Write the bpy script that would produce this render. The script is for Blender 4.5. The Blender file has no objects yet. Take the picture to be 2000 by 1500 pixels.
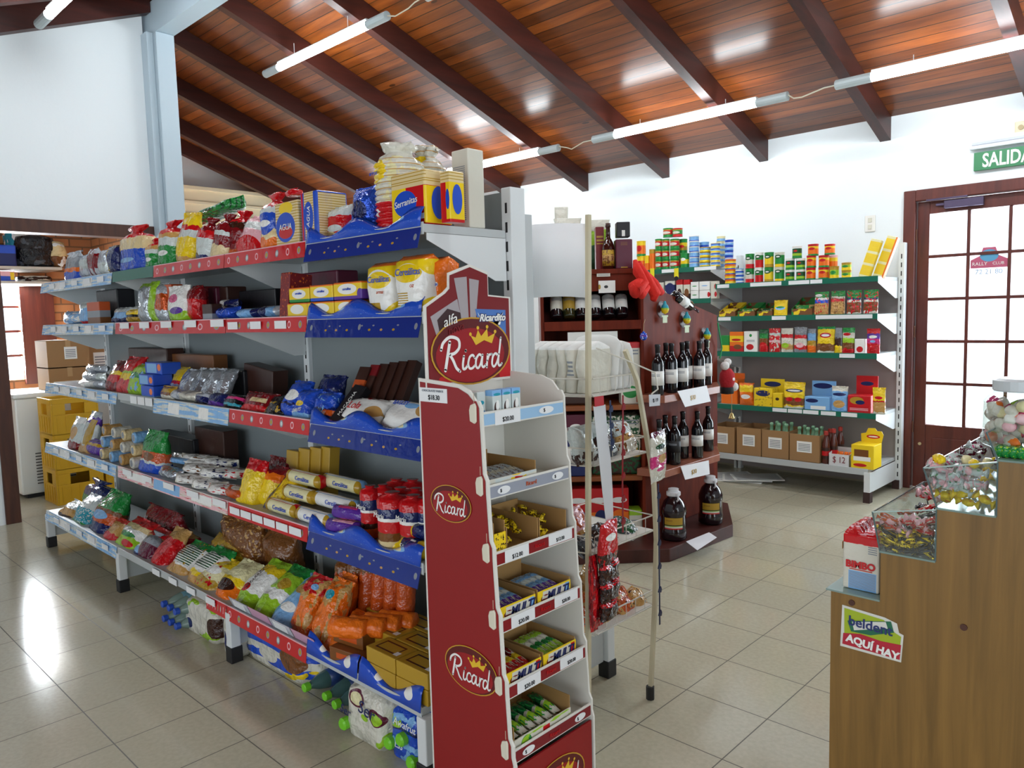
import bpy, bmesh, math, random
from mathutils import Vector, Matrix
random.seed(7)
S = bpy.context.scene
COL = S.collection
PI = math.pi

# ------------------------------------------------------------------ camera
H = 1.46
YAW, PIT, ROL, FPX = 0.765897186, 0.0902773727, -0.0271783028, 1482.64
_f = Vector((-math.sin(YAW)*math.cos(PIT), math.cos(YAW)*math.cos(PIT), -math.sin(PIT)))
_r = Vector((math.cos(YAW), math.sin(YAW), 0)); _u = _r.cross(_f)
_r, _u = _r*math.cos(ROL)+_u*math.sin(ROL), -_r*math.sin(ROL)+_u*math.cos(ROL)
cam = bpy.data.objects.new('camera', bpy.data.cameras.new('camera')); COL.objects.link(cam)
cam.matrix_world = Matrix(((_r.x, _u.x, -_f.x, 0), (_r.y, _u.y, -_f.y, 0), (_r.z, _u.z, -_f.z, H), (0, 0, 0, 1)))
cam.data.sensor_width = 36; cam.data.lens = 36*FPX/2000; cam.data.clip_start = .02
S.camera = cam
S.view_settings.view_transform = 'Standard'; S.view_settings.look = 'None'
S.view_settings.gamma = 1; S.view_settings.exposure = 0.22; S.view_settings.use_curve_mapping = False

# ------------------------------------------------------------------ world, daylight and an added hall fill
w = bpy.data.worlds.new('sky'); S.world = w; w.use_nodes = True
w.node_tree.nodes['Background'].inputs[0].default_value = (.86, .94, 1, 1)
w.node_tree.nodes['Background'].inputs[1].default_value = 2.0
def area(name, loc, rot, sx, sy, power, col=(.85, .93, 1)):
    l = bpy.data.lights.new(name, 'AREA'); l.shape = 'RECTANGLE'; l.size = sx; l.size_y = sy; l.energy = power; l.color = col
    o = bpy.data.objects.new(name, l); COL.objects.link(o); o.location = loc; o.rotation_euler = rot; return o
area('daylight_door', (-1.2, 6.75, 1.35), (-PI/2, 0, 0), 1.1, 1.7, 70)
area('daylight_storage_window', (-9.0, 1.75, 1.55), (0, -PI/2, 0), 1.0, .8, 420)
area('daylight_front_window', (-1.5, -2.45, 1.35), (PI/2, 0, 0), 6.0, 1.5, 26)
area('daylight_side_window', (2.55, 1.0, 1.5), (0, PI/2, 0), 1.6, 3.5, 26)
area('fill_far_hall', (-8.4, 6.42, 1.7), (-PI/2, 0, 0), 2.4, 1.2, 60)  # added fill to brighten the far hall; the wall has no window here

# measuring helpers: where a sight line at a photo column / row meets a plane of the room
def proj(X, Y, Z):
    v = Vector((X, Y, Z-H)); d = v.dot(_f); return 1000+FPX*v.dot(_r)/d, 750-FPX*v.dot(_u)/d
def xat(px, Y, Z):
    k = (px-1000)/FPX; a = _r-_f*k
    return -(Y*a.y+(Z-H)*a.z)/a.x
def yat(px, X, Z):
    k = (px-1000)/FPX; a = _r-_f*k
    return -(X*a.x+(Z-H)*a.z)/a.y
def zat(py, X, Y):
    k = (750-py)/FPX; a = _u-_f*k
    return H-(X*a.x+Y*a.y)/a.z
def at(px, py, X=None, Y=None, Z=None):
    d = _r*((px-1000)/FPX)-_u*((py-750)/FPX)+_f
    t = X/d.x if X is not None else Y/d.y if Y is not None else (Z-H)/d.z
    return Vector((d.x*t, d.y*t, d.z*t+H))

# ------------------------------------------------------------------ materials
def srgb(h):
    c = [int(h[i:i+2], 16)/255 for i in (0, 2, 4)]
    return tuple((x/12.92 if x <= .04045 else ((x+.055)/1.055)**2.4) for x in c)+(1,)
PAL = dict(R='c8141c', r='7a0f18', B='1f4fc4', b='16235e', L='7fb4e6', G='1f8a3c', g='12502b', l='9ccb2e', Y='f2cf1e', y='b8922a', O='f0741a',
    W='f2f2ee', w='d9d6c8', K='16161c', N='7a4a22', n='3a1d14', P='5a2f9a', S='b9c0c8', C='e3cd9a', T='c79a5a', X='8a9098', D='1c3288', M='d0347a', c='cfd8d6',
    o='c4511a', p='f0b8c0', t='1f9ab0', m='5c1230', q='e9e2b0', s='4a5058')
MC = {}
def nt(name):
    m = bpy.data.materials.new(name); m.use_nodes = True
    return m, m.node_tree, m.node_tree.nodes['Principled BSDF']
def mat(name, col, rough=.5, metal=0, spec=.5, emit=0, bump=0, bs=40, coat=0):
    key = (name, col, rough, metal, emit, bump, bs)
    if key in MC: return MC[key]
    m, t, b = nt(name); c = srgb(col) if isinstance(col, str) else col
    b.inputs['Base Color'].default_value = c; b.inputs['Roughness'].default_value = rough; b.inputs['Metallic'].default_value = metal
    b.inputs['Specular IOR Level'].default_value = spec; b.inputs['Coat Weight'].default_value = coat
    if emit: b.inputs['Emission Color'].default_value = c; b.inputs['Emission Strength'].default_value = emit
    if bump: add_bump(t, b, bs, bump)
    MC[key] = m; return m
def add_bump(t, b, scale, strength, dist=.01):
    tc = t.nodes.new('ShaderNodeTexCoord'); n = t.nodes.new('ShaderNodeTexNoise'); n.inputs['Scale'].default_value = scale; n.inputs['Detail'].default_value = 3
    bp = t.nodes.new('ShaderNodeBump'); bp.inputs['Strength'].default_value = strength; bp.inputs['Distance'].default_value = dist
    t.links.new(tc.outputs['Object'], n.inputs['Vector']); t.links.new(n.outputs['Fac'], bp.inputs['Height']); t.links.new(bp.outputs[0], b.inputs['Normal'])
def mth(t, op, a, b=None, c=None):
    n = t.nodes.new('ShaderNodeMath'); n.operation = op
    for i, v in enumerate((a, b, c)):
        if v is None: continue
        if isinstance(v, (int, float)): n.inputs[i].default_value = v
        else: t.links.new(v, n.inputs[i])
    return n.outputs[0]
def mixc(t, f, a, b):
    n = t.nodes.new('ShaderNodeMix'); n.data_type = 'RGBA'
    for i, v in ((0, f), (6, a), (7, b)):
        if isinstance(v, (int, float)): n.inputs[i].default_value = v
        elif isinstance(v, tuple): n.inputs[i].default_value = v
        else: t.links.new(v, n.inputs[i])
    return n.outputs[2]
def pc(k): return srgb(PAL[k]) if k in PAL else srgb(k)
def art(bands, shapes=(), rough=.17, crinkle=.5, wob=.03, metal=0, axis=2, bs=None):
    """printed packaging: colour bands from the bottom up plus printed shapes; bands 'R.3 W.7 G1'"""
    key = ('art', bands, tuple(shapes), rough, crinkle, wob, metal, axis)
    if key in MC: return MC[key]
    m, t, b = nt('printed_wrap')
    tc = t.nodes.new('ShaderNodeTexCoord'); sep = t.nodes.new('ShaderNodeSeparateXYZ'); t.links.new(tc.outputs['Generated'], sep.inputs[0])
    x, y, z = sep.outputs
    u, v = (x, z) if axis == 2 else (y, x) if axis == 0 else (x, y)
    if axis == 3: u, v = x, y
    if wob:
        n = t.nodes.new('ShaderNodeTexNoise'); n.inputs['Scale'].default_value = 3.5; t.links.new(tc.outputs['Generated'], n.inputs['Vector'])
        vv = mth(t, 'ADD', v, mth(t, 'MULTIPLY', mth(t, 'SUBTRACT', n.outputs['Fac'], .5), wob*6))
    else: vv = v
    parts = bands.split()
    cr = t.nodes.new('ShaderNodeValToRGB'); cr.color_ramp.interpolation = 'CONSTANT' if len(parts) > 1 else 'LINEAR'
    el = cr.color_ramp.elements; pos = 0
    for i, p in enumerate(parts):
        e = el[0] if i == 0 else (el[1] if i == 1 else el.new(pos)); e.position = pos; e.color = pc(p[0]); pos = float(p[1:])
    if len(parts) == 1: el[1].color = el[0].color
    t.links.new(vv, cr.inputs[0]); c = cr.outputs[0]
    for s in shapes:
        k = s[0]
        if k in 'er':
            _, cc, cx, cz, rx, rz = s
            dx = mth(t, 'DIVIDE', mth(t, 'SUBTRACT', u, cx), rx); dz = mth(t, 'DIVIDE', mth(t, 'SUBTRACT', v, cz), rz)
            if k == 'e': f = mth(t, 'LESS_THAN', mth(t, 'ADD', mth(t, 'MULTIPLY', dx, dx), mth(t, 'MULTIPLY', dz, dz)), 1)
            else: f = mth(t, 'LESS_THAN', mth(t, 'MAXIMUM', mth(t, 'ABSOLUTE', dx), mth(t, 'ABSOLUTE', dz)), 1)
        elif k == 'n':   # speckle
            _, cc, sc, th = s
            n = t.nodes.new('ShaderNodeTexNoise'); n.inputs['Scale'].default_value = sc; n.inputs['Detail'].default_value = 2
            t.links.new(tc.outputs['Generated'], n.inputs['Vector']); f = mth(t, 'GREATER_THAN', n.outputs['Fac'], th)
        elif k == 's':   # stripes along v
            _, cc, cnt, th = s
            f = mth(t, 'LESS_THAN', mth(t, 'FRACT', mth(t, 'MULTIPLY', v, float(cnt))), th)
        elif k == 'u':   # stripes along u
            _, cc, cnt, th = s
            f = mth(t, 'LESS_THAN', mth(t, 'FRACT', mth(t, 'MULTIPLY', u, float(cnt))), th)
        elif k == 'l':   # small print lines inside a rect
            _, cc, cx, cz, rx, rz, cnt = s
            dx = mth(t, 'ABSOLUTE', mth(t, 'DIVIDE', mth(t, 'SUBTRACT', u, cx), rx)); dz = mth(t, 'ABSOLUTE', mth(t, 'DIVIDE', mth(t, 'SUBTRACT', v, cz), rz))
            f = mth(t, 'LESS_THAN', mth(t, 'MAXIMUM', dx, dz), 1)
            f = mth(t, 'MULTIPLY', f, mth(t, 'LESS_THAN', mth(t, 'FRACT', mth(t, 'MULTIPLY', v, float(cnt))), .5))
        c = mixc(t, f, c, pc(cc))
    t.links.new(c, b.inputs['Base Color']); b.inputs['Roughness'].default_value = rough; b.inputs['Metallic'].default_value = metal
    if crinkle: add_bump(t, b, bs or 22, min(crinkle*1.3, 1), .03)
    MC[key] = m; return m

def wood(name, c1, c2, sx, sy, sz, rough=.35, plank=None, knots=False, bump=.15):
    m, t, b = nt(name); tc = t.nodes.new('ShaderNodeTexCoord'); mp = t.nodes.new('ShaderNodeMapping'); mp.inputs['Scale'].default_value = (sx, sy, sz)
    t.links.new(tc.outputs['Object'], mp.inputs[0]); n = t.nodes.new('ShaderNodeTexNoise'); n.inputs['Scale'].default_value = 1; n.inputs['Detail'].default_value = 6; n.inputs['Roughness'].default_value = .6
    n.inputs['Distortion'].default_value = .6
    t.links.new(mp.outputs[0], n.inputs['Vector'])
    cr = t.nodes.new('ShaderNodeValToRGB'); cr.color_ramp.elements[0].position = .3; cr.color_ramp.elements[1].position = .72
    cr.color_ramp.elements[0].color = srgb(c1); cr.color_ramp.elements[1].color = srgb(c2)
    vec = n.outputs['Fac']
    t.links.new(vec, cr.inputs[0]); c = cr.outputs[0]; hgt = vec
    if plank:
        pw, ax = plank
        sep = t.nodes.new('ShaderNodeSeparateXYZ'); t.links.new(tc.outputs['Object'], sep.inputs[0])
        q = mth(t, 'DIVIDE', sep.outputs[ax], pw); fl = mth(t, 'FLOOR', q); fr = mth(t, 'FRACT', q)
        wn = t.nodes.new('ShaderNodeTexWhiteNoise'); wn.noise_dimensions = '1D'; t.links.new(fl, wn.inputs['W'])
        hv = t.nodes.new('ShaderNodeHueSaturation'); t.links.new(c, hv.inputs['Color']); t.links.new(mth(t, 'ADD', .62, mth(t, 'MULTIPLY', wn.outputs[0], .7)), hv.inputs['Value'])
        c = hv.outputs[0]
        g = mth(t, 'LESS_THAN', fr, .07); c = mixc(t, g, c, srgb('1e0d06')); hgt = mth(t, 'SUBTRACT', mth(t, 'MULTIPLY', vec, .2), g)
    if knots:
        vo = t.nodes.new('ShaderNodeTexVoronoi'); vo.inputs['Scale'].default_value = 1; mp2 = t.nodes.new('ShaderNodeMapping'); mp2.inputs['Scale'].default_value = (1.6, 4.5, 4.5)
        t.links.new(tc.outputs['Object'], mp2.inputs[0]); t.links.new(mp2.outputs[0], vo.inputs['Vector'])
        kf = mth(t, 'LESS_THAN', vo.outputs['Distance'], .07); c = mixc(t, mth(t, 'MULTIPLY', kf, .8), c, srgb('2a1208'))
    t.links.new(c, b.inputs['Base Color']); b.inputs['Roughness'].default_value = rough
    bp = t.nodes.new('ShaderNodeBump'); bp.inputs['Strength'].default_value = bump; bp.inputs['Distance'].default_value = .004
    t.links.new(hgt, bp.inputs['Height']); t.links.new(bp.outputs[0], b.inputs['Normal'])
    return m

def sheet_glass(name, col='dfeee8', a=.12):
    """thin clear plastic / glass: mostly see-through, glossy by angle"""
    key = (name, col, a)
    if key in MC: return MC[key]
    m, t, b = nt(name); t.nodes.remove(b); out = t.nodes['Material Output']
    tr = t.nodes.new('ShaderNodeBsdfTransparent'); tr.inputs[0].default_value = tuple(.6+.4*v for v in srgb(col)[:3])+(1,)
    gl = t.nodes.new('ShaderNodeBsdfGlossy'); gl.inputs['Roughness'].default_value = .06; fr = t.nodes.new('ShaderNodeLayerWeight'); fr.inputs[0].default_value = a+.15
    mx = t.nodes.new('ShaderNodeMixShader'); f = mth(t, 'MULTIPLY', fr.outputs['Facing'], .35)
    t.links.new(mth(t, 'ADD', f, a*.3), mx.inputs[0]); t.links.new(tr.outputs[0], mx.inputs[1]); t.links.new(gl.outputs[0], mx.inputs[2]); t.links.new(mx.outputs[0], out.inputs[0])
    MC[key] = m; return m

# ------------------------------------------------------------------ geometry helpers
def obj(name, verts, faces, m, parent=None, loc=None, rot=None, smooth=False, bevel=0, mi=None):
    me = bpy.data.meshes.new(name); me.from_pydata([tuple(v) for v in verts], [], faces); me.update()
    if isinstance(m, (list, tuple)):
        for q in m: me.materials.append(q)
        if mi: me.polygons.foreach_set('material_index', mi)
    else: me.materials.append(m)
    if smooth: me.polygons.foreach_set('use_smooth', [True]*len(me.polygons))
    o = bpy.data.objects.new(name, me); COL.objects.link(o)
    if parent: o.parent = parent
    if loc is not None: o.location = loc
    if rot is not None: o.rotation_euler = rot
    if bevel:
        b = o.modifiers.new('b', 'BEVEL'); b.width = bevel; b.segments = 2; b.limit_method = 'ANGLE'
    return o
class G:
    """collects boxes, tubes and lofts into one mesh"""
    def __init__(s): s.v = []; s.f = []; s.mi = []
    def add(s, v, f, k=0):
        n = len(s.v); s.v += [Vector(p) for p in v]; s.f += [tuple(i+n for i in q) for q in f]; s.mi += [k]*len(f); return s
    def box(s, x0, x1, y0, y1, z0, z1, k=0):
        v = [(x, y, z) for x in (x0, x1) for y in (y0, y1) for z in (z0, z1)]
        return s.add(v, [(0, 1, 3, 2), (4, 6, 7, 5), (0, 4, 5, 1), (2, 3, 7, 6), (0, 2, 6, 4), (1, 5, 7, 3)], k)
    def prism(s, pts, d0, d1, axis='y', k=0):
        n = len(pts)
        def P(a, b, d): return (a, d, b) if axis == 'y' else (d, a, b) if axis == 'x' else (a, b, d)
        v = [P(a, b, d0) for a, b in pts]+[P(a, b, d1) for a, b in pts]
        return s.add(v, [tuple(range(n)), tuple(range(2*n-1, n-1, -1))]+[(i, i+n, (i+1) % n+n, (i+1) % n) for i in range(n)], k)
    def tube(s, pts, r, n=8, k=0, cap=True):
        pts = [Vector(p) for p in pts]; rings = []
        for i, p in enumerate(pts):
            d = (pts[min(i+1, len(pts)-1)]-pts[max(i-1, 0)]).normalized()
            a = d.orthogonal().normalized() if i == 0 else (pa-d*pa.dot(d)).normalized(); pa = a; b = d.cross(a)
            rr = r[i] if isinstance(r, (list, tuple)) else r
            rings.append([p+(a*math.cos(2*PI*j/n)+b*math.sin(2*PI*j/n))*rr for j in range(n)])
        v = [q for g in rings for q in g]; f = []
        for i in range(len(rings)-1):
            for j in range(n): f.append((i*n+j, i*n+(j+1) % n, (i+1)*n+(j+1) % n, (i+1)*n+j))
        if cap: f += [tuple(range(n-1, -1, -1)), tuple((len(rings)-1)*n+j for j in range(n))]
        return s.add(v, f, k)
    def lathe(s, prof, n=16, c=(0, 0, 0), k=0):
        v = []; f = []
        for r, z in prof: v += [(c[0]+r*math.cos(2*PI*j/n), c[1]+r*math.sin(2*PI*j/n), c[2]+z) for j in range(n)]
        for i in range(len(prof)-1):
            for j in range(n): f.append((i*n+j, i*n+(j+1) % n, (i+1)*n+(j+1) % n, (i+1)*n+j))
        f += [tuple(range(n-1, -1, -1)), tuple((len(prof)-1)*n+j for j in range(n))]
        return s.add(v, f, k)
    def xf(s, M, a=0):
        for i in range(a, len(s.v)): s.v[i] = M @ s.v[i]
        return s
    def out(s, name, m, parent=None, **kw): return obj(name, s.v, s.f, m, parent, mi=s.mi if isinstance(m, (list, tuple)) else None, **kw)
def tag(o, label=None, cat=None, group=None, kind=None):
    if label: o['label'] = label
    if cat: o['category'] = cat
    if group: o['group'] = group
    if kind: o['kind'] = kind
    return o
def empty(name, loc=(0, 0, 0), rot=(0, 0, 0)):
    o = bpy.data.objects.new(name, None); COL.objects.link(o); o.location = loc; o.rotation_euler = rot; o.empty_display_size = .05; return o
def struct(name, g, m, **kw): return tag(g.out(name, m, **kw), kind='structure')
def copy_tree(o, parent=None):
    c = o.copy(); COL.objects.link(c); c.parent = parent
    for ch in list(o.children): copy_tree(ch, c)
    return c

def text(s, size, m, parent, loc, rot=(PI/2, 0, 0), name='lettering', ext=.0006, shear=0, align='CENTER', sx=1, bold=0, spacing=1):
    cu = bpy.data.curves.new(name, 'FONT'); cu.body = s; cu.size = size; cu.align_x = align; cu.align_y = 'CENTER'; cu.extrude = ext; cu.shear = shear; cu.offset = bold; cu.space_character = spacing
    cu.resolution_u = 3
    cu.materials.append(m); o = bpy.data.objects.new(name, cu); COL.objects.link(o); o.parent = parent; o.location = loc; o.rotation_euler = rot; o.scale = (sx, 1, 1); return o
def ink(k): return mat('ink', PAL.get(k, k), .4)

def catmull(p, n=6):
    p = [p[0]]+list(p)+[p[-1]]; o = []
    for i in range(1, len(p)-2):
        for j in range(n):
            t = j/n; o.append(tuple(.5*((2*p[i][k])+(-p[i-1][k]+p[i+1][k])*t+(2*p[i-1][k]-5*p[i][k]+4*p[i+1][k]-p[i+2][k])*t*t+(-p[i-1][k]+3*p[i][k]-3*p[i+1][k]+p[i+2][k])*t**3) for k in (0, 1)))
    o.append(p[-2]); return o
RIC = [([(.1, .02), (.22, .5), (.42, 1.32)], .17), ([(-.12, .98), (.02, 1.3), (.45, 1.55), (.95, 1.42), (1.0, 1.05), (.72, .8), (.4, .74)], .15), ([(.4, .74), (.6, .45), (.78, .1), (1.0, -.08)], .15),
    ([(1.28, .62), (1.2, .25), (1.22, .03), (1.36, .03), (1.5, .18)], .13), ([(1.4, .86), (1.41, .88)], .15),
    ([(1.97, .5), (1.85, .64), (1.65, .55), (1.54, .25), (1.62, .03), (1.8, .02), (2.0, .16)], .12),
    ([(2.46, .55), (2.28, .65), (2.08, .45), (2.04, .12), (2.18, 0), (2.36, .2), (2.5, .62)], .12), ([(2.5, .62), (2.44, .15), (2.55, .02), (2.7, .14)], .12),
    ([(2.84, .62), (2.8, .3), (2.76, .0)], .12), ([(2.8, .3), (2.95, .58), (3.12, .62)], .12),
    ([(3.55, .5), (3.4, .64), (3.2, .5), (3.13, .15), (3.25, 0), (3.45, .18), (3.62, .6), (3.78, 1.4)], .12), ([(3.62, .62), (3.56, .15), (3.65, .02), (3.8, .12)], .12)]
def ribbon(strokes, sc, ox, oz, y):
    g = G()
    for q, (pts, wd) in enumerate(strokes):
        c = catmull(pts); v = []; wd *= sc/2; yy = y-.00005*q
        for i, p in enumerate(c):
            a = c[max(i-1, 0)]; b = c[min(i+1, len(c)-1)]; dx, dz = b[0]-a[0], b[1]-a[1]; l = math.hypot(dx, dz) or 1
            x, z = p[0]*sc+ox, p[1]*sc+oz
            v += [(x-dz/l*wd, yy, z+dx/l*wd), (x+dz/l*wd, yy, z-dx/l*wd)]
        g.add(v, [(2*i, 2*i+1, 2*i+3, 2*i+2) for i in range(len(c)-1)])
        for p, in ((c[0],), (c[-1],)):
            x, z = p[0]*sc+ox, p[1]*sc+oz; g.add([(x+wd*math.cos(a*PI/4), yy, z+wd*math.sin(a*PI/4)) for a in range(8)], [tuple(range(8))])
    return g
def ellipse(g, cx, cz, rx, rz, y, n=32, k=0, x0=0):
    return g.add([(cx+rx*math.cos(2*PI*i/n), y, cz+rz*math.sin(2*PI*i/n)) for i in range(n)], [tuple(range(n))], k)
def ricard(parent, wd, loc, rot):
    """oval red emblem with gold rim, crown and script name; local front is -y"""
    e = empty('emblem', loc, rot); e.parent = parent; rx = wd/2; rz = rx*.62
    g = G(); ellipse(g, 0, 0, rx, rz, -.0006); ellipse(g, 0, 0, rx*.965, rz*.955, -.0009, k=1); ellipse(g, -.03*rx, -.12*rz, rx*.86, rz*.8, -.0012, k=2)
    g.out('emblem_disc', [mat('gold_print', 'c99a2c', .35), mat('emblem_dark', '5e0d14', .35), mat('emblem_red', '9c121c', .35)], e)
    cr = [(-.02, .05), (-.18, .38), (-.02, .3), (.06, .55), (.16, .34), (.36, .58), (.38, .3), (.62, .42), (.5, .08), (.25, .2)]
    g = G().add([((a*.8+.1)*rx, -.0018, (b*.9+.12)*rz) for a, b in cr], [tuple(range(10))])
    for a, b in ((-.18, .42), (.06, .62), (.36, .64), (.62, .47)): ellipse(g, (a*.8+.1)*rx, (b*.9+.12)*rz, rx*.035, rx*.035, -.0018, 8)
    g.out('crown', mat('crown_gold', 'e6bd2e', .35), e)
    ribbon(RIC, rx*.385, -rx*.72, -rz*.52, -.0024).out('lettering', mat('white_print', 'f4f2ee', .4), e)
    return e
# ------------------------------------------------------------------ room shell
YB = 6.5; XL = -6.62; RZ = 4.289; RY = 2.735; SF = .361; SN = .38
def zc(y): return RZ-SF*(y-RY) if y > RY else RZ-SN*(RY-y)
white = mat('white_plaster', 'e9eff2', .85, bump=.08, bs=30)
cream = mat('cream_paint', 'e0d4b4', .7)
# floor tiles
m, t, b = nt('floor_tiles'); tc = t.nodes.new('ShaderNodeTexCoord'); sep = t.nodes.new('ShaderNodeSeparateXYZ'); t.links.new(tc.outputs['Object'], sep.inputs[0])
TS = .3265
def cell(o, off):
    q = mth(t, 'DIVIDE', mth(t, 'ADD', o, off), TS); return mth(t, 'FRACT', q), mth(t, 'FLOOR', q)
fx, ix = cell(sep.outputs[0], 1.162+TS*40); fy, iy = cell(sep.outputs[1], -.842+TS*40)
g1 = mth(t, 'MINIMUM', mth(t, 'MINIMUM', fx, mth(t, 'SUBTRACT', 1, fx)), mth(t, 'MINIMUM', fy, mth(t, 'SUBTRACT', 1, fy)))
gr = mth(t, 'LESS_THAN', g1, .0065)
n = t.nodes.new('ShaderNodeTexNoise'); n.inputs['Scale'].default_value = 60; n.inputs['Detail'].default_value = 3; t.links.new(tc.outputs['Object'], n.inputs['Vector'])
cr = t.nodes.new('ShaderNodeValToRGB'); cr.color_ramp.elements[0].color = srgb('b4ae98'); cr.color_ramp.elements[1].color = srgb('bcb6a0'); cr.color_ramp.elements[0].position = .35; cr.color_ramp.elements[1].position = .65
t.links.new(n.outputs['Fac'], cr.inputs[0])
wn = t.nodes.new('ShaderNodeTexWhiteNoise'); wn.noise_dimensions = '1D'; t.links.new(mth(t, 'ADD', mth(t, 'MULTIPLY', ix, 7.3), mth(t, 'MULTIPLY', iy, 3.1)), wn.inputs['W'])
hv = t.nodes.new('ShaderNodeHueSaturation'); t.links.new(cr.outputs[0], hv.inputs['Color']); t.links.new(mth(t, 'ADD', .97, mth(t, 'MULTIPLY', wn.outputs[0], .05)), hv.inputs['Value'])
t.links.new(mixc(t, gr, hv.outputs[0], srgb('5c584c')), b.inputs['Base Color'])
t.links.new(mth(t, 'ADD', .13, mth(t, 'MULTIPLY', gr, .5)), b.inputs['Roughness'])
bp = t.nodes.new('ShaderNodeBump'); bp.inputs['Strength'].default_value = .25; bp.inputs['Distance'].default_value = .002; t.links.new(mth(t, 'SUBTRACT', 1, gr), bp.inputs['Height']); t.links.new(bp.outputs[0], b.inputs['Normal'])
M_floor = m
struct('floor', G().box(-10.3, 2.6, -2.7, 6.65, -.1, 0), M_floor)
struct('floor_outside', G().box(-6, 4, 6.66, 14, -.2, -.12), mat('pale_pavement', 'd8d4c8', .9))

# ceiling: two slopes of varnished planks (planks run along x)
M_plank = wood('varnished_planks', '5e2b10', '96501e', 1.3, 14, 14, .28, plank=(.098, 1), knots=True, bump=.3)
M_raft = wood('rafter_wood', '30110c', '4c1c12', 12, 1.2, 12, .45)
def slope(name, y0, y1, s):
    L = math.hypot(y1-y0, s*(y1-y0)); o = struct(name, G().box(-10.3, 2.6, 0, L, 0, .05), M_plank)
    o.location = (0, y0, zc(y0)); o.rotation_euler = (math.atan2(zc(y1)-zc(y0), y1-y0), 0, 0); return o
slope('ceiling', RY, 6.7, SF); slope('ceiling_front', -2.75, RY, SN)
for xr in (-9.62, -9.03, -8.04, -7.05, -6.03, -5.05, -4.06, -3.06, -2.05, -1.05, -.05, .95, 1.95):
    o = struct('rafter', G().prism([(RY, RZ-.185), (RY, RZ-.005), (YB+.01, zc(YB)-.005), (YB+.01, zc(YB)-.185)], -.08, 0, 'x'), M_raft); o.location.x = xr
    if xr > -7: o = struct('rafter', G().prism([(RY, RZ-.2), (RY, RZ-.005), (-2.6, zc(-2.6)-.005), (-2.6, zc(-2.6)-.2)], -.08, 0, 'x'), M_raft); o.location.x = xr if xr > -6.5 else -6.62
struct('rafter', G().prism([(2.655, 3.995), (2.655, 4.24), (1.0, 3.62), (-2.6, 2.27), (-2.6, 1.93), (1.6, 3.585)], -6.615, -6.52, 'x'), M_raft)
M_steelp = mat('blue_grey_paint', 'b4c4ce', .55)
struct('beam_ridge', G().box(-6.76, 2.5, 2.66, 2.81, 3.83, 4.08), M_steelp)
struct('column_ridge', G().box(-6.76, -6.45, 2.655, 2.805, 0, 3.83).box(-6.62, -6.50, 2.60, 2.655, 0, 3.83), M_steelp, bevel=.006)

# walls
DX0, DX1, DZ = -1.94, -.53, 2.335
struct('wall_back', G().box(-10.3, DX0, YB, YB+.15, 0, 3.0).box(DX1, 2.6, YB, YB+.15, 0, 3.0).box(DX0, DX1, YB, YB+.15, DZ, 3.0), white)
struct('wall_far', G().prism([(2.93, 0), (6.5, 0), (6.5, 3.0), (RY+.2, 4.3)], -10.3, -10.15, 'x'), white)
struct('trim_cornice', G().box(-10.15, -9.95, 2.93, 6.5, 2.0, 3.22).box(-10.15, -9.91, 2.93, 6.5, 3.20, 3.25).box(-9.95, -9.93, 2.93, 6.5, 3.02, 3.06).box(-9.95, -9.93, 2.93, 6.5, 2.86, 2.9), cream, bevel=.005)
OY0, OY1, OZ = 1.475, 2.62, 2.18
struct('wall_left', G().prism([(-2.7, 0), (OY0-.1, 0), (OY0-.1, OZ+.1), (OY1, OZ+.1), (OY1, zc(OY1)), (-2.7, zc(-2.7))], XL-.12, XL, 'x'), white)
M_jamb = wood('brown_jamb', '3c2018', '56301f', 20, 20, 2, .5)
struct('trim_passage', G().box(XL-.14, XL+.015, OY0-.1, OY0, 0, OZ).box(XL-.14, XL+.015, OY0-.1, OY1, OZ, OZ+.1), M_jamb, bevel=.003)
# baseboard bits
struct('baseboard_back', G().box(-1.905, DX0, 6.485, YB, 0, .02).box(-6.6, DX0, 6.487, YB, 0, .07), mat('tile_skirt', 'a79f88', .3))
# street side walls with shop windows (behind the camera)
struct('wall_front', G().box(-6.6, -4.6, -2.7, -2.6, 0, 2.4).box(1.6, 2.6, -2.7, -2.6, 0, 2.4).box(-4.6, 1.6, -2.7, -2.6, 0, .55).box(-4.6, 1.6, -2.7, -2.6, 2.1, 2.4), white)
struct('wall_right', G().box(2.5, 2.6, -2.6, 6.5, 0, .6).box(2.5, 2.6, -2.6, -.8, .6, 2.3).box(2.5, 2.6, 2.8, 6.5, .6, 2.3).prism([(-2.6, 2.3), (6.5, 2.3), (6.5, 2.93), (RY, 4.28)], 2.5, 2.6, 'x'), white)
# storage room behind the passage
m, t, b = nt('brickwork'); tc = t.nodes.new('ShaderNodeTexCoord'); mp = t.nodes.new('ShaderNodeMapping'); t.links.new(tc.outputs['Object'], mp.inputs[0])
br = t.nodes.new('ShaderNodeTexBrick'); br.inputs['Scale'].default_value = 1; br.inputs['Brick Width'].default_value = .24; br.inputs['Row Height'].default_value = .085; br.inputs['Mortar Size'].default_value = .008
br.inputs['Color1'].default_value = srgb('c58a5c'); br.inputs['Color2'].default_value = srgb('a86a42'); br.inputs['Mortar'].default_value = srgb('7d5a40')
sp = t.nodes.new('ShaderNodeSeparateXYZ'); cb = t.nodes.new('ShaderNodeCombineXYZ'); t.links.new(mp.outputs[0], sp.inputs[0]); t.links.new(mth(t, 'ADD', sp.outputs[0], sp.outputs[1]), cb.inputs[0]); t.links.new(sp.outputs[2], cb.inputs[1])
t.links.new(cb.outputs[0], br.inputs['Vector']); t.links.new(br.outputs[0], b.inputs['Base Color']); b.inputs['Roughness'].default_value = .8
M_brick = m
WX = -8.85
wy0 = yat(-30, WX, 1.5); wy1 = yat(40, WX, 1.5); wz0 = .95; wz1 = zat(552, WX, wy1)
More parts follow.
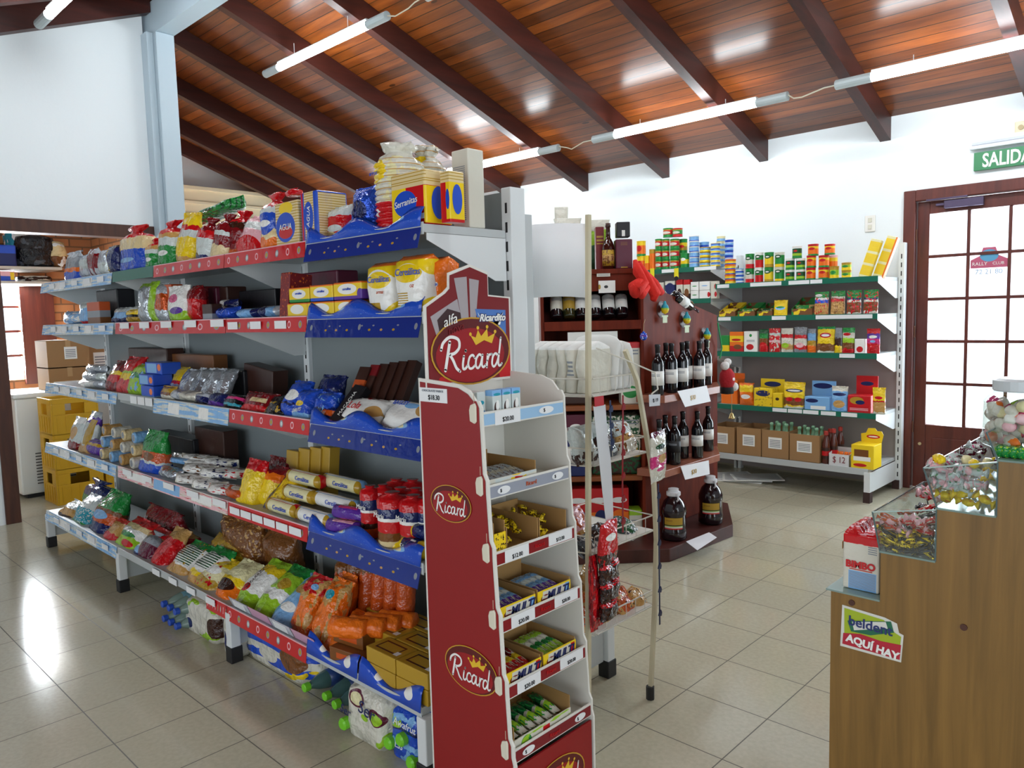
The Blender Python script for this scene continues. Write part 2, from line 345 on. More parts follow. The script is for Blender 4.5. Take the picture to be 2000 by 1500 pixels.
struct('wall_storage_brick', G().box(WX-.1, WX, -.5, wy0, 0, 2.9).box(WX-.1, WX, wy1, 2.93, 0, 2.9).box(WX-.1, WX, wy0, wy1, 0, wz0).box(WX-.1, WX, wy0, wy1, wz1, 2.9), M_brick)
struct('wall_storage_side', G().box(-8.85, -6.76, 2.81, 2.93, 0, 3.9), M_brick)
struct('wall_storage_near', G().box(-8.95, -6.74, -.6, -.5, 0, 2.9), white)
struct('ceiling_storage', G().box(-8.95, -6.74, -.6, 2.81, 2.9, 2.95), white)
M_brown = wood('door_wood', '4a1d18', '6b2f24', 18, 18, 1.6, .4)
g = G().box(WX-.02, WX+.05, wy1, wy1+.3, wz0-.05, wz1+.05).box(WX-.02, WX+.04, wy0-.08, wy0, wz0, wz1).box(WX-.06, WX-.03, wy0, wy1, (wz0+wz1)/2-.012, (wz0+wz1)/2+.012)
for k in (.25, .75): g.box(WX-.06, WX-.03, wy0, wy1, wz0+(wz1-wz0)*k-.012, wz0+(wz1-wz0)*k+.012)
struct('window_1', g, M_brown)
# door with frame, 5 rows of panes
e = tag(empty('door_1', (0, YB, 0)), kind='structure')
G().box(DX0, DX0+.085, -.03, .12, 0, DZ).box(DX1-.085, DX1, -.03, .12, 0, DZ).box(DX0+.085, DX1-.085, -.03, .12, DZ-.085, DZ).out('door_frame', M_brown, e, bevel=.006)
x0, x1, z0, z1 = DX0+.09, DX1-.09, .01, DZ-.09
gx0, gx1, gz0, gz1 = -1.765, -.705, .515, 2.15
g = G().box(x0, gx0, .02, .06, z0, z1).box(gx1, x1, .02, .06, z0, z1).box(gx0, gx1, .02, .06, z0, gz0).box(gx0, gx1, .02, .06, gz1, z1)
g.box(gx0+.05, gx1-.05, .012, .02, .1, gz0-.1); g.out('door_leaf', M_brown, e, bevel=.004)
g = G()
for i in range(1, 4): x = gx0+(gx1-gx0)*i/4; g.box(x-.012, x+.012, .025, .055, gz0, gz1)
for i in range(1, 5): z = gz0+(gz1-gz0)*i/5; g.box(gx0, gx1, .027, .053, z-.012, z+.012)
g.out('glazing_bars', M_brown, e, bevel=.003)
G().box(gx0, gx1, .038, .042, gz0, gz1).out('pane', sheet_glass('window_glass', 'f2fbff', .08), e)
G().box(-1.66, -1.40, -.02, .02, 2.175, 2.235).box(-1.72, -1.66, -.005, .015, 2.2, 2.22).box(-1.78, -1.5, -.035, -.02, 2.24, 2.255).out('door_closer', mat('closer_metal', '5a4f68', .35, .6), e, bevel=.004)
for z in (.45, 1.2, 1.95): G().lathe([(.008, 0), (.008, .09)], 8, (x0-.002, -.0, z)).out('hinge', mat('old_brass', '6a4636', .4, .5), e)
G().lathe([(.012, 0), (.012, .012)], 10).xf(Matrix.Translation((-1.80, .02, .36)) @ Matrix.Rotation(PI/2, 4, 'X')).out('door_bolt', mat('bolt_cream', 'c8b48c', .4), e)
# sticker on the door glass
e = tag(empty('window_sticker', (-1.365, YB+.036, 1.735)), 'red house-shaped paper sticker with a blue ball on the door glass', 'sticker')
G().add([(-.12, 0, -.02), (.12, 0, -.02), (.12, 0, .04), (.06, 0, .07), (.04, 0, .13), (-.04, 0, .13), (-.06, 0, .07), (-.12, 0, .04)], [tuple(range(8))]).out('backing', mat('sticker_red', 'c05a78', .5), e)
ellipse(G(), 0, .07, .06, .045, -.001, 24).out('ball', mat('sticker_blue', '5aa0c8', .5), e)
text('RALLY', .035, ink('W'), e, (-.06, -.002, .01)); text('CLUB', .03, ink('W'), e, (.06, -.002, .01)); text('72 21 80', .05, ink('7890b8'), e, (0, -.002, -.05))
# exit sign and emergency lamp
sx, sz = xat(1903, YB-.03, 2.6), zat(333, -1.35, YB)
e = tag(empty('exit_sign', (sx, YB-.03, 2.42)), 'green sign reading SALIDA above the brown door', 'sign')
G().box(0, .42, -.004, .02, 0, .13).out('sign_board', mat('sign_green', '2e7a4c', .4), e, bevel=.002)
text('SALIDA', .135, ink('W'), e, (.205, -.006, .062), bold=.003, sx=.68)
e = tag(empty('emergency_lamp', (sx-.03, YB-.001, 2.57)), 'clear plastic emergency lamp fixed above the SALIDA sign', 'lamp')
G().box(0, .56, -.05, 0, 0, .08).out('lamp_cover', mat('frosted_plastic', 'dfe6ee', .2), e, bevel=.015)
G().box(.02, .54, -.056, -.05, .03, .05).out('tube_slot', mat('lamp_stripe', 'b8bccc', .3), e, bevel=.002)
p = at(1996, 250, Y=YB)
e = tag(G().box(-.04, .04, -.03, 0, -.045, .045).out('alarm_box', mat('box_cream', 'd8ccae', .5), None, loc=p, bevel=.006), 'small cream box mounted high on the wall above the exit sign', 'box')
G().lathe([(.018, 0), (.018, .008)], 10).xf(Matrix.Translation((0, -.03, 0)) @ Matrix.Rotation(PI/2, 4, 'X')).out('button', mat('button_tan', 'a8946a', .4), e)
p = at(1700, 437, Y=YB)
e = tag(G().box(-.04, .04, -.012, 0, -.065, .065).out('wall_switch', mat('switch_white', 'e8e6e0', .4), None, loc=p, bevel=.004), 'white switch plate on the wall beside the door', 'switch')
G().box(-.014, .014, -.018, -.012, .01, .045).box(-.014, .014, -.018, -.012, -.045, -.01).out('rocker', mat('switch_cream', 'd8d4c4', .4), e, bevel=.002)

# ------------------------------------------------------------------ fluorescent lamps
M_tube = mat('lit_tube', 'f2fbff', .3, emit=40); M_bat = mat('batten_white', 'dfe4e6', .4); M_cap = mat('cap_grey', 'b9c4c6', .4)
def lamp(x0, y, z, label, L=1.79):
    e = tag(empty('fluorescent_lamp', (x0, y, z)), label, 'lamp', 'fluorescent lamps under the rafters')
    R = Matrix.Rotation(PI/2, 4, 'Y')
    G().lathe([(.031, .24), (.031, L-.24)], 14).xf(R).out('tube', M_tube, e, smooth=True)
    G().box(.24, L-.24, -.02, .02, .03, .045).out('batten', M_bat, e, bevel=.004)
    for a, b in ((0, .245), (L-.245, L)):
        G().lathe([(.03, a), (.034, a+.004), (.034, b-.004), (.022, b)], 14).xf(R).out('end_cap', M_cap, e, smooth=False)
    for a in (.5, L-.5): G().tube([(a, 0, .04), (a, 0, RZ-SF*(y-RY)-.19-z if y > RY else .1)], .003, 6).out('hanger', M_bat, e)
    return e
L1 = [(-6.44, 'first'), (-4.25, 'second'), (-2.12, 'third')]
lamp(-6.44, 5.55, 3.0, 'lit fluorescent tube behind the wafer packs, farthest of the back wall row')
lamp(-4.25, 5.55, 3.0, 'lit fluorescent tube in the middle of the row along the back wall')
lamp(-2.12, 5.55, 3.0, 'lit fluorescent tube nearest the exit sign, in the back wall row')
lamp(-6.38, 3.57, 3.66, 'lit fluorescent tube under the plank ceiling above the crackers')
lamp(-4.15, 3.57, 3.66, 'fluorescent tube of the middle row whose end cap meets the frame top')
lamp(-2.0, 3.57, 3.66, 'fluorescent tube of the middle row near the shop windows')
lamp(-6.24, 1.755, 3.6, 'lit fluorescent tube above the white partition wall by the dark rafter')
lamp(-4.0, 1.755, 3.6, 'fluorescent tube of the front row over the biscuit aisle')
lamp(-1.8, 1.755, 3.6, 'fluorescent tube of the front row over the counter')
M_cable = mat('cable_cream', 'd8d0bc', .5)
def cable(pts, label): tag(G().tube(pts, .005, 6).out('cable', M_cable), label, 'cable')
cable([(-4.655, 5.55, 3.01), (-4.56, 5.55, 2.985), (-4.5, 5.55, 2.96), (-4.36, 5.55, 3.0), (-4.245, 5.55, 3.0)], 'cream cable between the lamp over the wafers and the middle lamp')
cable([(-2.465, 5.55, 3.01), (-2.42, 5.55, 2.975), (-2.36, 5.55, 2.97), (-2.2, 5.55, 3.0), (-2.11, 5.55, 3.0)], 'cream cable joining the two lamps nearest the exit sign')
cable([(-4.6, 3.57, 3.66), (-4.5, 3.57, 3.63), (-4.35, 3.57, 3.64), (-4.28, 3.57, 3.66), (-4.14, 3.57, 3.67)], 'cream cable looping off the lamp above the crackers')
# ------------------------------------------------------------------ central gondola shelving
M_sw = mat('shelf_white', 'bcc1c2', .4); M_pan = mat('panel_grey', '7e8688', .5); M_post = mat('post_white', 'dde1e2', .4); M_slot = mat('slot_black', '141416', .6); M_foot = mat('foot_black', '1a1a1c', .5)
M_under = mat('shelf_grey', '8a9092', .5)
XP = [-5.70, -4.40, -3.09, -1.79]
TIER = {1: (1.745, 1.50), 2: (1.475, 1.49), 3: (1.095, 1.48), 4: (.70, 1.45), 5: (.25, 1.42)}
gon = tag(empty('gondola', (0, 0, 0)), 'long double-sided grey metal gondola shelving packed with snacks and biscuits', 'shelving')
YP0, YP1 = 1.855, 1.925
for x in XP:
    g = G().box(x-.022, x+.022, YP0, YP1, .03, 1.885)
    p = g.out('post', M_post, gon, bevel=.003)
    g = G()
    for k in range(26): z = .2+k*.064; g.box(x-.004, x+.005, YP0-.0012, YP0+.001, z, z+.034)
    g.out('slot_row', M_slot, p)
for i in range(3): G().box(XP[i]+.022, XP[i+1]-.022, 1.875, 1.895, .2, 1.875).out('back_panel', M_pan, gon)
g = G().box(XP[0], XP[3]+.02, YP1, YP1+.035, .2, 1.8); g.out('rear_panel', M_sw, gon)
M_redstrip = art('R.3', [('r', 'p', .5, .97, .5, .03)]+[('e', 'd09a90' if 0 else ('p' if k % 3 == 0 else 'X'), .06+k*.125, .48, .019, .24) for k in range(8)]+[('e', 'R' if k % 3 == 0 else ('y' if k % 3 == 1 else 'c'), .06+k*.125, .48, .012, .15) for k in range(8)], .15, .05, 0)
M_pinkstrip = art('p.3', [('n', 'w', 9, .52), ('n', 'R', 14, .6), ('r', 'W', .2, .5, .1, .3), ('r', 'L', .5, .5, .12, .4), ('r', 'W', .8, .5, .08, .3)], .12, .1, 0)
M_clrstrip = art('L.3', [('n', 'c', 5, .5), ('r', 'W', .3, .5, .08, .35), ('r', 'W', .7, .5, .06, .35)], .1, .2, 0)
M_greenstrip = mat('green_strip', '1f6a58', .35)
M_bluestrip = art('D.3', [('e', 'X', .05+k*.115, .55, .012, .16) for k in range(0, 9, 4)]+[('e', 'y' if k % 2 else 'T', .1+k*.1, .4, .011, .06) for k in range(9) if k % 4]+[('e', 'X', .13+k*.1, .62, .009, .04) for k in range(8) if k % 3], .15, .08, 0)
M_wavy = art('B.3', [('e', 'L', .25, .55, .1, .2), ('e', 'q', .28, .5, .05, .1), ('e', 'L', .75, .55, .12, .2), ('e', 'q', .78, .5, .06, .1), ('n', 'L', 34, .7)], .12, .1, 0)
M_wavyb = art('1e62c8.3'.replace('1e62c8', 'B'), [('e', 'W', .3, .5, .05, .15), ('e', 'W', .55, .5, .04, .12), ('e', 'W', .8, .5, .07, .25)], .1, .1, 0)
M_tkt = mat('ticket_white', 'eef0f2', .3)
def slant(name, x0, x1, yf, z0, z1, out, m, sh):
    return G().add([(x0, yf, z1), (x1, yf, z1), (x1, yf-out, z0), (x0, yf-out, z0), (x0, yf+.002, z1), (x1, yf+.002, z1), (x1, yf-out+.002, z0), (x0, yf-out+.002, z0)],
        [(0, 1, 2, 3), (4, 7, 6, 5), (0, 3, 7, 4), (1, 5, 6, 2), (0, 4, 5, 1), (3, 2, 6, 7)]).out(name, m, sh)
def wavy(x0, x1, yf, z, sh, m, h=.05):
    n = 40; v = []; f = []
    for i in range(n+1):
        u = i/n; x = x0+(x1-x0)*u; hh = h*(.62+.38*math.sin(u*PI*2*(2 if h < .07 else 1)+(2.2 if h < .07 else 1.6)))
        hh = max(hh, .012)
        v += [(x, yf-.004, z-.004), (x, yf+.004, z+hh*.7), (x, yf+.016, z+hh)]
    for i in range(n):
        for k in (0, 1): f.append((3*i+k, 3*i+3+k, 3*i+4+k, 3*i+1+k))
    o = obj('wavy_lip', v, f, m, sh, smooth=True); md = o.modifiers.new('s', 'SOLIDIFY'); md.thickness = .0015; return o
def tickets(x0, x1, yf, z, sh, n, h=.035, every=1):
    st = (x1-x0)/n
    for i in range(0, n, every): G().box(x0+i*st+.006, x0+(i+1)*st-.006, yf-.009, yf-.007, z-h, z).out('price_ticket', M_tkt, sh)
for tn, (z, yf) in TIER.items():
    for i in range(3):
        x0, x1 = XP[i]+.003, XP[i+1]-.003
        sh = G().box(x0, x1, yf, YP0-.001 if 0 else 1.853, z-.028, z-.002, 0).box(x0, x1, yf-.003, yf, z-.034, z+.004, 0).out('shelf', [M_sw], gon, bevel=.002)
        if tn != 5:
            for x in (x0, x1-.003):
                G().prism([(yf+.01, z-.029), (1.852, z-.029), (1.852, z-.17), (1.80, z-.17), (yf+.01, z-.05)], x, x+.003, 'x').out('shelf_bracket', M_post, sh)
        y = yf-.004
        if i == 2:
            if tn == 5: wavy(-2.455, -2.135, y, z-.012, sh, M_wavyb, .075); wavy(-2.125, x1, y, z-.012, sh, M_wavyb, .075)
            else:
                wavy(x0+.64, x1-.01, y, z-.005, sh, M_wavy, .06)
                slant('price_strip', x0+.64, x1-.01, y, z-.075, z-.012, .018, M_bluestrip, sh)
                slant('price_strip', x0, x0+.63, y, z-.055, z+.003, .006, M_redstrip, sh); tickets(x0+.02, x0+.6, y, z-.012, sh, 6, .03, 2 if tn < 3 else 1) if tn in (2, 4) else None
            if tn == 5: slant('price_strip', x0-.02, -2.46, y, z-.06, z+.003, .006, M_redstrip, sh)
        elif i == 1:
            if tn == 1:
                slant('price_strip', x0, x0+.55, y, z-.05, z+.004, .004, M_greenstrip, sh); slant('price_strip', x0+.56, x1, y, z-.055, z+.003, .006, M_redstrip, sh)
            elif tn == 5: slant('price_strip', x1-.2, x1, y, z-.06, z+.003, .006, M_redstrip, sh); tickets(x0+.5, x1, y, z, sh, 8, .03, 2)
            elif tn == 3: slant('price_strip', x0+.5, x1-.0, y, z-.07, z+.0, .01, M_clrstrip, sh); tickets(x0+.2, x0+.5, y, z, sh, 3, .04)
            else: slant('price_strip', x0+.02, x1, y, z-.058, z+.003, .006, M_pinkstrip if tn == 4 else M_redstrip, sh); tickets(x0+.1, x1, y, z, sh, 9, .03, 2)
        else:
            slant('price_strip', x0, x1, y, z-.06, z+.002, .012, M_clrstrip, sh); tickets(x0+.2, x1-.1, y-.004, z-.01, sh, 9, .03, 2)
# hanging ticket tags and pink ticket holders on the bottom shelf
for k, x in enumerate((-3.08, -2.91, -2.74, -2.57)):
    o = slant('ticket_holder', x, x+.16, 1.415, .25, .295, -.02, mat('holder_pink' if k % 2 else 'holder_clear', 'd9a8c4' if k % 2 else 'c9ccd8', .15), gon)
    if k % 2 == 0: slant('price_ticket', x+.03, x+.13, 1.416, .256, .288, -.012, M_tkt, gon)
for x in XP:   # legs and feet, front and rear row
    for yy, s in ((1.43, 1), (2.37, -1)):
        p = G().box(x-.022, x+.022, yy-.02, yy+.025, .05, .22).out('leg', M_post, gon, bevel=.004)
        G().box(x-.026, x+.026, yy-.025, yy+.03, 0, .07).out('rubber_foot', M_foot, p, bevel=.004)
    G().box(x-.004, x+.004, 1.46, 2.34, .07, .218).out('side_plate', M_sw, gon)
G().box(XP[0], XP[3], 1.96, 2.37, .2, .225).box(XP[0], XP[3], 2.37, 2.374, .18, .235).out('shelf', M_sw, gon, bevel=.002)

# ------------------------------------------------------------------ red cardboard display
dsp = tag(empty('snack_display', (0, 0, 0)), 'tall red and white cardboard snack display with crown emblems at the gondola end', 'display stand')
DY0, DY1, DBX = 1.38, 1.725, -1.70
LIP = [(.295, -1.37), (.47, -1.387), (.65, -1.403), (.83, -1.42), (1.01, -1.437), (1.205, -1.453)]
M_card = mat('white_card', 'e4e2da', .6); M_red = mat('display_red', '900d14', .4)
prof = [(DBX, 0), (-1.352, 0), (-1.352, .255)]
for i, (z, x) in enumerate(LIP):
    prof += [(x+.012, z-.02), (x+.012, z+.012), (x+.002, z+.03)]
prof += [(-1.463, 1.235), (-1.487, 1.262), (-1.53, 1.277), (-1.62, 1.283), (DBX, 1.288)]
for y0, nm in ((DY0, 'side_panel'), (DY1-.007, 'side_panel')):
    o = G().prism(prof, y0, y0+.007, 'y').out(nm, M_card, dsp)
    if y0 == DY0:
        cx, cz = -1.53, .64
        ins = [(DBX+.008, 0)]+[(x-.009, z) for x, z in prof[1:-4]]+[(-1.492, 1.252), (-1.53, 1.267), (-1.62, 1.273), (DBX+.008, 1.278)]
        G().add([(x, y0-.0012, z) for x, z in ins], [tuple(range(len(ins)))]).out('red_print', M_red, o)
        for (z, x), a in zip(LIP, (0,)*6):
            c = G().prism([(-.011, -.02), (.006, -.026), (.013, -.02), (.013, .022), (.008, .03), (-.008, .024), (-.013, .01)], -.006, 0, 'y').out('clip', mat('clip_cream', 'ddd8c4', .5), o, loc=(x-.018, y0-.001, z-.005), bevel=.002)
            G().box(.002, .0035, -.0022, -.001, .03, .055).out('slot', mat('slot_edge', 'c8b8a0', .5), o, loc=(x-.018, y0, z-.005))
        G().box(-1.694, -1.575, y0-.003, y0-.0015, 1.222, 1.262).out('price_ticket', M_tkt, o)
        text('$18.30', .02, ink('K'), o, (-1.63, y0-.004, 1.235), sx=.9); text('CHOCOLATES VARIOS', .009, ink('X'), o, (-1.635, y0-.004, 1.254))
        ricard(o, .17, (-1.575, y0-.003, .94), (PI*0, 0, 0)); ricard(o, .215, (-1.515, y0-.003, .475), (0, 0, 0))
G().box(DBX, DBX+.006, DY0+.007, DY1-.007, 0, 1.28).out('back_panel', M_card, dsp)
names = {0: ('R', None), 5: None}
for i, (z, x) in enumerate(LIP):
    sh = G().box(DBX+.006, x+.008, DY0+.007, DY1-.007, z-.03, z-.026).box(x+.004, x+.008, DY0+.007, DY1-.007, z-.04, z).out('shelf', M_card, dsp)
    base = mat('lip_%d' % i, ('7d1420', '8a1a22', '8a1a22', '8a1a22', '9aa0ae', '9cc4e6')[i], .35)
    G().box(x+.009, x+.0098, DY0+.009, DY1-.009, z-.036, z-.006).out('lip_label', base, sh)
    Rt = (PI/2, 0, PI/2)
    if i in (1, 2, 3):
        G().box(x+.0102, x+.011, DY0+.04, DY0+.135, z-.037, z-.003).out('price_ticket', M_tkt, sh); text(('', '$20.00', '$20.00', '$12.00')[i], .017, ink('K'), sh, (x+.012, DY0+.088, z-.026), Rt, sx=.9)
        G().box(x+.0102, x+.011, DY0+.22, DY0+.325, z-.034, z-.0).out('price_ticket', M_tkt, sh); text(('', '$20.00', '$20.00', '$12.00')[i], .015, ink('K'), sh, (x+.012, DY0+.27, z-.023), Rt, sx=.9)
        text('Ricard', .016, ink('R'), sh, (x+.012, DY0+.18, z-.02), Rt)
    if i == 5:
        G().box(x+.0102, x+.011, DY0+.05, DY0+.15, z-.04, z-.002).out('price_ticket', M_tkt, sh); text('$20.00', .018, ink('K'), sh, (x+.012, DY0+.1, z-.027), Rt, sx=.9)
        ellipse(G(), 0, 0, .032, .011, 0, 20).xf(Matrix.Translation((x+.0112, DY0+.26, z-.02)) @ Matrix.Rotation(PI/2, 4, 'Z')).out('price_oval', M_tkt, sh); text('$', .014, ink('K'), sh, (x+.0125, DY0+.25, z-.02), Rt)
    if i in (0, 4):
        for yy in (DY0+.06, DY1-.06): ellipse(G(), 0, 0, .025, .011, 0, 20).xf(Matrix.Translation((x+.0112, yy, z-.021)) @ Matrix.Rotation(PI/2, 4, 'Z')).out('price_oval', M_tkt, sh); text('$', .013, ink('K'), sh, (x+.0125, yy-.012, z-.021), Rt)
        text('Ricard', .017, ink('R') if i == 0 else ink('o'), sh, (x+.012, DY0+.17, z-.021), Rt)
bp_ = G().box(-1.362, -1.356, DY0+.012, DY1-.012, 0, .245).out('base_panel', M_red, dsp)
ricard(bp_, .24, (-1.3545, 1.555, .125), (0, 0, PI/2))
# header card
hy = [(0, 0), (.35, 0), (.35, .255), (.255, .262), (.255, .33), (.18, .352), (.095, .325), (.093, .285), (.075, .27), (0, .23)]
hd = G().prism(hy, 0, .006, 'y').out('header_card', M_card, dsp, loc=(-1.66, 1.378, 1.262), rot=(0, 0, PI/2)); 
cx = sum(a for a, b in hy)/len(hy)
G().add([(.175+(a-.175)*.955, -.0012, .165+(b-.165)*.955) for a, b in hy], [tuple(range(len(hy)))]).out('header_print', art('R.25 r1', [('n', 'r', 3, .5)], .4, 0, .02), hd)
g = G().add([(.02, -.0018, .2), (.125, -.0018, .25), (.15, -.0018, .15), (.05, -.0018, .12)], [(0, 1, 2, 3)]).add([(.115, -.0018, .31), (.165, -.0018, .315), (.17, -.0018, .14), (.15, -.0018, .14)], [(0, 1, 2, 3)]).add([(.175, -.0018, .31), (.215, -.0018, .305), (.19, -.0018, .14), (.175, -.0018, .14)], [(0, 1, 2, 3)])
g.out('pack_picture', mat('picture_silver', 'a8a0a4', .4), hd)
G().add([(.045, -.0022, .19), (.085, -.0022, .222), (.135, -.0022, .21), (.148, -.0022, .13), (.06, -.0022, .12)], [tuple(range(5))]).out('pack_picture', mat('picture_dark', '3a2024', .4), hd)
G().add([(.195, -.0022, .22), (.325, -.0022, .215), (.325, -.0022, .12), (.22, -.0022, .13)], [(0, 1, 2, 3)]).out('pack_picture', mat('picture_blue', '4a78c0', .4), hd)
G().add([(.205, -.0025, .21), (.235, -.0025, .17), (.3, -.0025, .17), (.315, -.0025, .21), (.27, -.0025, .14), (.23, -.0025, .15)], [tuple(range(6))]).out('pack_picture', ink('W'), hd)
ellipse(G(), .1, .14, .03, .022, -.0024, 20).out('pack_picture', ink('W'), hd)
text('alfa', .042, ink('W'), hd, (.09, -.006, .187), rot=(PI/2, -.25, 0), shear=.3); text('nova', .034, ink('r'), hd, (.112, -.0062, .163), rot=(PI/2, -.25, 0), shear=.3)
text('Ricardito', .03, ink('W'), hd, (.265, -.004, .192), rot=(PI/2, 0, 0), shear=.3, bold=.001)
text('Ricardito', .03, ink('b'), hd, (.265, -.0032, .192), rot=(PI/2, 0, 0), shear=.3, bold=.003)
ricard(hd, .325, (.178, -.0026, .095), (0, 0, 0))

# ------------------------------------------------------------------ wall shelving behind
WYF = 5.95
W1 = {1: 1.672, 2: 1.395, 3: 1.098, 4: .645}; W2 = {1: 1.833, 2: 1.556}
M_green = mat('green_edge', '0f6a54', .35); M_wpan = mat('panel_taupe', 'a39a98', .6)
ws = tag(empty('wall_shelving'), 'white metal wall shelving with green shelf edges beside the brown door', 'shelving')
for x in (-3.29, -1.925):
    p = G().box(x-.022, x+.022, 6.40, 6.46, 0, 1.94).out('post', M_post, ws, bevel=.003); g = G()
    for k in range(27): z = .1+k*.066; g.box(x-.004, x+.004, 6.3988, 6.401, z, z+.036)
    g.out('slot_row', M_slot, p)
G().box(-3.268, -1.947, 6.43, 6.44, .03, 1.66).out('back_panel', M_wpan, ws)
G().box(-1.947, -1.942, 5.83, 6.42, .07, .22).out('side_plate', M_post, ws)
p = G().box(-1.975, -1.93, 5.79, 5.84, .06, .23).out('leg', M_post, ws, bevel=.003); G().box(-1.977, -1.928, 5.785, 5.845, 0, .08).out('rusty_foot', mat('rust_brown', '3a2622', .8), p); G().box(-1.96, -1.91, 6.38, 6.46, 0, .07).out('rusty_foot', mat('rust_brown', '3a2622', .8), p)
sh = G().box(-3.268, -1.95, 5.80, 6.43, .225, .25).box(-3.268, -1.95, 5.795, 5.80, .205, .255).out('shelf', M_sw, ws, bevel=.002)
def wshelf(par, x0, x1, z, lab):
    sh = G().box(x0, x1, WYF, 6.43, z-.025, z).out('shelf', M_sw, par)
    G().box(x0, x1, WYF-.006, WYF, z-.036, z+.006).out('price_strip', M_green, sh)
    for x in (x0, x1-.003): G().prism([(WYF, z-.026), (6.40, z-.026), (6.40, z-.16), (6.34, z-.16), (WYF+.0, z-.045)], x, x+.003, 'x').out('shelf_bracket', M_post, sh)
    for a, b in lab: G().box(a, b, WYF-.0085, WYF-.0065, z-.03, z).out('price_ticket', M_tkt, sh)
    return sh
def pt(*px): return [(xat(a, WYF, 1), xat(b, WYF, 1)) for a, b in px]
wshelf(ws, -3.268, -1.947, W1[1], pt((1402, 1425), (1466, 1526), (1540, 1580), (1582, 1605)))
wshelf(ws, -3.268, -1.947, W1[2], pt((1404, 1428), (1508, 1535), (1593, 1703)))
wshelf(ws, -3.268, -1.947, W1[3], pt((1640, 1670),))
wshelf(ws, -3.268, -1.947, W1[4], pt((1510, 1538), (1540, 1568), (1570, 1600), (1605, 1634), (1645, 1676)))
w2 = tag(empty('wall_shelving'), 'wall shelving stacked with tuna tins, half hidden behind the wine rack', 'shelving')
for x in (-4.6, -3.315): G().box(x-.02, x+.02, 6.40, 6.46, 0, 1.84).out('post', M_post, w2, bevel=.003)
G().box(-4.58, -3.335, 6.43, 6.44, .03, 1.83).out('back_panel', M_wpan, w2)
for z in (W2[1], W2[2], 1.1, .65, .25): wshelf(w2, -4.6, -3.315, z, pt((1295, 1320), (1358, 1400)) if z > 1.8 else [])

# ------------------------------------------------------------------ stepped wooden counter with clear bins
CY = 2.0
M_cnt = wood('counter_oak', '6e5020', '946e34', 26, 26, 1.3, .4)
cx = [xat(1623, CY, .7), xat(1720, CY, .82), xat(1829, CY, .95), xat(1949, CY, 1.08)]; cz = [zat(1162, cx[0]+.05, CY), zat(1089, (cx[1]+cx[2])/2, CY), zat(1003, (cx[2]+cx[3])/2, CY), zat(905, cx[3]+.04, CY)]
prof = [(cx[0], 0), (cx[0], cz[0]), (cx[1], cz[0]), (cx[1], cz[1]), (cx[2], cz[1]), (cx[2], cz[2]), (cx[3], cz[2]), (cx[3], cz[3]), (.7, cz[3]), (.7, 0)]
cnt = tag(empty('counter'), 'stepped oak-veneer sweets counter with the torn green sticker on its side', 'counter')
CD = .62
G().prism(prof, CY, CY+CD, 'y').out('body', M_cnt, cnt)
M_edge = mat('green_glass_edge', '4a6a66', .15)
g = G(); T = .005
for i in range(4):
    x1 = cx[i+1] if i < 3 else .7
    g.box(cx[i]-(.002 if i else .012), x1, CY-.004, CY+CD, cz[i]+.0005, cz[i]+T)
g.out('glass_top', mat('step_glass', '7c938c', .08), cnt)
G().lathe([(.008, 0), (.008, .003)], 12).xf(Matrix.Translation((xat(1885, CY, .8), CY, zat(1225, xat(1885, CY, .8), CY))) @ Matrix.Rotation(PI/2, 4, 'X')).out('screw_cap', mat('cap_brown', '4a2416', .5), cnt)
G().lathe([(.008, 0), (.008, .003)], 12).xf(Matrix.Translation((xat(1664, CY, .7), CY, zat(1177, xat(1664, CY, .7), CY))) @ Matrix.Rotation(PI/2, 4, 'X')).out('screw_cap', mat('cap_brown', '4a2416', .5), cnt)
# sticker
q = [at(*p, Y=CY-.0015) for p in ((1645, 1181), (1728, 1206), (1752, 1218), (1756, 1236), (1765, 1241), (1760, 1294), (1641, 1261))]
st = tag(G().add(q, [tuple(range(7))]).out('advert_sticker', mat('sticker_paper', 'dcdcd4', .5)), 'torn green and red sticker reading AQUI HAY on the counter side', 'sticker')
def sp(px, py, d): return at(px, py, Y=CY-.0015-d)
g = G().add([sp(*p, .0006) for p in ((1649, 1187), (1726, 1211), (1748, 1236), (1760, 1244), (1758, 1262), (1649, 1236))], [tuple(range(6))]); g.out('green_field', mat('sticker_lime', 'a4b822', .45), st)
g = G().add([sp(*p, .001) for p in ((1647, 1236), (1680, 1238), (1720, 1252), (1760, 1260), (1757, 1289), (1645, 1257))], [tuple(range(6))]); g.out('red_field', mat('sticker_crimson', 'b81c34', .45), st)
g = G().add([sp(*p, .0014) for p in ((1655, 1212), (1740, 1214), (1746, 1236), (1700, 1241), (1662, 1233))], [tuple(range(5))]); g.out('green_band', mat('sticker_green', '1c6a4a', .45), st)
g = G().add([sp(*p, .0017) for p in ((1664, 1214), (1730, 1215), (1734, 1228), (1668, 1231))], [tuple(range(4))]); g.out('white_band', mat('sticker_paper', 'dcdcd4', .5), st)
p = sp(1699, 1223, .0024); text('beldent', .036, ink('1c2c6a'), st, p, rot=(PI/2, .02, 0), bold=.0006)
p = sp(1703, 1264, .003); text('AQUÍ HAY', .0275, ink('W'), st, p, rot=(PI/2, .12, 0), bold=.0012)
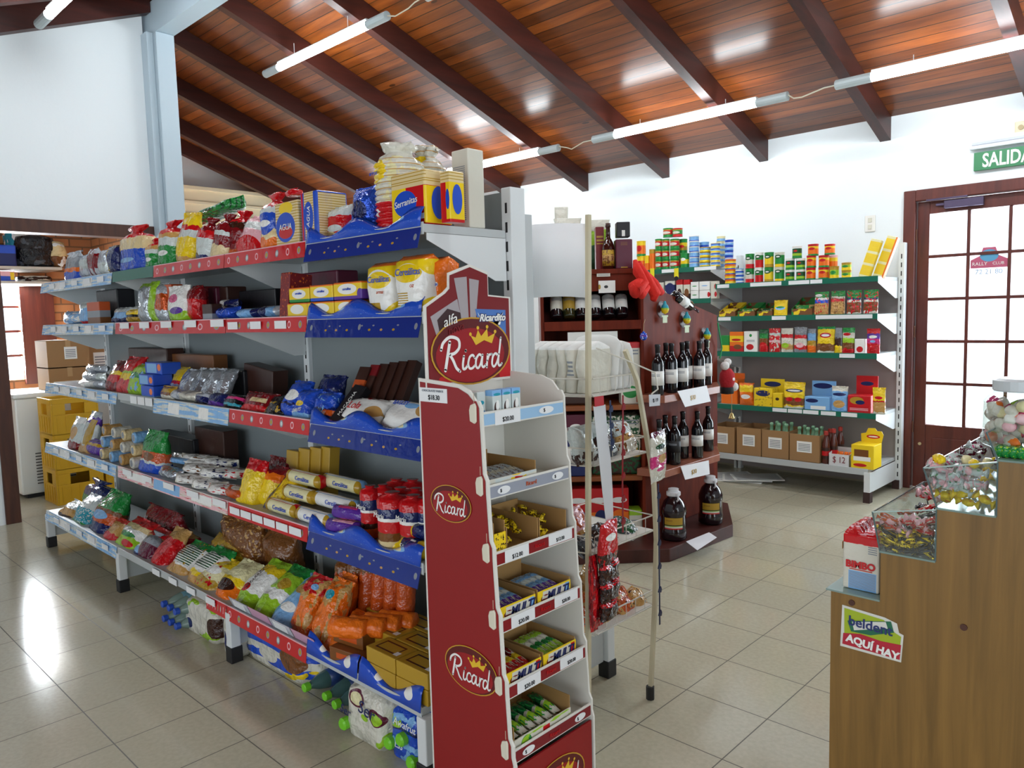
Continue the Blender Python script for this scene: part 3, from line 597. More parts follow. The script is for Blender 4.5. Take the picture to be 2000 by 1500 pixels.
# ------------------------------------------------------------------ packaging builders (local: x centred, front face y=0, base z=0)
PROF = {
 'pillow': [(0, 1, .03), (.03, .99, .06), (.07, .96, .4), (.16, .94, .8), (.3, .93, .97), (.5, .92, 1), (.7, .93, .97), (.84, .94, .8), (.93, .96, .4), (.97, .99, .06), (1, 1, .03)],
 'pouch': [(0, .8, .7), (.015, .92, .92), (.06, .97, 1), (.25, .98, 1), (.5, .97, .9), (.7, .97, .68), (.85, .98, .36), (.93, 1, .08), (1, 1, .04)],
 'loaf': [(0, .75, .75), (.02, .95, .95), (.08, 1, 1), (.3, 1, 1), (.55, .99, .98), (.7, .9, .9), (.79, .6, .6), (.84, .26, .3), (.87, .2, .24), (.91, .34, .3), (.96, .55, .34), (1, .62, .2)],
 'brick': [(0, .95, .9), (.02, .99, 1), (.5, 1, 1), (.88, 1, .97), (.95, .99, .5), (1, .97, .06)],
 'round': [(0, .7, .7), (.03, .95, .95), (.1, 1, 1), (.5, 1, 1), (.85, .98, .95), (.95, .85, .8), (1, .5, .5)],
}
def loftv(kind, w, h, d, seed, wr=1.0, n=20, e=.75):
    rnd = random.Random(seed); pr = PROF[kind]; v = []; f = []
    ph = [rnd.uniform(0, 6.28) for _ in range(4)]; sk = rnd.uniform(-.06, .06)*w
    # refine rings
    rings = []; e = .3 if kind == 'brick' else e
    for i in range(len(pr)-1):
        a, b = pr[i], pr[i+1]; k = 2 if b[0]-a[0] > .1 else 1
        for j in range(k): t_ = j/k; rings.append(tuple(a[q]+(b[q]-a[q])*t_ for q in range(3)))
    rings.append(pr[-1])
    for z, a, b in rings:
        flat = 1-b
        for j in range(n):
            an = 2*PI*j/n; c, s = math.cos(an), math.sin(an)
            x = w/2*a*math.copysign(abs(c)**e, c); y = d/2*b*math.copysign(abs(s)**.85, s)
            x *= 1+.025*wr*math.sin(5*z*6+ph[0]); ruff = 1
            if kind == 'loaf' and z > .7: ruff = 1+.25*math.sin(an*5+ph[1]); x *= ruff; y *= ruff
            y += wr*d*.05*math.sin(3.1*an+z*9+ph[2])*(b if kind != 'loaf' else .6) + wr*w*.03*flat*math.sin(x/w*9+ph[3])
            v.append((x+sk*z, d/2+y, z*h))
    m = len(rings)
    for i in range(m-1):
        for j in range(n): f.append((i*n+j, i*n+(j+1) % n, (i+1)*n+(j+1) % n, (i+1)*n+j))
    f += [tuple(range(n-1, -1, -1)), tuple((m-1)*n+j for j in range(n))]
    return v, f
SEEN_LABELS = {}
CATS = {'bag': 'bag', 'pack': 'packet', 'box': 'box', 'roll': 'biscuit roll', 'tin': 'tin', 'can': 'can', 'pouch': 'pouch', 'bar': 'bar'}
def build(kind, name, w, h, d, m, seed):
    if kind in PROF:
        v, f = loftv(kind, w, h, d, seed); return obj(name, v, f, m, smooth=True)
    if kind == 'lie':   # bag lying with its long axis along x
        v, f = loftv('pillow', h, w, d, seed, e=.9); v = [(z-w/2, y, x+h/2) for x, y, z in v]; o = obj(name, v, f, m, smooth=True); return o
    if kind == 'box': return G().box(-w/2, w/2, 0, d, 0, h).out(name, m, bevel=min(w, h, d)*.06)
    if kind == 'rollx':
        r = h/2; return G().lathe([(r*.25, 0), (r*.8, .004), (r, w*.05), (r*.98, w*.3), (r, w*.5), (r*.97, w*.72), (r, w*.95), (r*.8, w-.004), (r*.25, w)], 16).xf(Matrix.Translation((-w/2, r, r)) @ Matrix.Rotation(PI/2, 4, 'Y')).out(name, m, smooth=True)
    if kind == 'rolly':
        r = h/2; return G().lathe([(r*.85, 0), (r, .006), (r, d*.5), (r, d-.006), (r*.85, d)], 16).xf(Matrix.Translation((0, d, r)) @ Matrix.Rotation(PI/2, 4, 'X')).out(name, m, smooth=False)
    if kind == 'rollv':
        r = w/2; return G().lathe([(r*.7, 0), (r*.97, .003), (r, h*.06), (r*.98, h*.5), (r, h*.9), (r*.85, h*.97), (r*.35, h), (r*.5, h*1.04), (r*.1, h*1.03)], 16, (0, r, 0)).out(name, m, smooth=True)
    if kind == 'can':
        r = w/2; return G().lathe([(r*.93, 0), (r, .002), (r, .006), (r*.96, .009), (r*.96, h-.009), (r, h-.006), (r, h-.002), (r*.93, h), (r*.9, h-.003)], 20, (0, r, 0)).out(name, m, smooth=False)
    if kind == 'discs':   # stack of round rice cakes in a clear bag
        r = w/2; n = 12; pr = [(r*.6, 0), (r, .01)]
        for i in range(n): z = .01+(h*.78-.01)*i/n; dz = h*.78/n; pr += [(r*.95, z+.1*dz), (r*1.02, z+.4*dz), (r*1.0, z+.75*dz), (r*.9, z+.97*dz)]
        pr += [(r*.85, h*.8), (r*.7, h*.84), (r*.5, h*.89), (r*.6, h*.93), (r*.72, h*.97), (r*.5, h)]
        g = G().lathe(pr, 20, (0, r, 0)); rnd = random.Random(seed)
        g.v = [Vector((v.x*(1+.12*math.sin(v.z*70)*0+(.14 if v.z > h*.82 else .02)*rnd.uniform(-1, 1)), v.y+(.012 if v.z > h*.82 else .001)*rnd.uniform(-1, 1), v.z+(.01*rnd.uniform(-1, 1) if v.z > h*.9 else 0))) for v in g.v]
        return g.out(name, m, smooth=True)
ORD = ['first', 'second', 'third', 'fourth', 'fifth', 'sixth', 'seventh', 'eighth', 'ninth', 'tenth', 'eleventh', 'twelfth', 'thirteenth', 'fourteenth']
def goods(place, zb, yf, items, far='storage end', group=None):
    """items: (px0, px1, photo row of the top, kind, depth, bands, description, options)"""
    from collections import Counter
    cnt_ = Counter(i[6] for i in items); seen = Counter(); made = []
    for n, it in enumerate(items):
        px0, px1, yt, kind, d, bands, desc = it[:7]; o = it[7] if len(it) > 7 else {}
        Y = yf+o.get('dy', .015); z = zb+o.get('z', 0)
        x0, x1 = xat(px0, Y, z), xat(px1, Y, z); w = abs(x1-x0); x = (x0+x1)/2
        lean = o.get('lean', 0); Yt = Y+(d/2 if kind in PROF else 0); L = zat(yt, x, Yt)-z
        for _ in range(3): L = max((zat(yt, x, Yt+max(L, 0)*math.tan(lean))-z), .012)
        L = o.get('h', L/math.cos(lean)); 
        if 'w' in o: w = o['w']
        core = desc.split(' with ')[0].split(' of ')[0].split(' lettered ')[0].split(' in ')[0].split(',')[0]
        words = core.replace('-', ' ').split(); nm = '_'.join(words[-2:]).lower()
        sh = o.get('sh', ())
        m = art(bands, sh, o.get('r', .15 if kind not in ('box', 'can') else .38), o.get('cr', .5 if kind not in ('box', 'can') else .04), o.get('wob', .03 if kind not in ('box', 'can') else 0), o.get('metal', 0), o.get('axis', 0 if kind in ('lie', 'rollx') else 2))
        ob = build(kind, nm, w, L, d, m, n*31+int(px0*7+yt))
        ob.location = (x, Y, z); ob.rotation_euler = (-lean, o.get('roll', 0), o.get('yaw', 0))
        if kind == 'lie' and lean: pass
        k = seen[desc]; seen[desc] += 1
        nb = [q[6] for q in items if q[6] != desc]
        prev = next((items[j][6] for j in range(n-1, -1, -1) if items[j][6] != desc), None) or (nb[0] if nb else None)
        if 'lab' in o: lab = o['lab']
        elif cnt_[desc] > 1: lab = f'{ORD[k]} {desc} from the {far} on the {place}'
        elif prev: lab = f'{desc} on the {place}, beside the {prev}'
        else: lab = f'{desc} on the {place}'
        if len(lab.split()) > 16: lab = f'{desc} on the {place}'
        if 'AT' in o: lab = o['AT']
        tag(ob, lab, {'roll': 'biscuit roll', 'pack': 'packet'}.get(words[-1], words[-1]), group or (o.get('grp') or (f'{desc}s on the {place}' if cnt_[desc] > 1 else None)))
        if 'tx' in o:
            for s, sz, col, cx, cz, *rt in ([o['tx']] if isinstance(o['tx'][0], str) else o['tx']):
                yy = -.002 if kind in ('box',) else (d*.02-.003 if kind not in ('rollx', 'rollv', 'can') else -.002)
                text(s, sz*L, ink(col), ob, ((cx-.5)*w, yy, cz*L), rot=(PI/2, rt[0] if rt else 0, 0), shear=.15)
        if kind in ('pillow', 'pouch') and o.get('seal', 1) and px1-px0 > 24:
            c = o.get('sc', bands.split()[-1][0]); g = G(); wv = []
            for i in range(13): wv.append(((-.5+i/12)*w*.985, d/2-.0025+.0018*math.sin(i*2.1)))
            v = []; 
            for xx, yy in wv: v += [(xx, yy, L*.955), (xx, yy, L*1.0+(.0025 if int(xx*900) % 2 else 0)), (xx, yy+.005, L*1.0), (xx, yy+.005, L*.955)]
            f = []
            for i in range(12):
                for a in range(4): f.append((4*i+a, 4*i+4+a, 4*i+4+(a+1) % 4, 4*i+(a+1) % 4))
            obj('top_seal', v, f, art(c+'.3', [('s', 'W', 60., .25)] if 0 else [], .2, .6), ob)
        if o.get('knot'):
            G().tube([(-.012, d/2, L*.85), (0, d/2-.014, L*.855), (.012, d/2, L*.85)], .004, 6).out('tie', mat('tie_red', PAL[o['knot']], .4), ob)
        if 'side' in o:
            c_, zc_, a_, b_ = o['side']; ellipse(G(), 0, 0, a_, b_, 0, 20).xf(Matrix.Translation((w/2+.001, d/2, zc_*L)) @ Matrix.Rotation(PI/2, 4, 'Z')).out('side_label', ink(c_), ob)
        if kind == 'box' and o.get('flap'):
            G().box(-w/2, w/2, d-.002, d, L, L+o['flap']).out('display_flap', m, ob)
        made.append(ob)
    return made
T = lambda n: (TIER[n][0], TIER[n][1])
e_ = lambda c, x, z, a, b: ('e', c, x, z, a, b)
r_ = lambda c, x, z, a, b: ('r', c, x, z, a, b)
# ---- top shelf
Z, Y = T(1)
goods('top gondola shelf', Z, Y, [
 (120, 150, 492, 'pouch', .09, 'B.3 O.42 X.8 S1', 'grey and blue wafer bag', {}),
 (150, 170, 498, 'pillow', .06, 'S.4 c.8 S1', 'silver snack bag', {'metal': .4, 'dy': .03}),
 (167, 188, 486, 'pillow', .06, 'S.3 r.8 S1', 'maroon and silver snack bag', {'sh': [('u', 'r', 3., .4)]}),
 (187, 205, 489, 'pillow', .06, 'c.5 S1', 'pale silver wafer bag', {'metal': .3, 'dy': .03}),
 (204, 226, 480, 'pillow', .07, 'b.9 K1', 'dark bag with yellow lettering', {'sh': [('l', 'Y', .2, .5, .12, .4, 14)], 'AT': 'dark blue snack bag with yellow lettering, top gondola shelf beside the blue bread bag'}),
 (224, 274, 442, 'loaf', .13, 'B.45 C.74 R1', 'red-topped blue bread bag', {'knot': 'R', 'sh': [e_('L', .45, .25, .3, .05)]}),
 (277, 301, 466, 'loaf', .11, 'G.45 c.6 T.75 R1', 'small green and red pasta bag', {'knot': 'R', 'sh': [e_('W', .5, .28, .25, .07)]}),
 (300, 334, 432, 'loaf', .13, 'G.42 c.6 T.72 R1', 'big green and red pasta bag', {'knot': 'R', 'sh': [e_('W', .5, .28, .25, .06)], 'tx': ('agua', .1, 'W', .5, .28)}),
 (334, 366, 414, 'pouch', .09, 'T.15 Y.5 c.66 R.74 Y1', 'yellow pasta bag', {'lean': .12, 'roll': .1}),
 (340, 384, 425, 'loaf', .1, 'T.6 R1', 'red-capped noodle bag', {'dy': .18}),
 (372, 404, 424, 'loaf', .1, 'b.15 c.5 R.7 r1', 'clear and crimson noodle bag', {'lean': .1, 'roll': .16}),
 (402, 432, 416, 'loaf', .1, 'C.3 r.5 c.6 r1', 'clear and crimson noodle bag', {'lean': .12, 'roll': .14, 'dy': .03}),
 (428, 462, 410, 'loaf', .11, 'o.2 r.6 n.75 R1', 'dark crimson noodle bag', {'lean': .1, 'roll': .12, 'dy': .06, 'knot': 'R'}),
 (366, 452, 392, 'lie', .13, 'G.3', 'leaf-green bag', {'z': .215, 'dy': .13, 'h': .055, 'roll': -.08, 'AT': 'leaf-green bag lying on top of the crimson noodle bags', 'sh': [('u', 'g', 9., .3)]}),
 (440, 500, 418, 'pillow', .1, 'R.35 p.6 c.8 p1', 'clear bag of red crackers', {'lean': .45, 'sh': [e_('R', .5, .3, .35, .15)], 'roll': .2}),
 (500, 538, 378, 'loaf', .12, 'O.2 C.35 B.62 c.75 R1', 'red-topped cracker bag', {'sh': [e_('B', .5, .45, .4, .2), e_('W', .5, .45, .25, .06)], 'knot': 'R'}),
 (540, 584, 394, 'box', .1, 'C.3', 'cracker pack with round blue label', {'sh': [('s', 'y', 16., .3), e_('Y', .5, .85, .3, .14), e_('B', .45, .42, .42, .34), e_('R', .45, .3, .3, .14)], 'tx': ('AGUA', .2, 'W', .46, .42), 'r': .2}),
 (553, 575, 368, 'loaf', .05, 'R.3', 'red plastic bow', {'z': .19, 'dy': .04, 'AT': 'red gathered plastic bow on top of the cracker pack with round blue label'}),
 (590, 622, 374, 'box', .13, 'C.3', 'blue-edged cracker pack', {'sh': [('s', 'y', 20., .3), r_('B', .12, .5, .12, .5), r_('R', .12, .5, .05, .5), r_('B', .9, .5, .1, .5), e_('B', .48, .5, .28, .3)], 'tx': ('AGUA', .15, 'W', .5, .5, -1.45), 'r': .2}),
 (628, 672, 404, 'pillow', .09, 'C.25 R.7 c1', 'red cracker bag', {'dy': .05, 'sh': [e_('c', .5, .35, .3, .1)]}),
 (676, 724, 366, 'pillow', .1, 'B.3', 'shiny blue biscuit bag', {'metal': .35, 'r': .15, 'cr': .9, 'sh': [e_('b', .5, .5, .3, .2), e_('N', .5, .15, .2, .08)]}),
 (716, 776, 276, 'discs', .14, 'w.3', 'tall bag of rice cakes', {'r': .2, 'sh': [('n', 'q', 5, .55), ('s', 'T', 15.4, .14), r_('w', .5, .93, .6, .12), r_('R', .5, .14, .6, .17), e_('Y', .35, .66, .3, .13), r_('W', .35, .2, .06, .04)], 'tx': ('arroz', .07, 'B', .3, .66)}),
 (788, 834, 284, 'discs', .13, 'Y.3 w1', 'second bag of rice cakes', {'dy': .16, 'sh': [r_('w', .5, .5, .6, .6), ('s', 'T', 15.4, .14), r_('Y', .5, .8, .2, .06)], 'AT': 'shorter bag of rice cakes behind the red and yellow cracker pack'}),
 (766, 832, 336, 'box', .11, 'Y.3', 'red and yellow cracker pack', {'sh': [r_('R', .75, .3, .3, .42), r_('Y', 1.0, .36, .04, .34), r_('C', .5, .87, .52, .16), r_('y', .5, .79, .52, .008), r_('y', .5, .83, .52, .008), r_('y', .5, .9, .5, .008), r_('y', .5, .96, .5, .008), e_('B', .42, .42, .33, .24), e_('O', .55, .12, .3, .09), r_('W', .9, .15, .06, .05)], 'side': ('B', .4, .03, .05), 'r': .2, 'tx': ('Serranitas', .17, 'W', .45, .44, -.1)}),
 (862, 880, 334, 'box', .06, 'R.3', 'narrow yellow cracker pack', {'dy': .05, 'side': ('B', .45, .02, .045), 'sh': [r_('Y', .9, .42, .3, .36), r_('C', .5, .9, .52, .12), r_('y', .5, .84, .52, .008), r_('y', .5, .9, .52, .008), r_('y', .5, .96, .52, .008), e_('B', .75, .45, .2, .2)], 'r': .2, 'AT': 'narrow yellow cracker pack standing at the open end of the top gondola shelf'}),
 (886, 918, 292, 'box', .07, 'w.3', 'white printed carton', {'dy': .2, 'sh': [('l', 'X', .45, .45, .35, .35, 40)]}),
])
# ---- second shelf
Z, Y = T(2); sm = [('n', 'S', 4, .6)]
goods('second gondola shelf', Z, Y, [
 (112, 165, 606, 'lie', .12, 'L.3', 'light blue flat bag', {'sh': [('n', 'W', 6, .55)]}),
 (148, 172, 588, 'pillow', .07, 'R.15 L.7 c1', 'pale blue and red bag', {'lean': .1}),
 (172, 196, 590, 'box', .06, 'N.3 X.6 o1', 'small brown picture box', {}),
 (192, 232, 566, 'box', .1, 'K.3', 'black biscuit box', {'dy': .12}),
 (205, 246, 596, 'pillow', .08, 'b.3 L.6 c1', 'shiny blue-grey bag', {'lean': .35, 'metal': .3}),
 (240, 264, 604, 'pillow', .06, 'y.4 K.6 Y1', 'yellow and black sweet bag', {}),
 (262, 284, 552, 'pillow', .07, 'S.9 l1', 'tall silver wafer bag', {'metal': .5, 'lean': .1}),
 (282, 298, 548, 'pillow', .06, 'l.3', 'lime green wafer bag', {'lean': .1, 'dy': .03}),
 (296, 318, 550, 'pillow', .07, 'S.3 o.7 S1', 'silver and orange wafer bag', {'metal': .35, 'lean': .08}),
 (316, 338, 556, 'box', .06, 'N.5 o1', 'tall orange-brown box', {'dy': .05}),
 (322, 360, 558, 'pouch', .08, 'l.3 W.9 W1', 'white and lime sweet bag', {'sh': [e_('P', .6, .3, .25, .1), e_('M', .4, .65, .25, .12)]}),
 (358, 380, 556, 'pillow', .08, 'R.6 r1', 'crimson sweet bag', {'lean': .08}),
 (380, 402, 560, 'box', .1, 'r.3', 'dark red biscuit box', {'dy': .12}),
 (402, 424, 562, 'box', .1, 'm.3', 'dark red biscuit box', {'dy': .14}),
 (424, 446, 560, 'box', .1, 'r.5 n1', 'dark red biscuit box', {'dy': .16}),
 (396, 414, 594, 'box', .05, 'X.4 n1', 'small grey candy box', {}),
 (412, 452, 586, 'lie', .09, 'B.3', 'blue and silver wafer pack', {'h': .055, 'sh': [e_('W', .5, .5, .3, .2), e_('S', .5, .5, .2, .1)], 'metal': .3}),
 (452, 494, 590, 'lie', .09, 'K.2 L.8 b1', 'navy and pale wafer pack', {'h': .045, 'sh': [e_('W', .5, .5, .3, .2)]}),
 (494, 540, 586, 'lie', .1, 'S.2 b.5 L.8 S1', 'silver and navy wafer pack', {'h': .05, 'metal': .3, 'sh': [e_('W', .5, .5, .3, .2)]}),
 (430, 540, 568, 'box', .08, 'K.3', 'long black biscuit box', {'dy': .22}),
 (420, 450, 596, 'lie', .08, 'b.3 W.6 b1', 'navy wafer pack', {'h': .045, 'dy': .1, 'z': .05}),
 (545, 562, 532, 'box', .1, 'r.3', 'tall maroon wafer box', {'lean': .1, 'sh': [('n', 'O', 14, .62)]}),
 (566, 662, 532, 'box', .1, 'm.3', 'wide maroon box', {'dy': .2}),
 (562, 600, 589, 'box', .07, 'O.1 Y.9 O1', 'small cereal biscuit pack, bottom row', {'h': .052, 'sh': [e_('W', .5, .55, .34, .34)], 'AT': 'small yellow cereal biscuit pack, bottom row nearest the maroon box'}),
 (601, 652, 589, 'box', .07, 'O.1 Y.9 O1', 'small cereal biscuit packet', {'h': .052, 'sh': [e_('W', .5, .55, .34, .34)], 'AT': 'small yellow cereal biscuit pack, middle one of the bottom row'}),
 (654, 700, 589, 'box', .07, 'O.1 Y.9 O1', 'small cereal biscuit packet', {'h': .052, 'sh': [e_('W', .5, .55, .34, .34)], 'AT': 'small yellow cereal biscuit pack, bottom row under the purple-edged one'}),
 (565, 604, 560, 'box', .07, 'G.2 Y.9 O1', 'small cereal biscuit packet', {'z': .054, 'h': .055, 'sh': [e_('W', .5, .55, .34, .3)], 'tx': ('cerealitas', .22, 'B', .5, .6), 'AT': 'green-edged small cereal biscuit pack, top row nearest the maroon box'}),
 (606, 650, 556, 'box', .07, 'B.2 Y.9 O1', 'small cereal biscuit packet', {'z': .054, 'h': .058, 'sh': [e_('W', .5, .55, .34, .3)], 'tx': ('cerealitas', .22, 'B', .5, .6), 'AT': 'blue-edged small cereal biscuit pack in the middle of the top row'}),
 (652, 706, 553, 'box', .07, 'P.2 Y.9 O1', 'small cereal biscuit packet', {'z': .054, 'h': .06, 'sh': [e_('W', .5, .6, .34, .3), e_('P', .95, .3, .1, .3)], 'tx': ('cerealitas', .22, 'B', .5, .6), 'AT': 'purple-edged small cereal biscuit pack in the top row'}),
 (715, 768, 512, 'brick', .09, 'Y.3', 'cereal biscuit bag', {'cr': .2, 'sh': [e_('W', .5, .45, .55, .4), e_('Y', .5, .65, .4, .16), r_('O', .5, .97, .5, .06), r_('y', .35, .12, .22, .1)], 'tx': [('Cereálitas', .17, 'B', .5, .66), ('arroz', .1, 'o', .55, .42)], 'AT': 'yellow rice cracker bag beside the small packs, half hidden behind its twin'}),
 (770, 828, 498, 'brick', .1, 'Y.3', 'large cereal biscuit bag', {'dy': .0, 'cr': .2, 'sc': 'O', 'sh': [e_('W', .5, .45, .55, .4), e_('Y', .5, .68, .4, .16), r_('O', .5, .97, .5, .06), ('l', 'y', .3, .2, .22, .16, 24)], 'tx': [('Cereálitas', .17, 'B', .5, .7), ('arroz', .11, 'o', .55, .47)], 'AT': 'large yellow rice cracker bag with white front beside the plain orange bag'}),
 (826, 858, 502, 'brick', .1, 'O.3', 'orange cereal biscuit bag', {'dy': .05, 'sh': [e_('W', .6, .5, .3, .06)], 'tx': ('Cereálitas', .08, 'B', .6, .5)}),
])
# ---- third shelf
Z, Y = T(3)
goods('third gondola shelf', Z, Y, [
 (146, 188, 740, 'lie', .1, 'S.2 W.8 S1', 'silver wafer pack', {'h': .05, 'metal': .4}),
 (152, 192, 722, 'lie', .09, 'c.2 S.8 c1', 'silver wafer pack', {'h': .05, 'z': .045, 'dy': .03, 'metal': .4}),
 (160, 196, 712, 'lie', .08, 'S.3', 'silver wafer pack', {'h': .045, 'z': .09, 'dy': .06, 'metal': .4}),
 (192, 220, 700, 'pillow', .07, 'r.3 R.5 Y.62 r1', 'red and yellow gummy bag', {'lean': .45}),
 (214, 246, 692, 'pillow', .07, 'R.35 Y.5 l.56 R1', 'red and yellow gummy bag', {'lean': .45}),
 (234, 268, 706, 'pillow', .07, 'l.5 G.7 l1', 'lime gummy bag', {'lean': .4, 'sh': [('n', 'L', 5, .6)]}),
 (255, 330, 680, 'box', .1, 'n.3', 'dark brown carton', {'dy': .24}),
 (276, 300, 758, 'box', .1, 'L.1 B1', 'bottom blue wafer box', {'h': .055, 'sh': [e_('O', .8, .5, .12, .3)], 'AT': 'blue wafer box, lowest of the three stacked on the third shelf'}),
 (272, 299, 733, 'box', .1, 'B.3', 'blue wafer box', {'z': .056, 'h': .055, 'dy': .03, 'sh': [r_('L', .35, .5, .3, .4), e_('O', .85, .5, .12, .3)], 'AT': 'blue wafer box in the middle of the stack of three'}),
 (284, 316, 706, 'box', .1, 'B.3', 'blue wafer box', {'z': .112, 'h': .06, 'dy': .06, 'sh': [r_('L', .4, .5, .3, .4), e_('O', .85, .6, .1, .3)], 'AT': 'blue wafer box on top of the stack of three'}),
 (332, 420, 692, 'box', .08, 'N.3', 'low brown carton', {'dy': .27}),
 (306, 332, 752, 'pillow', .05, 'w.3 N.5 y1', 'cream and brown sweet bag', {'lean': .3}),
 (318, 342, 712, 'pillow', .06, 'S.4 R.5 Y1', 'silver and yellow candy bag', {'lean': .4, 'metal': .3, 'dy': .08}),
 (330, 358, 716, 'pillow', .06, 'S.3', 'silver candy bag', {'lean': .5, 'metal': .6, 'dy': .05}),
 (352, 380, 714, 'pillow', .06, 'S.3 X.6 S1', 'silver candy bag', {'lean': .5, 'metal': .6, 'dy': .06}),
 (376, 402, 714, 'pillow', .06, 'S.3', 'silver candy bag', {'lean': .5, 'metal': .6, 'dy': .07}),
 (400, 424, 714, 'pillow', .06, 'c.3 S1', 'silver candy bag', {'lean': .5, 'metal': .6, 'dy': .08}),
 (322, 376, 762, 'lie', .09, 'w.2 S.5 w1', 'cream candy pack', {'h': .05, 'metal': .2}),
 (370, 398, 762, 'pillow', .06, 'K.2 b.6 S1', 'black and silver candy bag', {'lean': .5}),
 (394, 428, 762, 'pillow', .06, 'P.3 b1', 'dark purple candy bag', {'lean': .55}),
 (426, 460, 766, 'pillow', .05, 'K.2 t.35 K.6 M.8 K1', 'black bag with pink spot', {'lean': .5}),
 (458, 516, 760, 'pillow', .06, 'R.3 r1', 'crimson biscuit bag', {'lean': .6, 'sh': [r_('C', .6, .55, .22, .1)]}),
 (428, 478, 722, 'box', .1, 'K.3', 'black chocolate box', {'dy': .22}),
 (476, 532, 716, 'box', .08, 'n.3', 'dark chocolate box', {'dy': .24, 'roll': .12}),
 (504, 548, 766, 'pillow', .05, 'K.3', 'black and gold biscuit bag', {'lean': .7, 'sh': [('n', 'y', 5, .6)]}),
 (530, 566, 736, 'pillow', .07, 'B.3 b.35 B1', 'blue biscuit bag', {'lean': .55, 'sh': [e_('W', .5, .55, .35, .14)], 'tx': ('CRIC', .14, 'W', .5, .55, -.4), 'AT': 'bright blue biscuit bag with white lettering, third shelf beside the gold one'}),
 (556, 592, 752, 'pillow', .07, 'L.2 B.3', 'blue snack bag', {'lean': .5, 'sh': [e_('Y', .45, .45, .25, .08)], 'tx': ('DRITS', .16, 'W', .5, .22, -.2)}),
 (592, 636, 726, 'pillow', .08, 'b.3 B.6 b1', 'navy snack bag', {'lean': .4, 'dy': .1}),
 (596, 636, 760, 'pillow', .07, 'b.4 B1', 'dark blue sweet bag', {'lean': .4, 'sh': [('n', 'L', 7, .62)]}),
 (612, 640, 792, 'pillow', .04, 'b.4 o.8 b1', 'small orange-flecked sweet bag', {'lean': .4}),
 (640, 662, 752, 'box', .03, 'K.3', 'black bar with white lettering', {'lean': .75, 'roll': .1, 'tx': ('MACACHA', .13, 'W', .5, .5, -PI/2)}),
 (662, 682, 716, 'box', .03, 'n.6 o.75 n1', 'brown chocolate bar', {'lean': .5, 'dy': .08}),
 (682, 698, 712, 'box', .03, 'n.8 r1', 'brown chocolate bar', {'lean': .5, 'dy': .09}),
 (699, 715, 710, 'box', .03, 'n.3', 'brown chocolate bar', {'lean': .5, 'dy': .10}),
 (716, 732, 707, 'box', .03, 'n.3', 'brown chocolate bar', {'lean': .5, 'dy': .11}),
 (733, 749, 705, 'box', .03, 'n.3', 'brown chocolate bar', {'lean': .5, 'dy': .12}),
 (750, 768, 703, 'box', .03, 'n.3', 'brown chocolate bar', {'lean': .5, 'dy': .13}),
 (648, 728, 768, 'pillow', .06, 'W.3', 'white wafer pack with red lettering', {'lean': .8, 'z': .025, 'cr': .2, 'sh': [e_('T', .8, .4, .16, .2), e_('R', .1, .9, .07, .08), e_('R', .55, .9, .07, .08)], 'tx': ('Lola', .4, 'R', .35, .5), 'r': .15}),
 (728, 812, 774, 'pillow', .06, 'W.3', 'white sponge-finger pack', {'lean': .8, 'z': .025, 'cr': .2, 'sh': [e_('L', .6, .7, .16, .1), e_('T', .85, .6, .12, .2)], 'tx': ('BAGLEY', .2, 'B', .35, .75), 'r': .15}),
])
# ---- fourth shelf
Z, Y = T(4)
cups = []
for r_i, (yt, dyy) in enumerate(((0, 0), (0, .02), (0, .04))):
    for c_i, (a, b) in enumerate(((190, 207), (208, 226), (227, 246), (248, 267))):
        cups.append((a+r_i*2, b+r_i*2, 850, 'rolly', .1, ('C.3', 'L.3', 'T.3', 'w.3')[(c_i+r_i) % 4], 'round biscuit tube', {'h': .062, 'w': .062, 'z': r_i*.063, 'dy': .012+dyy, 'axis': 2, 'sh': [e_('X', .5, .5, .3, .3)], 'grp': 'round biscuit tubes piled on the fourth shelf',
            'AT': f'round end of biscuit tube, {("bottom", "middle", "top")[r_i]} row, {ORD[c_i]} from the purple bag'}))
wh = []
for i, (a, b, yt, dyy, zz) in enumerate(((340, 384, 915, .0, 0), (372, 418, 926, 0, 0), (404, 452, 938, 0, 0), (356, 400, 898, .06, .035), (388, 434, 908, .07, .035), (414, 456, 918, .1, .035), (352, 398, 890, .14, .05), (396, 440, 896, .16, .05))):
    wh.append((a, b, yt, 'lie', .1, 'w.2 W.8 w1', 'white multicoloured biscuit pack', {'h': .045, 'z': zz, 'dy': .012+dyy, 'yaw': .25, 'sh': [('n', ('N', 'b', 'R')[i % 3], 6, .58)]}))
rolls = []
for i, (a, b, yt, dyy, zz, c, s) in enumerate(((516, 572, 975, .0, 0, 'q', 'R'), (574, 638, 985, .0, 0, 'W', 'L'), (548, 606, 948, .05, .052, 'q', 'y'), (606, 690, 950, .06, .052, 'W', 'L'), (556, 620, 925, .1, .1, 'q', 'R'), (624, 700, 930, .14, .1, 'q', 'L'))):
    rolls.append((a, b, yt, 'rollx', .05, f'y.12 {c}.88 y1', 'cream cereal biscuit roll', {'h': .056, 'z': zz, 'dy': .012+dyy, 'cr': .15, 'wob': 0, 'sh': [('r', s, .55, .5, .25, .6), ('r', 'W', .55, .5, .2, .4)], 'tx': ('Cereálitas', .45, 'B', .55, .55)}))
mar = []
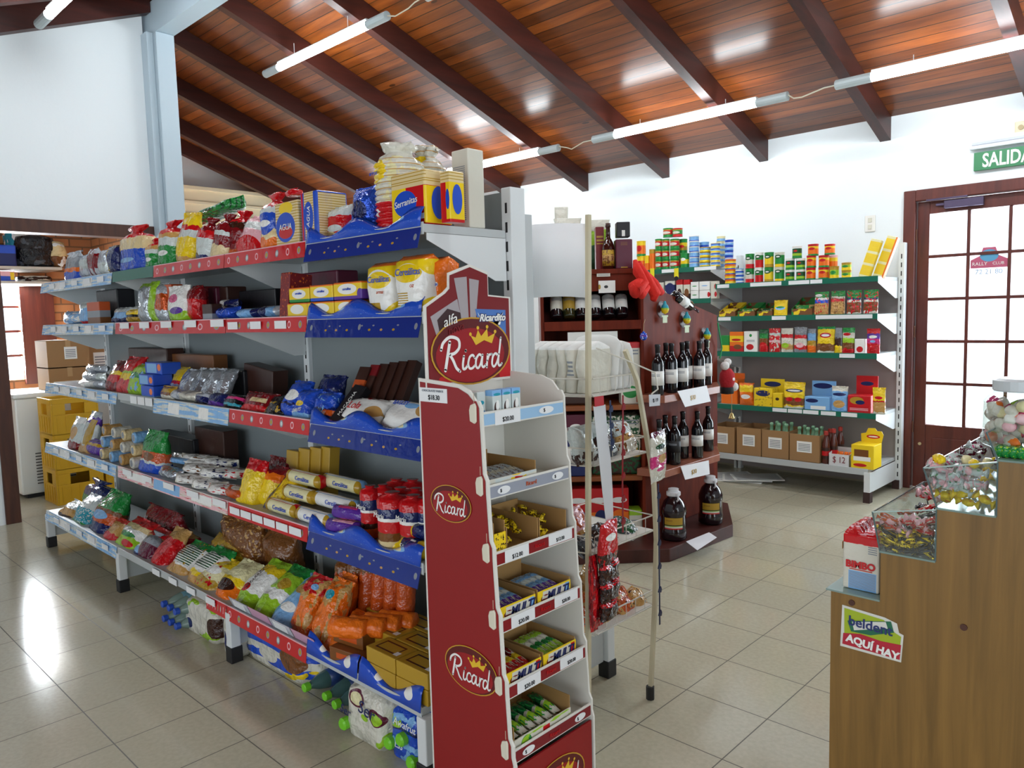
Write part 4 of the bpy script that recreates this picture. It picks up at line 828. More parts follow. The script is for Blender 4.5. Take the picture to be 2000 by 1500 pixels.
for i, (a, b, yt, dyy) in enumerate(((697, 722, 946, .03), (724, 748, 950, .07), (726, 764, 957, .0), (752, 782, 945, .07), (770, 806, 950, .02), (784, 812, 938, .1), (806, 838, 944, .05), (744, 774, 936, .15), (776, 806, 934, .18))):
    mar.append((a, b, yt, 'rollv', .06, 'o.2 n.3 R.5 W.55 b.75 R1' if i < 2 else 'C.15 N.3 R.5 W.56 b.74 R1', 'red tea biscuit roll', {'h': .175, 'dy': .012+dyy, 'cr': .3, 'wob': .01, 'tx': ('María', .14, 'W', .45, .64) if i in (2, 0, 4) else ('.', .02, 'W', .5, .5)}))
for q in mar:
    if q[7]['tx'][0] == '.': q[7].pop('tx')
goods('fourth gondola shelf', Z, Y, [
 (126, 148, 812, 'pouch', .08, 'r.25 c.8 W1', 'clear and red nut bag', {'lean': .2, 'sh': [e_('T', .5, .5, .25, .2)]}),
 (146, 168, 800, 'pouch', .08, 'T.2 c.7 P.85 S1', 'tall silver-topped nut bag', {'lean': .3, 'sh': [r_('y', .7, .5, .2, .3)]}),
 (160, 188, 856, 'pillow', .08, 'P.6 y.8 P1', 'purple sweet bag', {'lean': .2}),
] + cups + [
 (262, 300, 838, 'pouch', .12, 'B.25 c.3 o.5 G1', 'green-topped pasta bag', {'lean': .15, 'sh': [e_('N', .6, .4, .25, .1)]}),
 (300, 340, 892, 'lie', .1, 'S.3', 'crumpled silver foil bag', {'h': .05, 'metal': .7}),
 (324, 400, 884, 'lie', .05, 'W.2 L.5 W1', 'long white wafer stick', {'h': .03, 'dy': .12, 'z': .05, 'yaw': .15}),
 (336, 410, 890, 'lie', .05, 'W.3', 'long white wafer stick', {'h': .03, 'dy': .16, 'z': .06, 'yaw': .1}),
 (300, 380, 850, 'box', .1, 'K.3', 'black biscuit carton', {'dy': .25}),
 (384, 440, 838, 'box', .08, 'n.3', 'tall dark biscuit carton', {'dy': .28}),
] + wh + [
 (432, 470, 935, 'lie', .08, 'o.3', 'orange-rimmed biscuit pack', {'h': .05, 'sh': [e_('W', .5, .5, .3, .3)]}),
 (452, 486, 892, 'pouch', .1, 'Y.75 R1', 'glossy yellow and red noodle bag', {'lean': .25, 'r': .12}),
 (480, 516, 900, 'pillow', .1, 'Y.6 O.8 r1', 'orange and yellow noodle bag', {'lean': .45, 'dy': .04}),
 (496, 540, 912, 'pillow', .07, 'Y.3', 'yellow bag with blue stripe', {'lean': .8, 'sh': [r_('b', .15, .5, .12, .5), ('n', 'y', 12, .6)]}),
 (556, 578, 880, 'box', .05, 'y.3', 'mustard biscuit box', {'dy': .2, 'lean': .1, 'wob': .02}),
 (579, 600, 876, 'box', .05, 'y.3', 'mustard biscuit box', {'dy': .21, 'lean': .1}),
 (601, 622, 874, 'box', .05, 'y.3', 'mustard biscuit box', {'dy': .22, 'lean': .1}),
 (623, 640, 873, 'box', .05, 'y.3', 'mustard biscuit box', {'dy': .23, 'lean': .1}),
 (520, 566, 893, 'pillow', .06, 'r.3', 'dark red snack bag', {'dy': .2}),
] + rolls + [
 (640, 692, 978, 'rollx', .05, 'P.3', 'lower purple biscuit roll', {'h': .05, 'yaw': .2, 'sh': [('r', 'p', .4, .5, .2, .3)], 'AT': 'purple biscuit roll lying lowest beside the red tea biscuits'}),
 (652, 700, 975, 'rollx', .05, 'P.3', 'upper purple biscuit roll', {'h': .05, 'z': .05, 'dy': .03, 'yaw': .2, 'sh': [('r', 'M', .4, .5, .2, .3)], 'AT': 'purple biscuit roll resting on top of another purple one'}),
] + mar + [
 (776, 826, 1030, 'rollx', .05, 'Y.1 b.7 Y1', 'navy and yellow biscuit roll', {'h': .055, 'yaw': -.05, 'sh': [('r', 'W', .3, .5, .06, .1), e_('O', .75, .3, .15, .2)], 'tx': ('Criollitas', .3, 'W', .35, .6)}),
 (800, 846, 1022, 'rollx', .05, 'Y.1 b.8 Y1', 'navy biscuit roll', {'h': .05, 'z': .05, 'dy': .04}),
 (732, 772, 1040, 'pillow', .05, 'Y.3', 'yellow bag with chocolate picture', {'lean': .7, 'h': .1, 'sh': [e_('n', .5, .6, .3, .2)]}),
])
# ---- bottom shelf
Z, Y = T(5)
ob = []
for i, (a, b, yt) in enumerate(((640, 662, 1098), (664, 686, 1096), (688, 710, 1094), (712, 734, 1092), (736, 758, 1091), (760, 784, 1090))):
    ob.append((a, b, yt, 'rollv', .06, 'o.8 N1', 'tall rust-orange biscuit roll', {'dy': .2, 'lean': .12}))
bl = []
for i, (a, b, yt, dyy) in enumerate(((652, 694, 1195, .02), (690, 730, 1190, .07), (722, 758, 1184, .12), (752, 786, 1180, .17))):
    bl.append((a, b, yt, 'rollx', .07, 'O.3', 'orange biscuit roll', {'h': .075, 'dy': dyy, 'yaw': .45, 'w': .15, 'z': .075, 'r': .3}))
gold = []
k = 0
for zz in (0, .055):
    for dd in (0, .1, .2):
        for a, b in ((716, 772), (774, 836)):
            if zz and dd == 0 and a == 774: pass
            gold.append((a, b, 1300, 'box', .095, 'y.3', 'amber toffee biscuit pack', {'h': .053, 'dy': .012+dd, 'z': zz, 'axis': 3, 'r': .25, 'sh': [r_('n', .5, .5, .34, .3), r_('y', .5, .5, .3, .22), r_('W', .85, .3, .07, .12)],
               'AT': f'amber toffee biscuit pack, {"lower" if not zz else "upper"} layer, {ORD[k % 6]} of six beside the red display'})); k += 1
cara = [(a, b, 1290, 'box', .1, 'N.3', 'brown caramel biscuit pack', {'h': .05, 'dy': .012+dd, 'z': zz, 'yaw': .15, 'r': .2, 'sh': [r_('o', .5, .5, .3, .2)], 'AT': lb}) for a, b, dd, zz, lb in (
    (650, 706, 0, 0, 'brown caramel biscuit pack lying on the bottom shelf tray front'), (654, 708, .11, 0, 'brown caramel biscuit pack lying second row behind the front one'), (656, 704, .03, .051, 'brown caramel biscuit pack resting on top of the brown pile'))]
goods('bottom gondola shelf', Z, Y, [
 (106, 132, 968, 'pouch', .16, 'n.15 T.5 c1', 'clear bag of chips', {'lean': .5}),
 (130, 158, 956, 'pouch', .16, 'G.1 t.5 c.8 S1', 'teal netted bag', {'lean': .5, 'sh': [('n', 'c', 20, .56)]}),
 (160, 194, 948, 'pouch', .16, 'b.25 o.45 N.55 G1', 'green-topped navy bag', {'lean': .45, 'sh': [e_('L', .5, .4, .3, .1)]}),
 (150, 200, 935, 'loaf', .12, 'G.5 b1', 'dark green bag', {'dy': .16, 'lean': .1}),
 (194, 216, 1005, 'pouch', .09, 'R.3 T.8 R1', 'tan and red noodle bag', {'lean': .65}),
 (212, 252, 1000, 'pouch', .16, 'l.35 W.6 C.75 R1', 'lime and white noodle bag', {'lean': .65, 'sh': [e_('G', .5, .4, .3, .08), e_('R', .7, .15, .2, .1)], 'r': .15}),
 (250, 284, 1018, 'pouch', .16, 'b.1 L.25 W.5 T.7 R1', 'white and pale blue noodle bag', {'lean': .65}),
 (258, 286, 1055, 'loaf', .08, 'm.5 X1', 'plum-coloured lentil bag', {'lean': .6, 'h': .15}),
 (284, 312, 1050, 'pouch', .09, 'R.5 R.7 T1', 'red-bottomed noodle bag', {'lean': .7, 'h': .22}),
 (262, 330, 990, 'pouch', .16, 'T.3 r1', 'dim crimson noodle bag', {'dy': .2, 'lean': .1}),
 (300, 350, 1030, 'pouch', .16, 'T.3 R.7 T1', 'dim tan and red noodle bag', {'dy': .2, 'lean': .15}),
 (312, 352, 1040, 'pouch', .16, 'T.25 W.8 G1', 'green-topped white noodle bag', {'lean': .7, 'sh': [('l', 'g', .5, .55, .35, .25, 18), ('n', 'y', 9, .64)], 'r': .15}),
 (350, 386, 1050, 'pouch', .16, 'T.2 Y.3 W.8 G1', 'green-topped white noodle bag', {'lean': .7, 'sh': [('l', 'g', .5, .6, .35, .2, 18)], 'r': .15}),
 (364, 412, 1070, 'pouch', .16, 'y.3 q.7 Y1', 'yellow rigatoni bag', {'lean': .7, 'sh': [('n', 'R', 7, .63), e_('W', .5, .55, .3, .12)]}),
 (404, 444, 1075, 'pouch', .16, 'O.35 Y.5 q1', 'orange bag with brown picture', {'lean': .7, 'sh': [e_('n', .45, .3, .35, .14)]}),
 (380, 444, 1040, 'pillow', .12, 'Y.6 y1', 'crumpled yellow bag', {'dy': .16, 'lean': .5}),
 (440, 482, 1072, 'pouch', .16, 'X.1 l.3 W.7 Y.85 l1', 'lime and cream pasta bag', {'lean': .75, 'tx': ('MATARAZZO', .09, 'n', .5, .55, -1.2), 'sh': [e_('R', .35, .35, .14, .08)]}),
 (478, 518, 1082, 'pouch', .16, 'l.35 W.5 l.8 G1', 'lime green pasta bag', {'lean': .75, 'sh': [e_('y', .6, .62, .25, .1)]}),
 (512, 556, 1100, 'pouch', .16, 'L.3', 'sky-blue pasta bag', {'lean': .75, 'sh': [e_('W', .5, .35, .3, .08), e_('T', .5, .7, .3, .1)]}),
 (420, 500, 1015, 'pillow', .14, 'N.3', 'brown sack of pasta', {'dy': .24, 'sh': [('n', 'T', 14, .6)]}),
 (500, 560, 1040, 'pillow', .14, 'n.3 N1', 'dark brown sack', {'dy': .26}),
 (548, 586, 1112, 'pillow', .1, 'o.2 O.7 R1', 'shiny orange madeleine bag', {'lean': .5, 'r': .1, 'cr': 1, 'sh': [('n', 'T', 4, .56), e_('L', .65, .8, .14, .05)]}),
 (586, 624, 1120, 'pillow', .1, 'o.2 O.3', 'shiny orange madeleine bag', {'lean': .5, 'dy': .01, 'r': .1, 'cr': 1, 'sh': [('n', 'T', 4, .56), e_('t', .5, .75, .2, .07)]}),
 (622, 650, 1112, 'pillow', .09, 'o.3 O1', 'rust and orange madeleine bag', {'lean': .35, 'dy': .1, 'sh': [e_('t', .5, .75, .2, .07)]}),
 (610, 660, 1210, 'pillow', .07, 'O.3', 'small orange sponge bag', {'lean': .9, 'h': .16, 'sh': [r_('W', .7, .4, .06, .06)]}),
 (640, 690, 1230, 'pillow', .07, 'o.3 O1', 'rust-coloured sponge bag', {'lean': .9, 'h': .14, 'z': .05, 'dy': .05, 'tx': ('Marú', .18, 'n', .5, .5)}),
] + ob + bl + cara + gold)
# ------------------------------------------------------------------ goods on the wall shelving
def stack(place, zb, yt, n, px0, px1, desc, bands, sh=(), which='', dy=.02, metal=.15, z=0, kind='can', d=None, tx=None):
    Y = WYF+dy; x0, x1 = xat(px0, Y, zb), xat(px1, Y, zb); w = abs(x1-x0)*.96; x = (x0+x1)/2; top = zat(yt, x, Y+w/2)+.004; h = (top-zb-z)/n
    nm = '_'.join(desc.replace('-', ' ').split()[-2:]).lower(); first = None
    for k in range(n):
        m = art(bands if isinstance(bands, str) else bands[k % len(bands)], sh, .3, .02, 0, metal)
        if first is None or not isinstance(bands, str): ob = build(kind, nm, w, h, d or w, m, k); first = ob
        else: ob = first.copy(); COL.objects.link(ob); ob.parent = None
        ob.location = (x+random.uniform(-.002, .002), Y, zb+z+k*h+.0004*k); ob.rotation_euler = (0, 0, 0)
        pos = '' if n == 1 else ('bottom ' if k == 0 else 'top ' if k == n-1 else f'{ORD[k]}-from-bottom ')
        tag(ob, f'{pos}{desc}, {which}, {place}', desc.split()[-1], f'tins and cans on the {place}')
P1 = 'upper shelf behind the rack'
can_sh = [e_('W', .5, .62, .3, .12), e_('G', .5, .62, .2, .07)]
z = W2[1]
stack(P1, z, 472, 2, 1240, 1256, 'orange peach can', 'G.15 O.7 Y1', [e_('R', .5, .5, .3, .2)], 'next to maroon box')
stack(P1, z, 500, 1, 1257, 1266, 'squat orange can', 'O.5 Y1', (), 'between peach cans')
stack(P1, z, 488, 1, 1266, 1277, 'tall amber can', 'O.8 y1', (), 'in a gap')
for i, (a, b, yt, n) in enumerate(((1277, 1290, 468, 3), (1291, 1304, 468, 3), (1305, 1322, 468, 3))):
    stack(P1, z, yt, n, a, b, 'red and green tomato can', 'G.3 R.75 y.85 G1', [e_('w', .5, .5, .4, .15)], f'{ORD[i]} tomato column')
hc = zat(448, -3.9, WYF)
stack(P1, z, 447, 1, 1291, 1309, 'red and green tomato can', 'G.3 R.75 y.85 G1', [e_('w', .5, .5, .4, .15)], 'capping the columns', z=zat(468, -3.95, WYF+.02)-z+.006)
stack(P1, z, 447, 1, 1310, 1328, 'green and red pea can', 'R.3 G.75 y.85 R1', [e_('w', .5, .5, .4, .15)], 'capping the columns', z=zat(468, -3.9, WYF+.02)-z+.006)
stack(P1, z, 468, 2, 1323, 1338, 'yellow-green corn can', 'G.25 y.5 Y.75 G1', [e_('R', .5, .5, .35, .1)], 'beside tomatoes', dy=.1)
stack(P1, z, 496, 1, 1325, 1341, 'green sweetcorn can', 'G.3 Y.6 G1', [e_('W', .5, .6, .3, .1)], 'ahead of corn')
stack(P1, z, 462, 6, 1342, 1360, 'pale blue tuna tin', 'B.15 L.8 W1', (), 'tallest blue stack')
stack(P1, z, 484, 4, 1362, 1382, 'yellow and blue tuna tin', 'Y.4 L.8 y1', (), 'beside blue stack')
stack(P1, z, 474, 4, 1362, 1380, 'plain blue tuna tin', 'B.5 L1', (), 'rear row', dy=.12)
stack(P1, z, 476, 5, 1384, 1402, 'gold-rimmed tuna tin', 'Y.3 L.6 B.8 q1', (), 'middle stack')
stack(P1, z, 463, 6, 1396, 1412, 'cream-lidded tuna tin', 'L.5 q1', (), 'rear stack', dy=.12)
stack(P1, z, 470, 5, 1412, 1428, 'sky-blue tuna tin', 'L.4 W.5 B1', (), 'end stack', dy=.06)
P2 = 'second wall shelf behind the rack'
z = W2[2]
goods(P2, z, WYF, [
 (1283, 1296, 552, 'box', .05, 'w.3', 'white dessert box', {'sh': [e_('n', .5, .6, .4, .2)]}),
 (1299, 1318, 549, 'box', .05, 'w.5 b.8 w1', 'white box with dark oval', {'sh': [e_('b', .5, .6, .45, .3)]}),
 (1321, 1333, 546, 'box', .05, 'N.3 w.75 R1', 'red-topped cocoa box', {'sh': [e_('n', .5, .35, .35, .2)]}),
 (1335, 1347, 546, 'box', .05, 'n.3 w.75 R1', 'red-topped cocoa box', {'sh': [e_('N', .5, .35, .35, .2)]}),
 (1349, 1364, 566, 'box', .05, 'W.3', 'lower white tea box', {'h': .075, 'sh': [e_('G', .5, .5, .3, .06)]}),
 (1366, 1386, 566, 'box', .05, 'W.3', 'lower wide white box', {'h': .075, 'sh': [e_('R', .9, .5, .12, .3)]}),
 (1349, 1364, 548, 'box', .05, 'W.3', 'upper white tea box', {'h': .075, 'z': .077, 'sh': [e_('G', .5, .5, .3, .06)]}),
 (1366, 1386, 548, 'box', .05, 'W.3', 'upper wide white box', {'h': .075, 'z': .077, 'sh': [e_('L', .5, .5, .3, .06)]}),
 (1388, 1400, 549, 'box', .05, 'w.3', 'white box with red fruit', {'sh': [e_('R', .8, .7, .2, .15), e_('R', .8, .25, .2, .15)]}),
], far='wine rack')
P3 = 'top green-edged wall shelf'; z = W1[1]
stack(P3, z, 508, 5, 1411, 1432, 'orange and blue tuna tin', 'B.2 Y.6 O1', (), 'first stack')
stack(P3, z, 526, 4, 1433, 1449, 'white and blue tuna tin', 'B.4 W.7 L1', (), 'second stack')
for i, (a, b, yt, bands, ds) in enumerate(((1452, 1469, 497, 'R.3 w.6 G1', 'red and green bean can'), (1471, 1487, 494, 'R.5 G.8 W1', 'crimson beetroot can'), (1489, 1507, 494, 'y.2 Y.7 G1', 'yellow chickpea can'), (1509, 1528, 494, 'Y.2 G.8 w1', 'green lentil can'))):
    stack(P3, z, yt, 2, a, b, ds, bands, [e_('g', .5, .7, .35, .13), e_('W', .5, .7, .2, .05)], 'stack of two')
for i, (a, b) in enumerate(((1530, 1548), (1551, 1569))):
    stack(P3, z, 506, 2, a, b, 'dark green pea can', 'G.2 l.4 g.8 W1', [e_('R', .5, .6, .2, .08)], f'{ORD[i]} pea stack')
stack(P3, z, 482, 1, 1543, 1562, 'dark green pea can', 'G.2 l.4 g.8 W1', [e_('R', .5, .6, .2, .08)], 'on the pea stacks', z=zat(506, -2.6, WYF+.02)-z+.006)
for i, (a, b) in enumerate(((1571, 1590), (1594, 1615))):
    stack(P3, z, 500, 2, a, b, 'orange apricot can', 'G.15 O.6 Y.8 R1', [e_('R', .5, .6, .3, .12)], f'{ORD[i]} apricot stack')
hh = zat(500, -2.4, WYF+.02)-z+.006
stack(P3, z, 478, 1, 1573, 1594, 'orange apricot can', 'G.15 O.6 Y.8 R1', [e_('R', .5, .6, .3, .12)], 'on the first apricot stack', z=hh)
stack(P3, z, 478, 1, 1606, 1627, 'orange apricot can', 'G.15 O.6 Y.8 R1', [e_('R', .5, .6, .3, .12)], 'on the second apricot stack', z=hh)
stack(P3, z, 500, 2, 1612, 1632, 'pale orange fruit can', 'O.5 Y.8 p1', (), 'rear pair', dy=.12)
stack(P3, z, 521, 1, 1617, 1636, 'yellow-green artichoke can', 'Y.3 l.7 y1', [e_('G', .5, .5, .3, .15)], 'single front can')
stack(P3, z, 514, 2, 1640, 1660, 'yellow olive can', 'Y.4 l.7 y1', [e_('G', .5, .5, .3, .15)], 'end of the cans')
goods(P3, z, WYF, [
 (1672, 1700, 466, 'box', .05, 'Y.3', 'leaning yellow box column', {'w': .075, 'roll': .28, 'lean': .12, 'cr': .1, 'sh': [('s', 'G', 3.2, .08), ('s', 'q', 3.2, .2)], 'AT': 'front leaning yellow and green box strip on the top wall shelf'}),
 (1702, 1726, 460, 'box', .05, 'Y.3', 'rear yellow box column', {'w': .075, 'dy': .08, 'roll': .3, 'lean': .12, 'sh': [('s', 'R', 3.2, .08), ('s', 'q', 3.2, .2), r_('O', .95, .5, .1, .5)], 'AT': 'rear leaning yellow box strip with orange side, top wall shelf'}),
])
P4 = 'second green-edged wall shelf'; z = W1[2]
tr = []
for i, (a, b, c) in enumerate(((1405, 1436, 'Y'), (1441, 1474, 'G'), (1479, 1508, 'g'), (1546, 1586, 'G'))):
    Y0 = WYF+.02; x0, x1 = xat(a, Y0, z), xat(b, Y0, z); zt = zat(600 if i < 3 else 592, x0, Y0)
    e = tag(empty('soup_tray', ((x0+x1)/2, Y0, z)), f'open cardboard soup tray, {ORD[i]} from the wine rack on the second wall shelf', 'tray', 'open soup trays on the wall shelf'); w = (x1-x0); h = (zt-z)*.55
    G().box(-w/2, w/2, 0, .004, 0, h).box(-w/2, -w/2+.004, .004, .2, 0, h*1.1).box(w/2-.004, w/2, .004, .2, 0, h*1.1).box(-w/2, w/2, .2, .204, 0, h*2.6).prism([(.004, h), (.2, h*2.6), (.2, h), ], -w/2, -w/2+.004, 'x').prism([(.004, h), (.2, h*2.6), (.2, h)], w/2-.004, w/2, 'x').out('carton', art('G.3' if i else 'Y.3', [r_('Y', .5, .2, .4, .15), ('n', 'N', 2, .5)], .6, 0), e)
    for k in range(6):
        v, f = loftv('pillow', w*.85, h*1.5, .02, k+i*9); o = obj('sachet', v, f, art('g.3 N.6 '+c+'1', [('n', 'T', 4, .6)], .3), e, smooth=True, loc=(0, .02+k*.028, .005), rot=(-.25, 0, random.uniform(-.05, .05)))
pg = dict(lean=.06)
goods(P4, z, WYF, [
 (1509, 1536, 586, 'pouch', .04, 'Y.3', 'yellow broth pouch', {'lean': .1, 'sh': [e_('L', .5, .5, .35, .12), e_('G', .5, .55, .3, .06)]}),
 (1588, 1616, 570, 'pouch', .04, 'T.5 B.66 W.74 G1', 'blue-banded risotto pouch', {**pg, 'sh': [('n', 'R', 9, .6), e_('W', .3, .85, .25, .06)]}),
 (1620, 1648, 568, 'pouch', .04, 'T.55 R.68 w.76 G1', 'red-banded pasta pouch', {**pg, 'sh': [('n', 'N', 9, .58)]}),
 (1652, 1680, 567, 'pouch', .04, 'w.1 N.5 w.6 b.68 G1', 'green-topped stew pouch', {**pg, 'sh': [('n', 'R', 8, .55)]}),
 (1684, 1713, 566, 'pouch', .04, 'w.15 N.5 w.6 b.68 G1', 'navy-banded bolognese pouch', {**pg, 'sh': [('n', 'R', 8, .55)]}),
])
P5 = 'third green-edged wall shelf'; z = W1[3]
goods(P5, z, WYF, [
 (1408, 1424, 655, 'box', .05, 'Y.4 G1', 'green and yellow rice box', {}),
 (1425, 1451, 648, 'box', .05, 'R.3 O.5 Y.8 O1', 'orange crumble box', {'sh': [e_('R', .5, .6, .35, .06), e_('N', .6, .25, .3, .12)]}),
 (1453, 1479, 647, 'box', .05, 'W.3', 'white tomato box', {'sh': [e_('R', .45, .25, .28, .14), e_('G', .5, .8, .1, .07), ('l', 'X', .5, .55, .3, .05, 30)]}),
 (1481, 1499, 643, 'pouch', .04, 'R.3 N.6 G.8 g1', 'dark green sauce pouch', {'sh': [e_('R', .5, .3, .4, .14)]}),
 (1500, 1523, 641, 'pouch', .04, 'R.4 p.5 R.7 c.8 R1', 'bright red sauce pouch', {'sh': [('n', 'w', 6, .6)]}),
 (1524, 1548, 641, 'pouch', .04, 'w.15 T.35 w.6 R.75 w1', 'silver and red cheese pouch', {'sh': [e_('l', .4, .3, .3, .1)]}),
 (1549, 1574, 639, 'pouch', .04, 'X.15 R.3 w.55 R.7 X1', 'silver and pink ham pouch', {'sh': [e_('p', .5, .3, .3, .1)]}),
 (1575, 1592, 642, 'pouch', .04, 'O.3 y.5 L.8 X1', 'blue and orange sauce pouch', {'dy': .03}),
 (1593, 1628, 638, 'pouch', .05, 'w.1 N.35 Y.9 G1', 'large yellow mayonnaise pouch', {'lean': .05, 'sh': [e_('R', .5, .68, .3, .1), e_('W', .5, .68, .22, .05)]}),
 (1628, 1642, 640, 'pouch', .04, 'Y.3 n.6 X1', 'brown and silver sauce pouch', {'dy': .03}),
 (1643, 1667, 640, 'pouch', .04, 'R.2 N.4 l.6 w.8 G1', 'lime sauce pouch', {'sh': [e_('R', .4, .75, .3, .06)]}),
 (1669, 1689, 662, 'box', .04, 'W.3', 'small white cherry box', {'sh': [e_('R', .5, .3, .32, .2)]}),
 (1691, 1717, 642, 'pouch', .04, 'R.4 M.6 P.8 R1', 'magenta ketchup pouch', {'sh': [e_('W', .5, .68, .3, .06), e_('L', .5, .5, .2, .05)]}),
])
P6 = 'fourth green-edged wall shelf'; z = W1[4]
goods(P6, z, WYF, [
 (1408, 1440, 742, 'box', .14, 'O.3', 'orange snack display box', {'dy': .06, 'flap': .05, 'wob': 0}),
 (1442, 1470, 748, 'pillow', .06, 'O.6 Y.9 O1', 'bright orange chip bag', {'sh': [e_('W', .5, .4, .3, .1)]}),
 (1472, 1508, 758, 'box', .12, 'Y.3', 'yellow mustard display box', {'sh': [e_('b', .5, .72, .38, .16), ('n', 'y', 7, .6)]}),
 (1486, 1532, 740, 'box', .01, 'Y.3', 'yellow header card', {'dy': .16, 'sh': [e_('b', .5, .8, .35, .1)]}),
 (1509, 1527, 768, 'box', .1, 'Y.3', 'small yellow packet box', {'dy': .01, 'sh': [e_('n', .5, .6, .2, .1)]}),
 (1528, 1569, 746, 'pouch', .04, 'w.1 Y.15 N.4 Y1', 'yellow pouch with burger picture', {'lean': .04, 'sh': [e_('b', .5, .68, .4, .07), e_('W', .5, .68, .3, .035), e_('R', .3, .35, .16, .08), e_('R', .7, .35, .16, .08)]}),
 (1571, 1620, 775, 'box', .12, 'L.3', 'blue mayonnaise display box', {'sh': [r_('W', .55, .2, .3, .13), e_('b', .3, .7, .25, .15)]}),
 (1586, 1632, 744, 'box', .01, 'L.3', 'blue header card', {'dy': .16, 'sh': [e_('b', .45, .82, .4, .1)]}),
 (1622, 1654, 754, 'pouch', .04, 'L.8 w1', 'light blue mayonnaise pouch', {'lean': .05, 'sh': [e_('b', .5, .68, .4, .06), e_('T', .5, .3, .35, .15)]}),
 (1655, 1700, 772, 'box', .12, 'R.3', 'red ketchup display box', {'sh': [e_('y', .4, .7, .3, .2), e_('b', .55, .6, .2, .12), ('l', 'p', .5, .2, .4, .08, 12)]}),
 (1672, 1714, 734, 'box', .01, 'R.3', 'red header card', {'dy': .16, 'sh': [e_('b', .5, .78, .3, .06)]}),
 (1703, 1728, 757, 'pouch', .04, 'w.1 T.45 R.5 Y1', 'yellow tapering sauce pouch', {'sh': [e_('R', .5, .62, .3, .06)]}),
])
# bottom wall shelf: cartons, bottles, boxes
z = .25; YF = 5.80
M_cb = art('N.3', [], .7, .05, 0)
M_card2 = mat('carton_brown', 'a07a50', .75, bump=.05)
def carton(name, x0, x1, y0, d, zb, h, label, tape=False, lab=(.25, .35, .5, .4), group=None, open_=True):
    e = tag(empty(name, ((x0+x1)/2, y0, zb)), label, 'carton', group); w = x1-x0
    g = G().box(-w/2, w/2, 0, .004, 0, h).box(-w/2, w/2, d-.004, d, 0, h).box(-w/2, -w/2+.004, .004, d-.004, 0, h).box(w/2-.004, w/2, .004, d-.004, 0, h).box(-w/2, w/2, 0, d, 0, .004)
    if not open_: g.box(-w/2, w/2, 0, d, h-.004, h)
    g.out('carton', M_card2, e)
    G().box(-w/2+w*lab[0], -w/2+w*(lab[0]+lab[2]), -.0015, -.0005, h*lab[1], h*(lab[1]+lab[3])).out('paper_label', art('W.3', [('l', 'X', .5, .5, .4, .35, 7)], .5, 0, 0), e)
    if tape: G().box(-.02, .02, -.0012, -.0003, h*.6, h).box(-.02, .02, 0, d, h, h+.001).out('tape', mat('tape_tan', 'b8966a', .3), e)
    return e
for i, (a, b, yt) in enumerate(((1385, 1434, 833), (1439, 1486, 836), (1488, 1540, 841), (1542, 1600, 849))):
    x0, x1 = xat(a, YF+.02, z), xat(b, YF+.02, z); h = zat(yt, (x0+x1)/2, YF+.02)-z
    carton('carton', x0, x1, YF+.02, .3, z, h, f'open brown carton with paper label, {ORD[i]} from the wine rack on the bottom wall shelf', group='open cartons on the bottom wall shelf')
    if i >= 2:
        for k in range(6):
            X = x0+.05+(x1-x0-.1)*(k % 3)/2; o = G().lathe([(.02, 0), (.024, .02), (.024, h*.8), (.014, h*.95), (.012, h*1.1), (.015, h*1.11), (.015, h*1.2), (.004, h*1.22)], 12).out('green_bottle', mat('bottle_green', '7fae8a', .1, coat=.5), loc=(X, YF+.09+.1*(k//3), z+.005), smooth=True)
            tag(o, f'{ORD[k]} clear green bottle inside the {"third" if i == 2 else "fourth"} open carton', 'bottle', 'green bottles in the open cartons')
for i, (px, dy, yt) in enumerate(((1610, .03, 843), (1625, .08, 838), (1638, .2, 834), (1618, .16, 838))):
    X = xat(px, YF+dy, z); h = zat(yt, X, YF+dy)-z; r = .03
    e = G().lathe([(r*.9, 0), (r, .01), (r, h*.6), (r*.5, h*.82), (r*.42, h*.9)], 14).out('sauce_bottle', mat('bottle_brown', '5a2a20', .15), loc=(X, YF+dy+r, z), smooth=True)
    G().lathe([(r*.55, h*.88), (r*.55, h*.98), (r*.4, h)], 12).out('cap', mat('cap_red', 'a83028', .3), e); G().lathe([(r*1.02, h*.15), (r*1.02, h*.5)], 14).out('bottle_label', art('n.3', [r_('R', .5, .5, .5, .2)], .4, 0), e)
    tag(e, f'{ORD[i]} brown sauce bottle with red cap beside the last open carton', 'bottle', 'brown sauce bottles by the cartons')
x0, x1 = xat(1618, YF+.02, z), xat(1659, YF+.02, z); h = zat(886, x0, YF)-z
e = tag(empty('price_box', ((x0+x1)/2, YF+.02, z)), 'white open box with handwritten price $ 12', 'box'); w = x1-x0
G().box(-w/2, w/2, 0, .004, 0, h).prism([(0, 0), (.16, 0), (.16, h*1.35), (0, h)], -w/2, -w/2+.004, 'x').prism([(0, 0), (.16, 0), (.16, h*1.35), (0, h)], w/2-.004, w/2, 'x').box(-w/2, w/2, .156, .16, 0, h*1.35).out('box', mat('white_box', 'dcdcdc', .6), e)
text('$ 12', h*.75, ink('7a2430'), e, (0, -.002, h*.5), sx=.8)
for k in range(4):
    v, f = loftv('pillow', w*.2, h*1.05, .03, k); tag(obj('snack_packet', v, f, art('Y.3 O1', [], .25), smooth=True, loc=((x0+x1)/2-w*.33+k*w*.22, YF+.08, z+.01), rot=(-.3, 0, 0)), f'{ORD[k]} yellow packet inside the box priced $ 12', 'packet', 'yellow packets in the $ 12 box')
x0, x1 = xat(1662, YF+.01, z), xat(1706, YF+.01, z); h = zat(868, x0, YF)-z; w = x1-x0
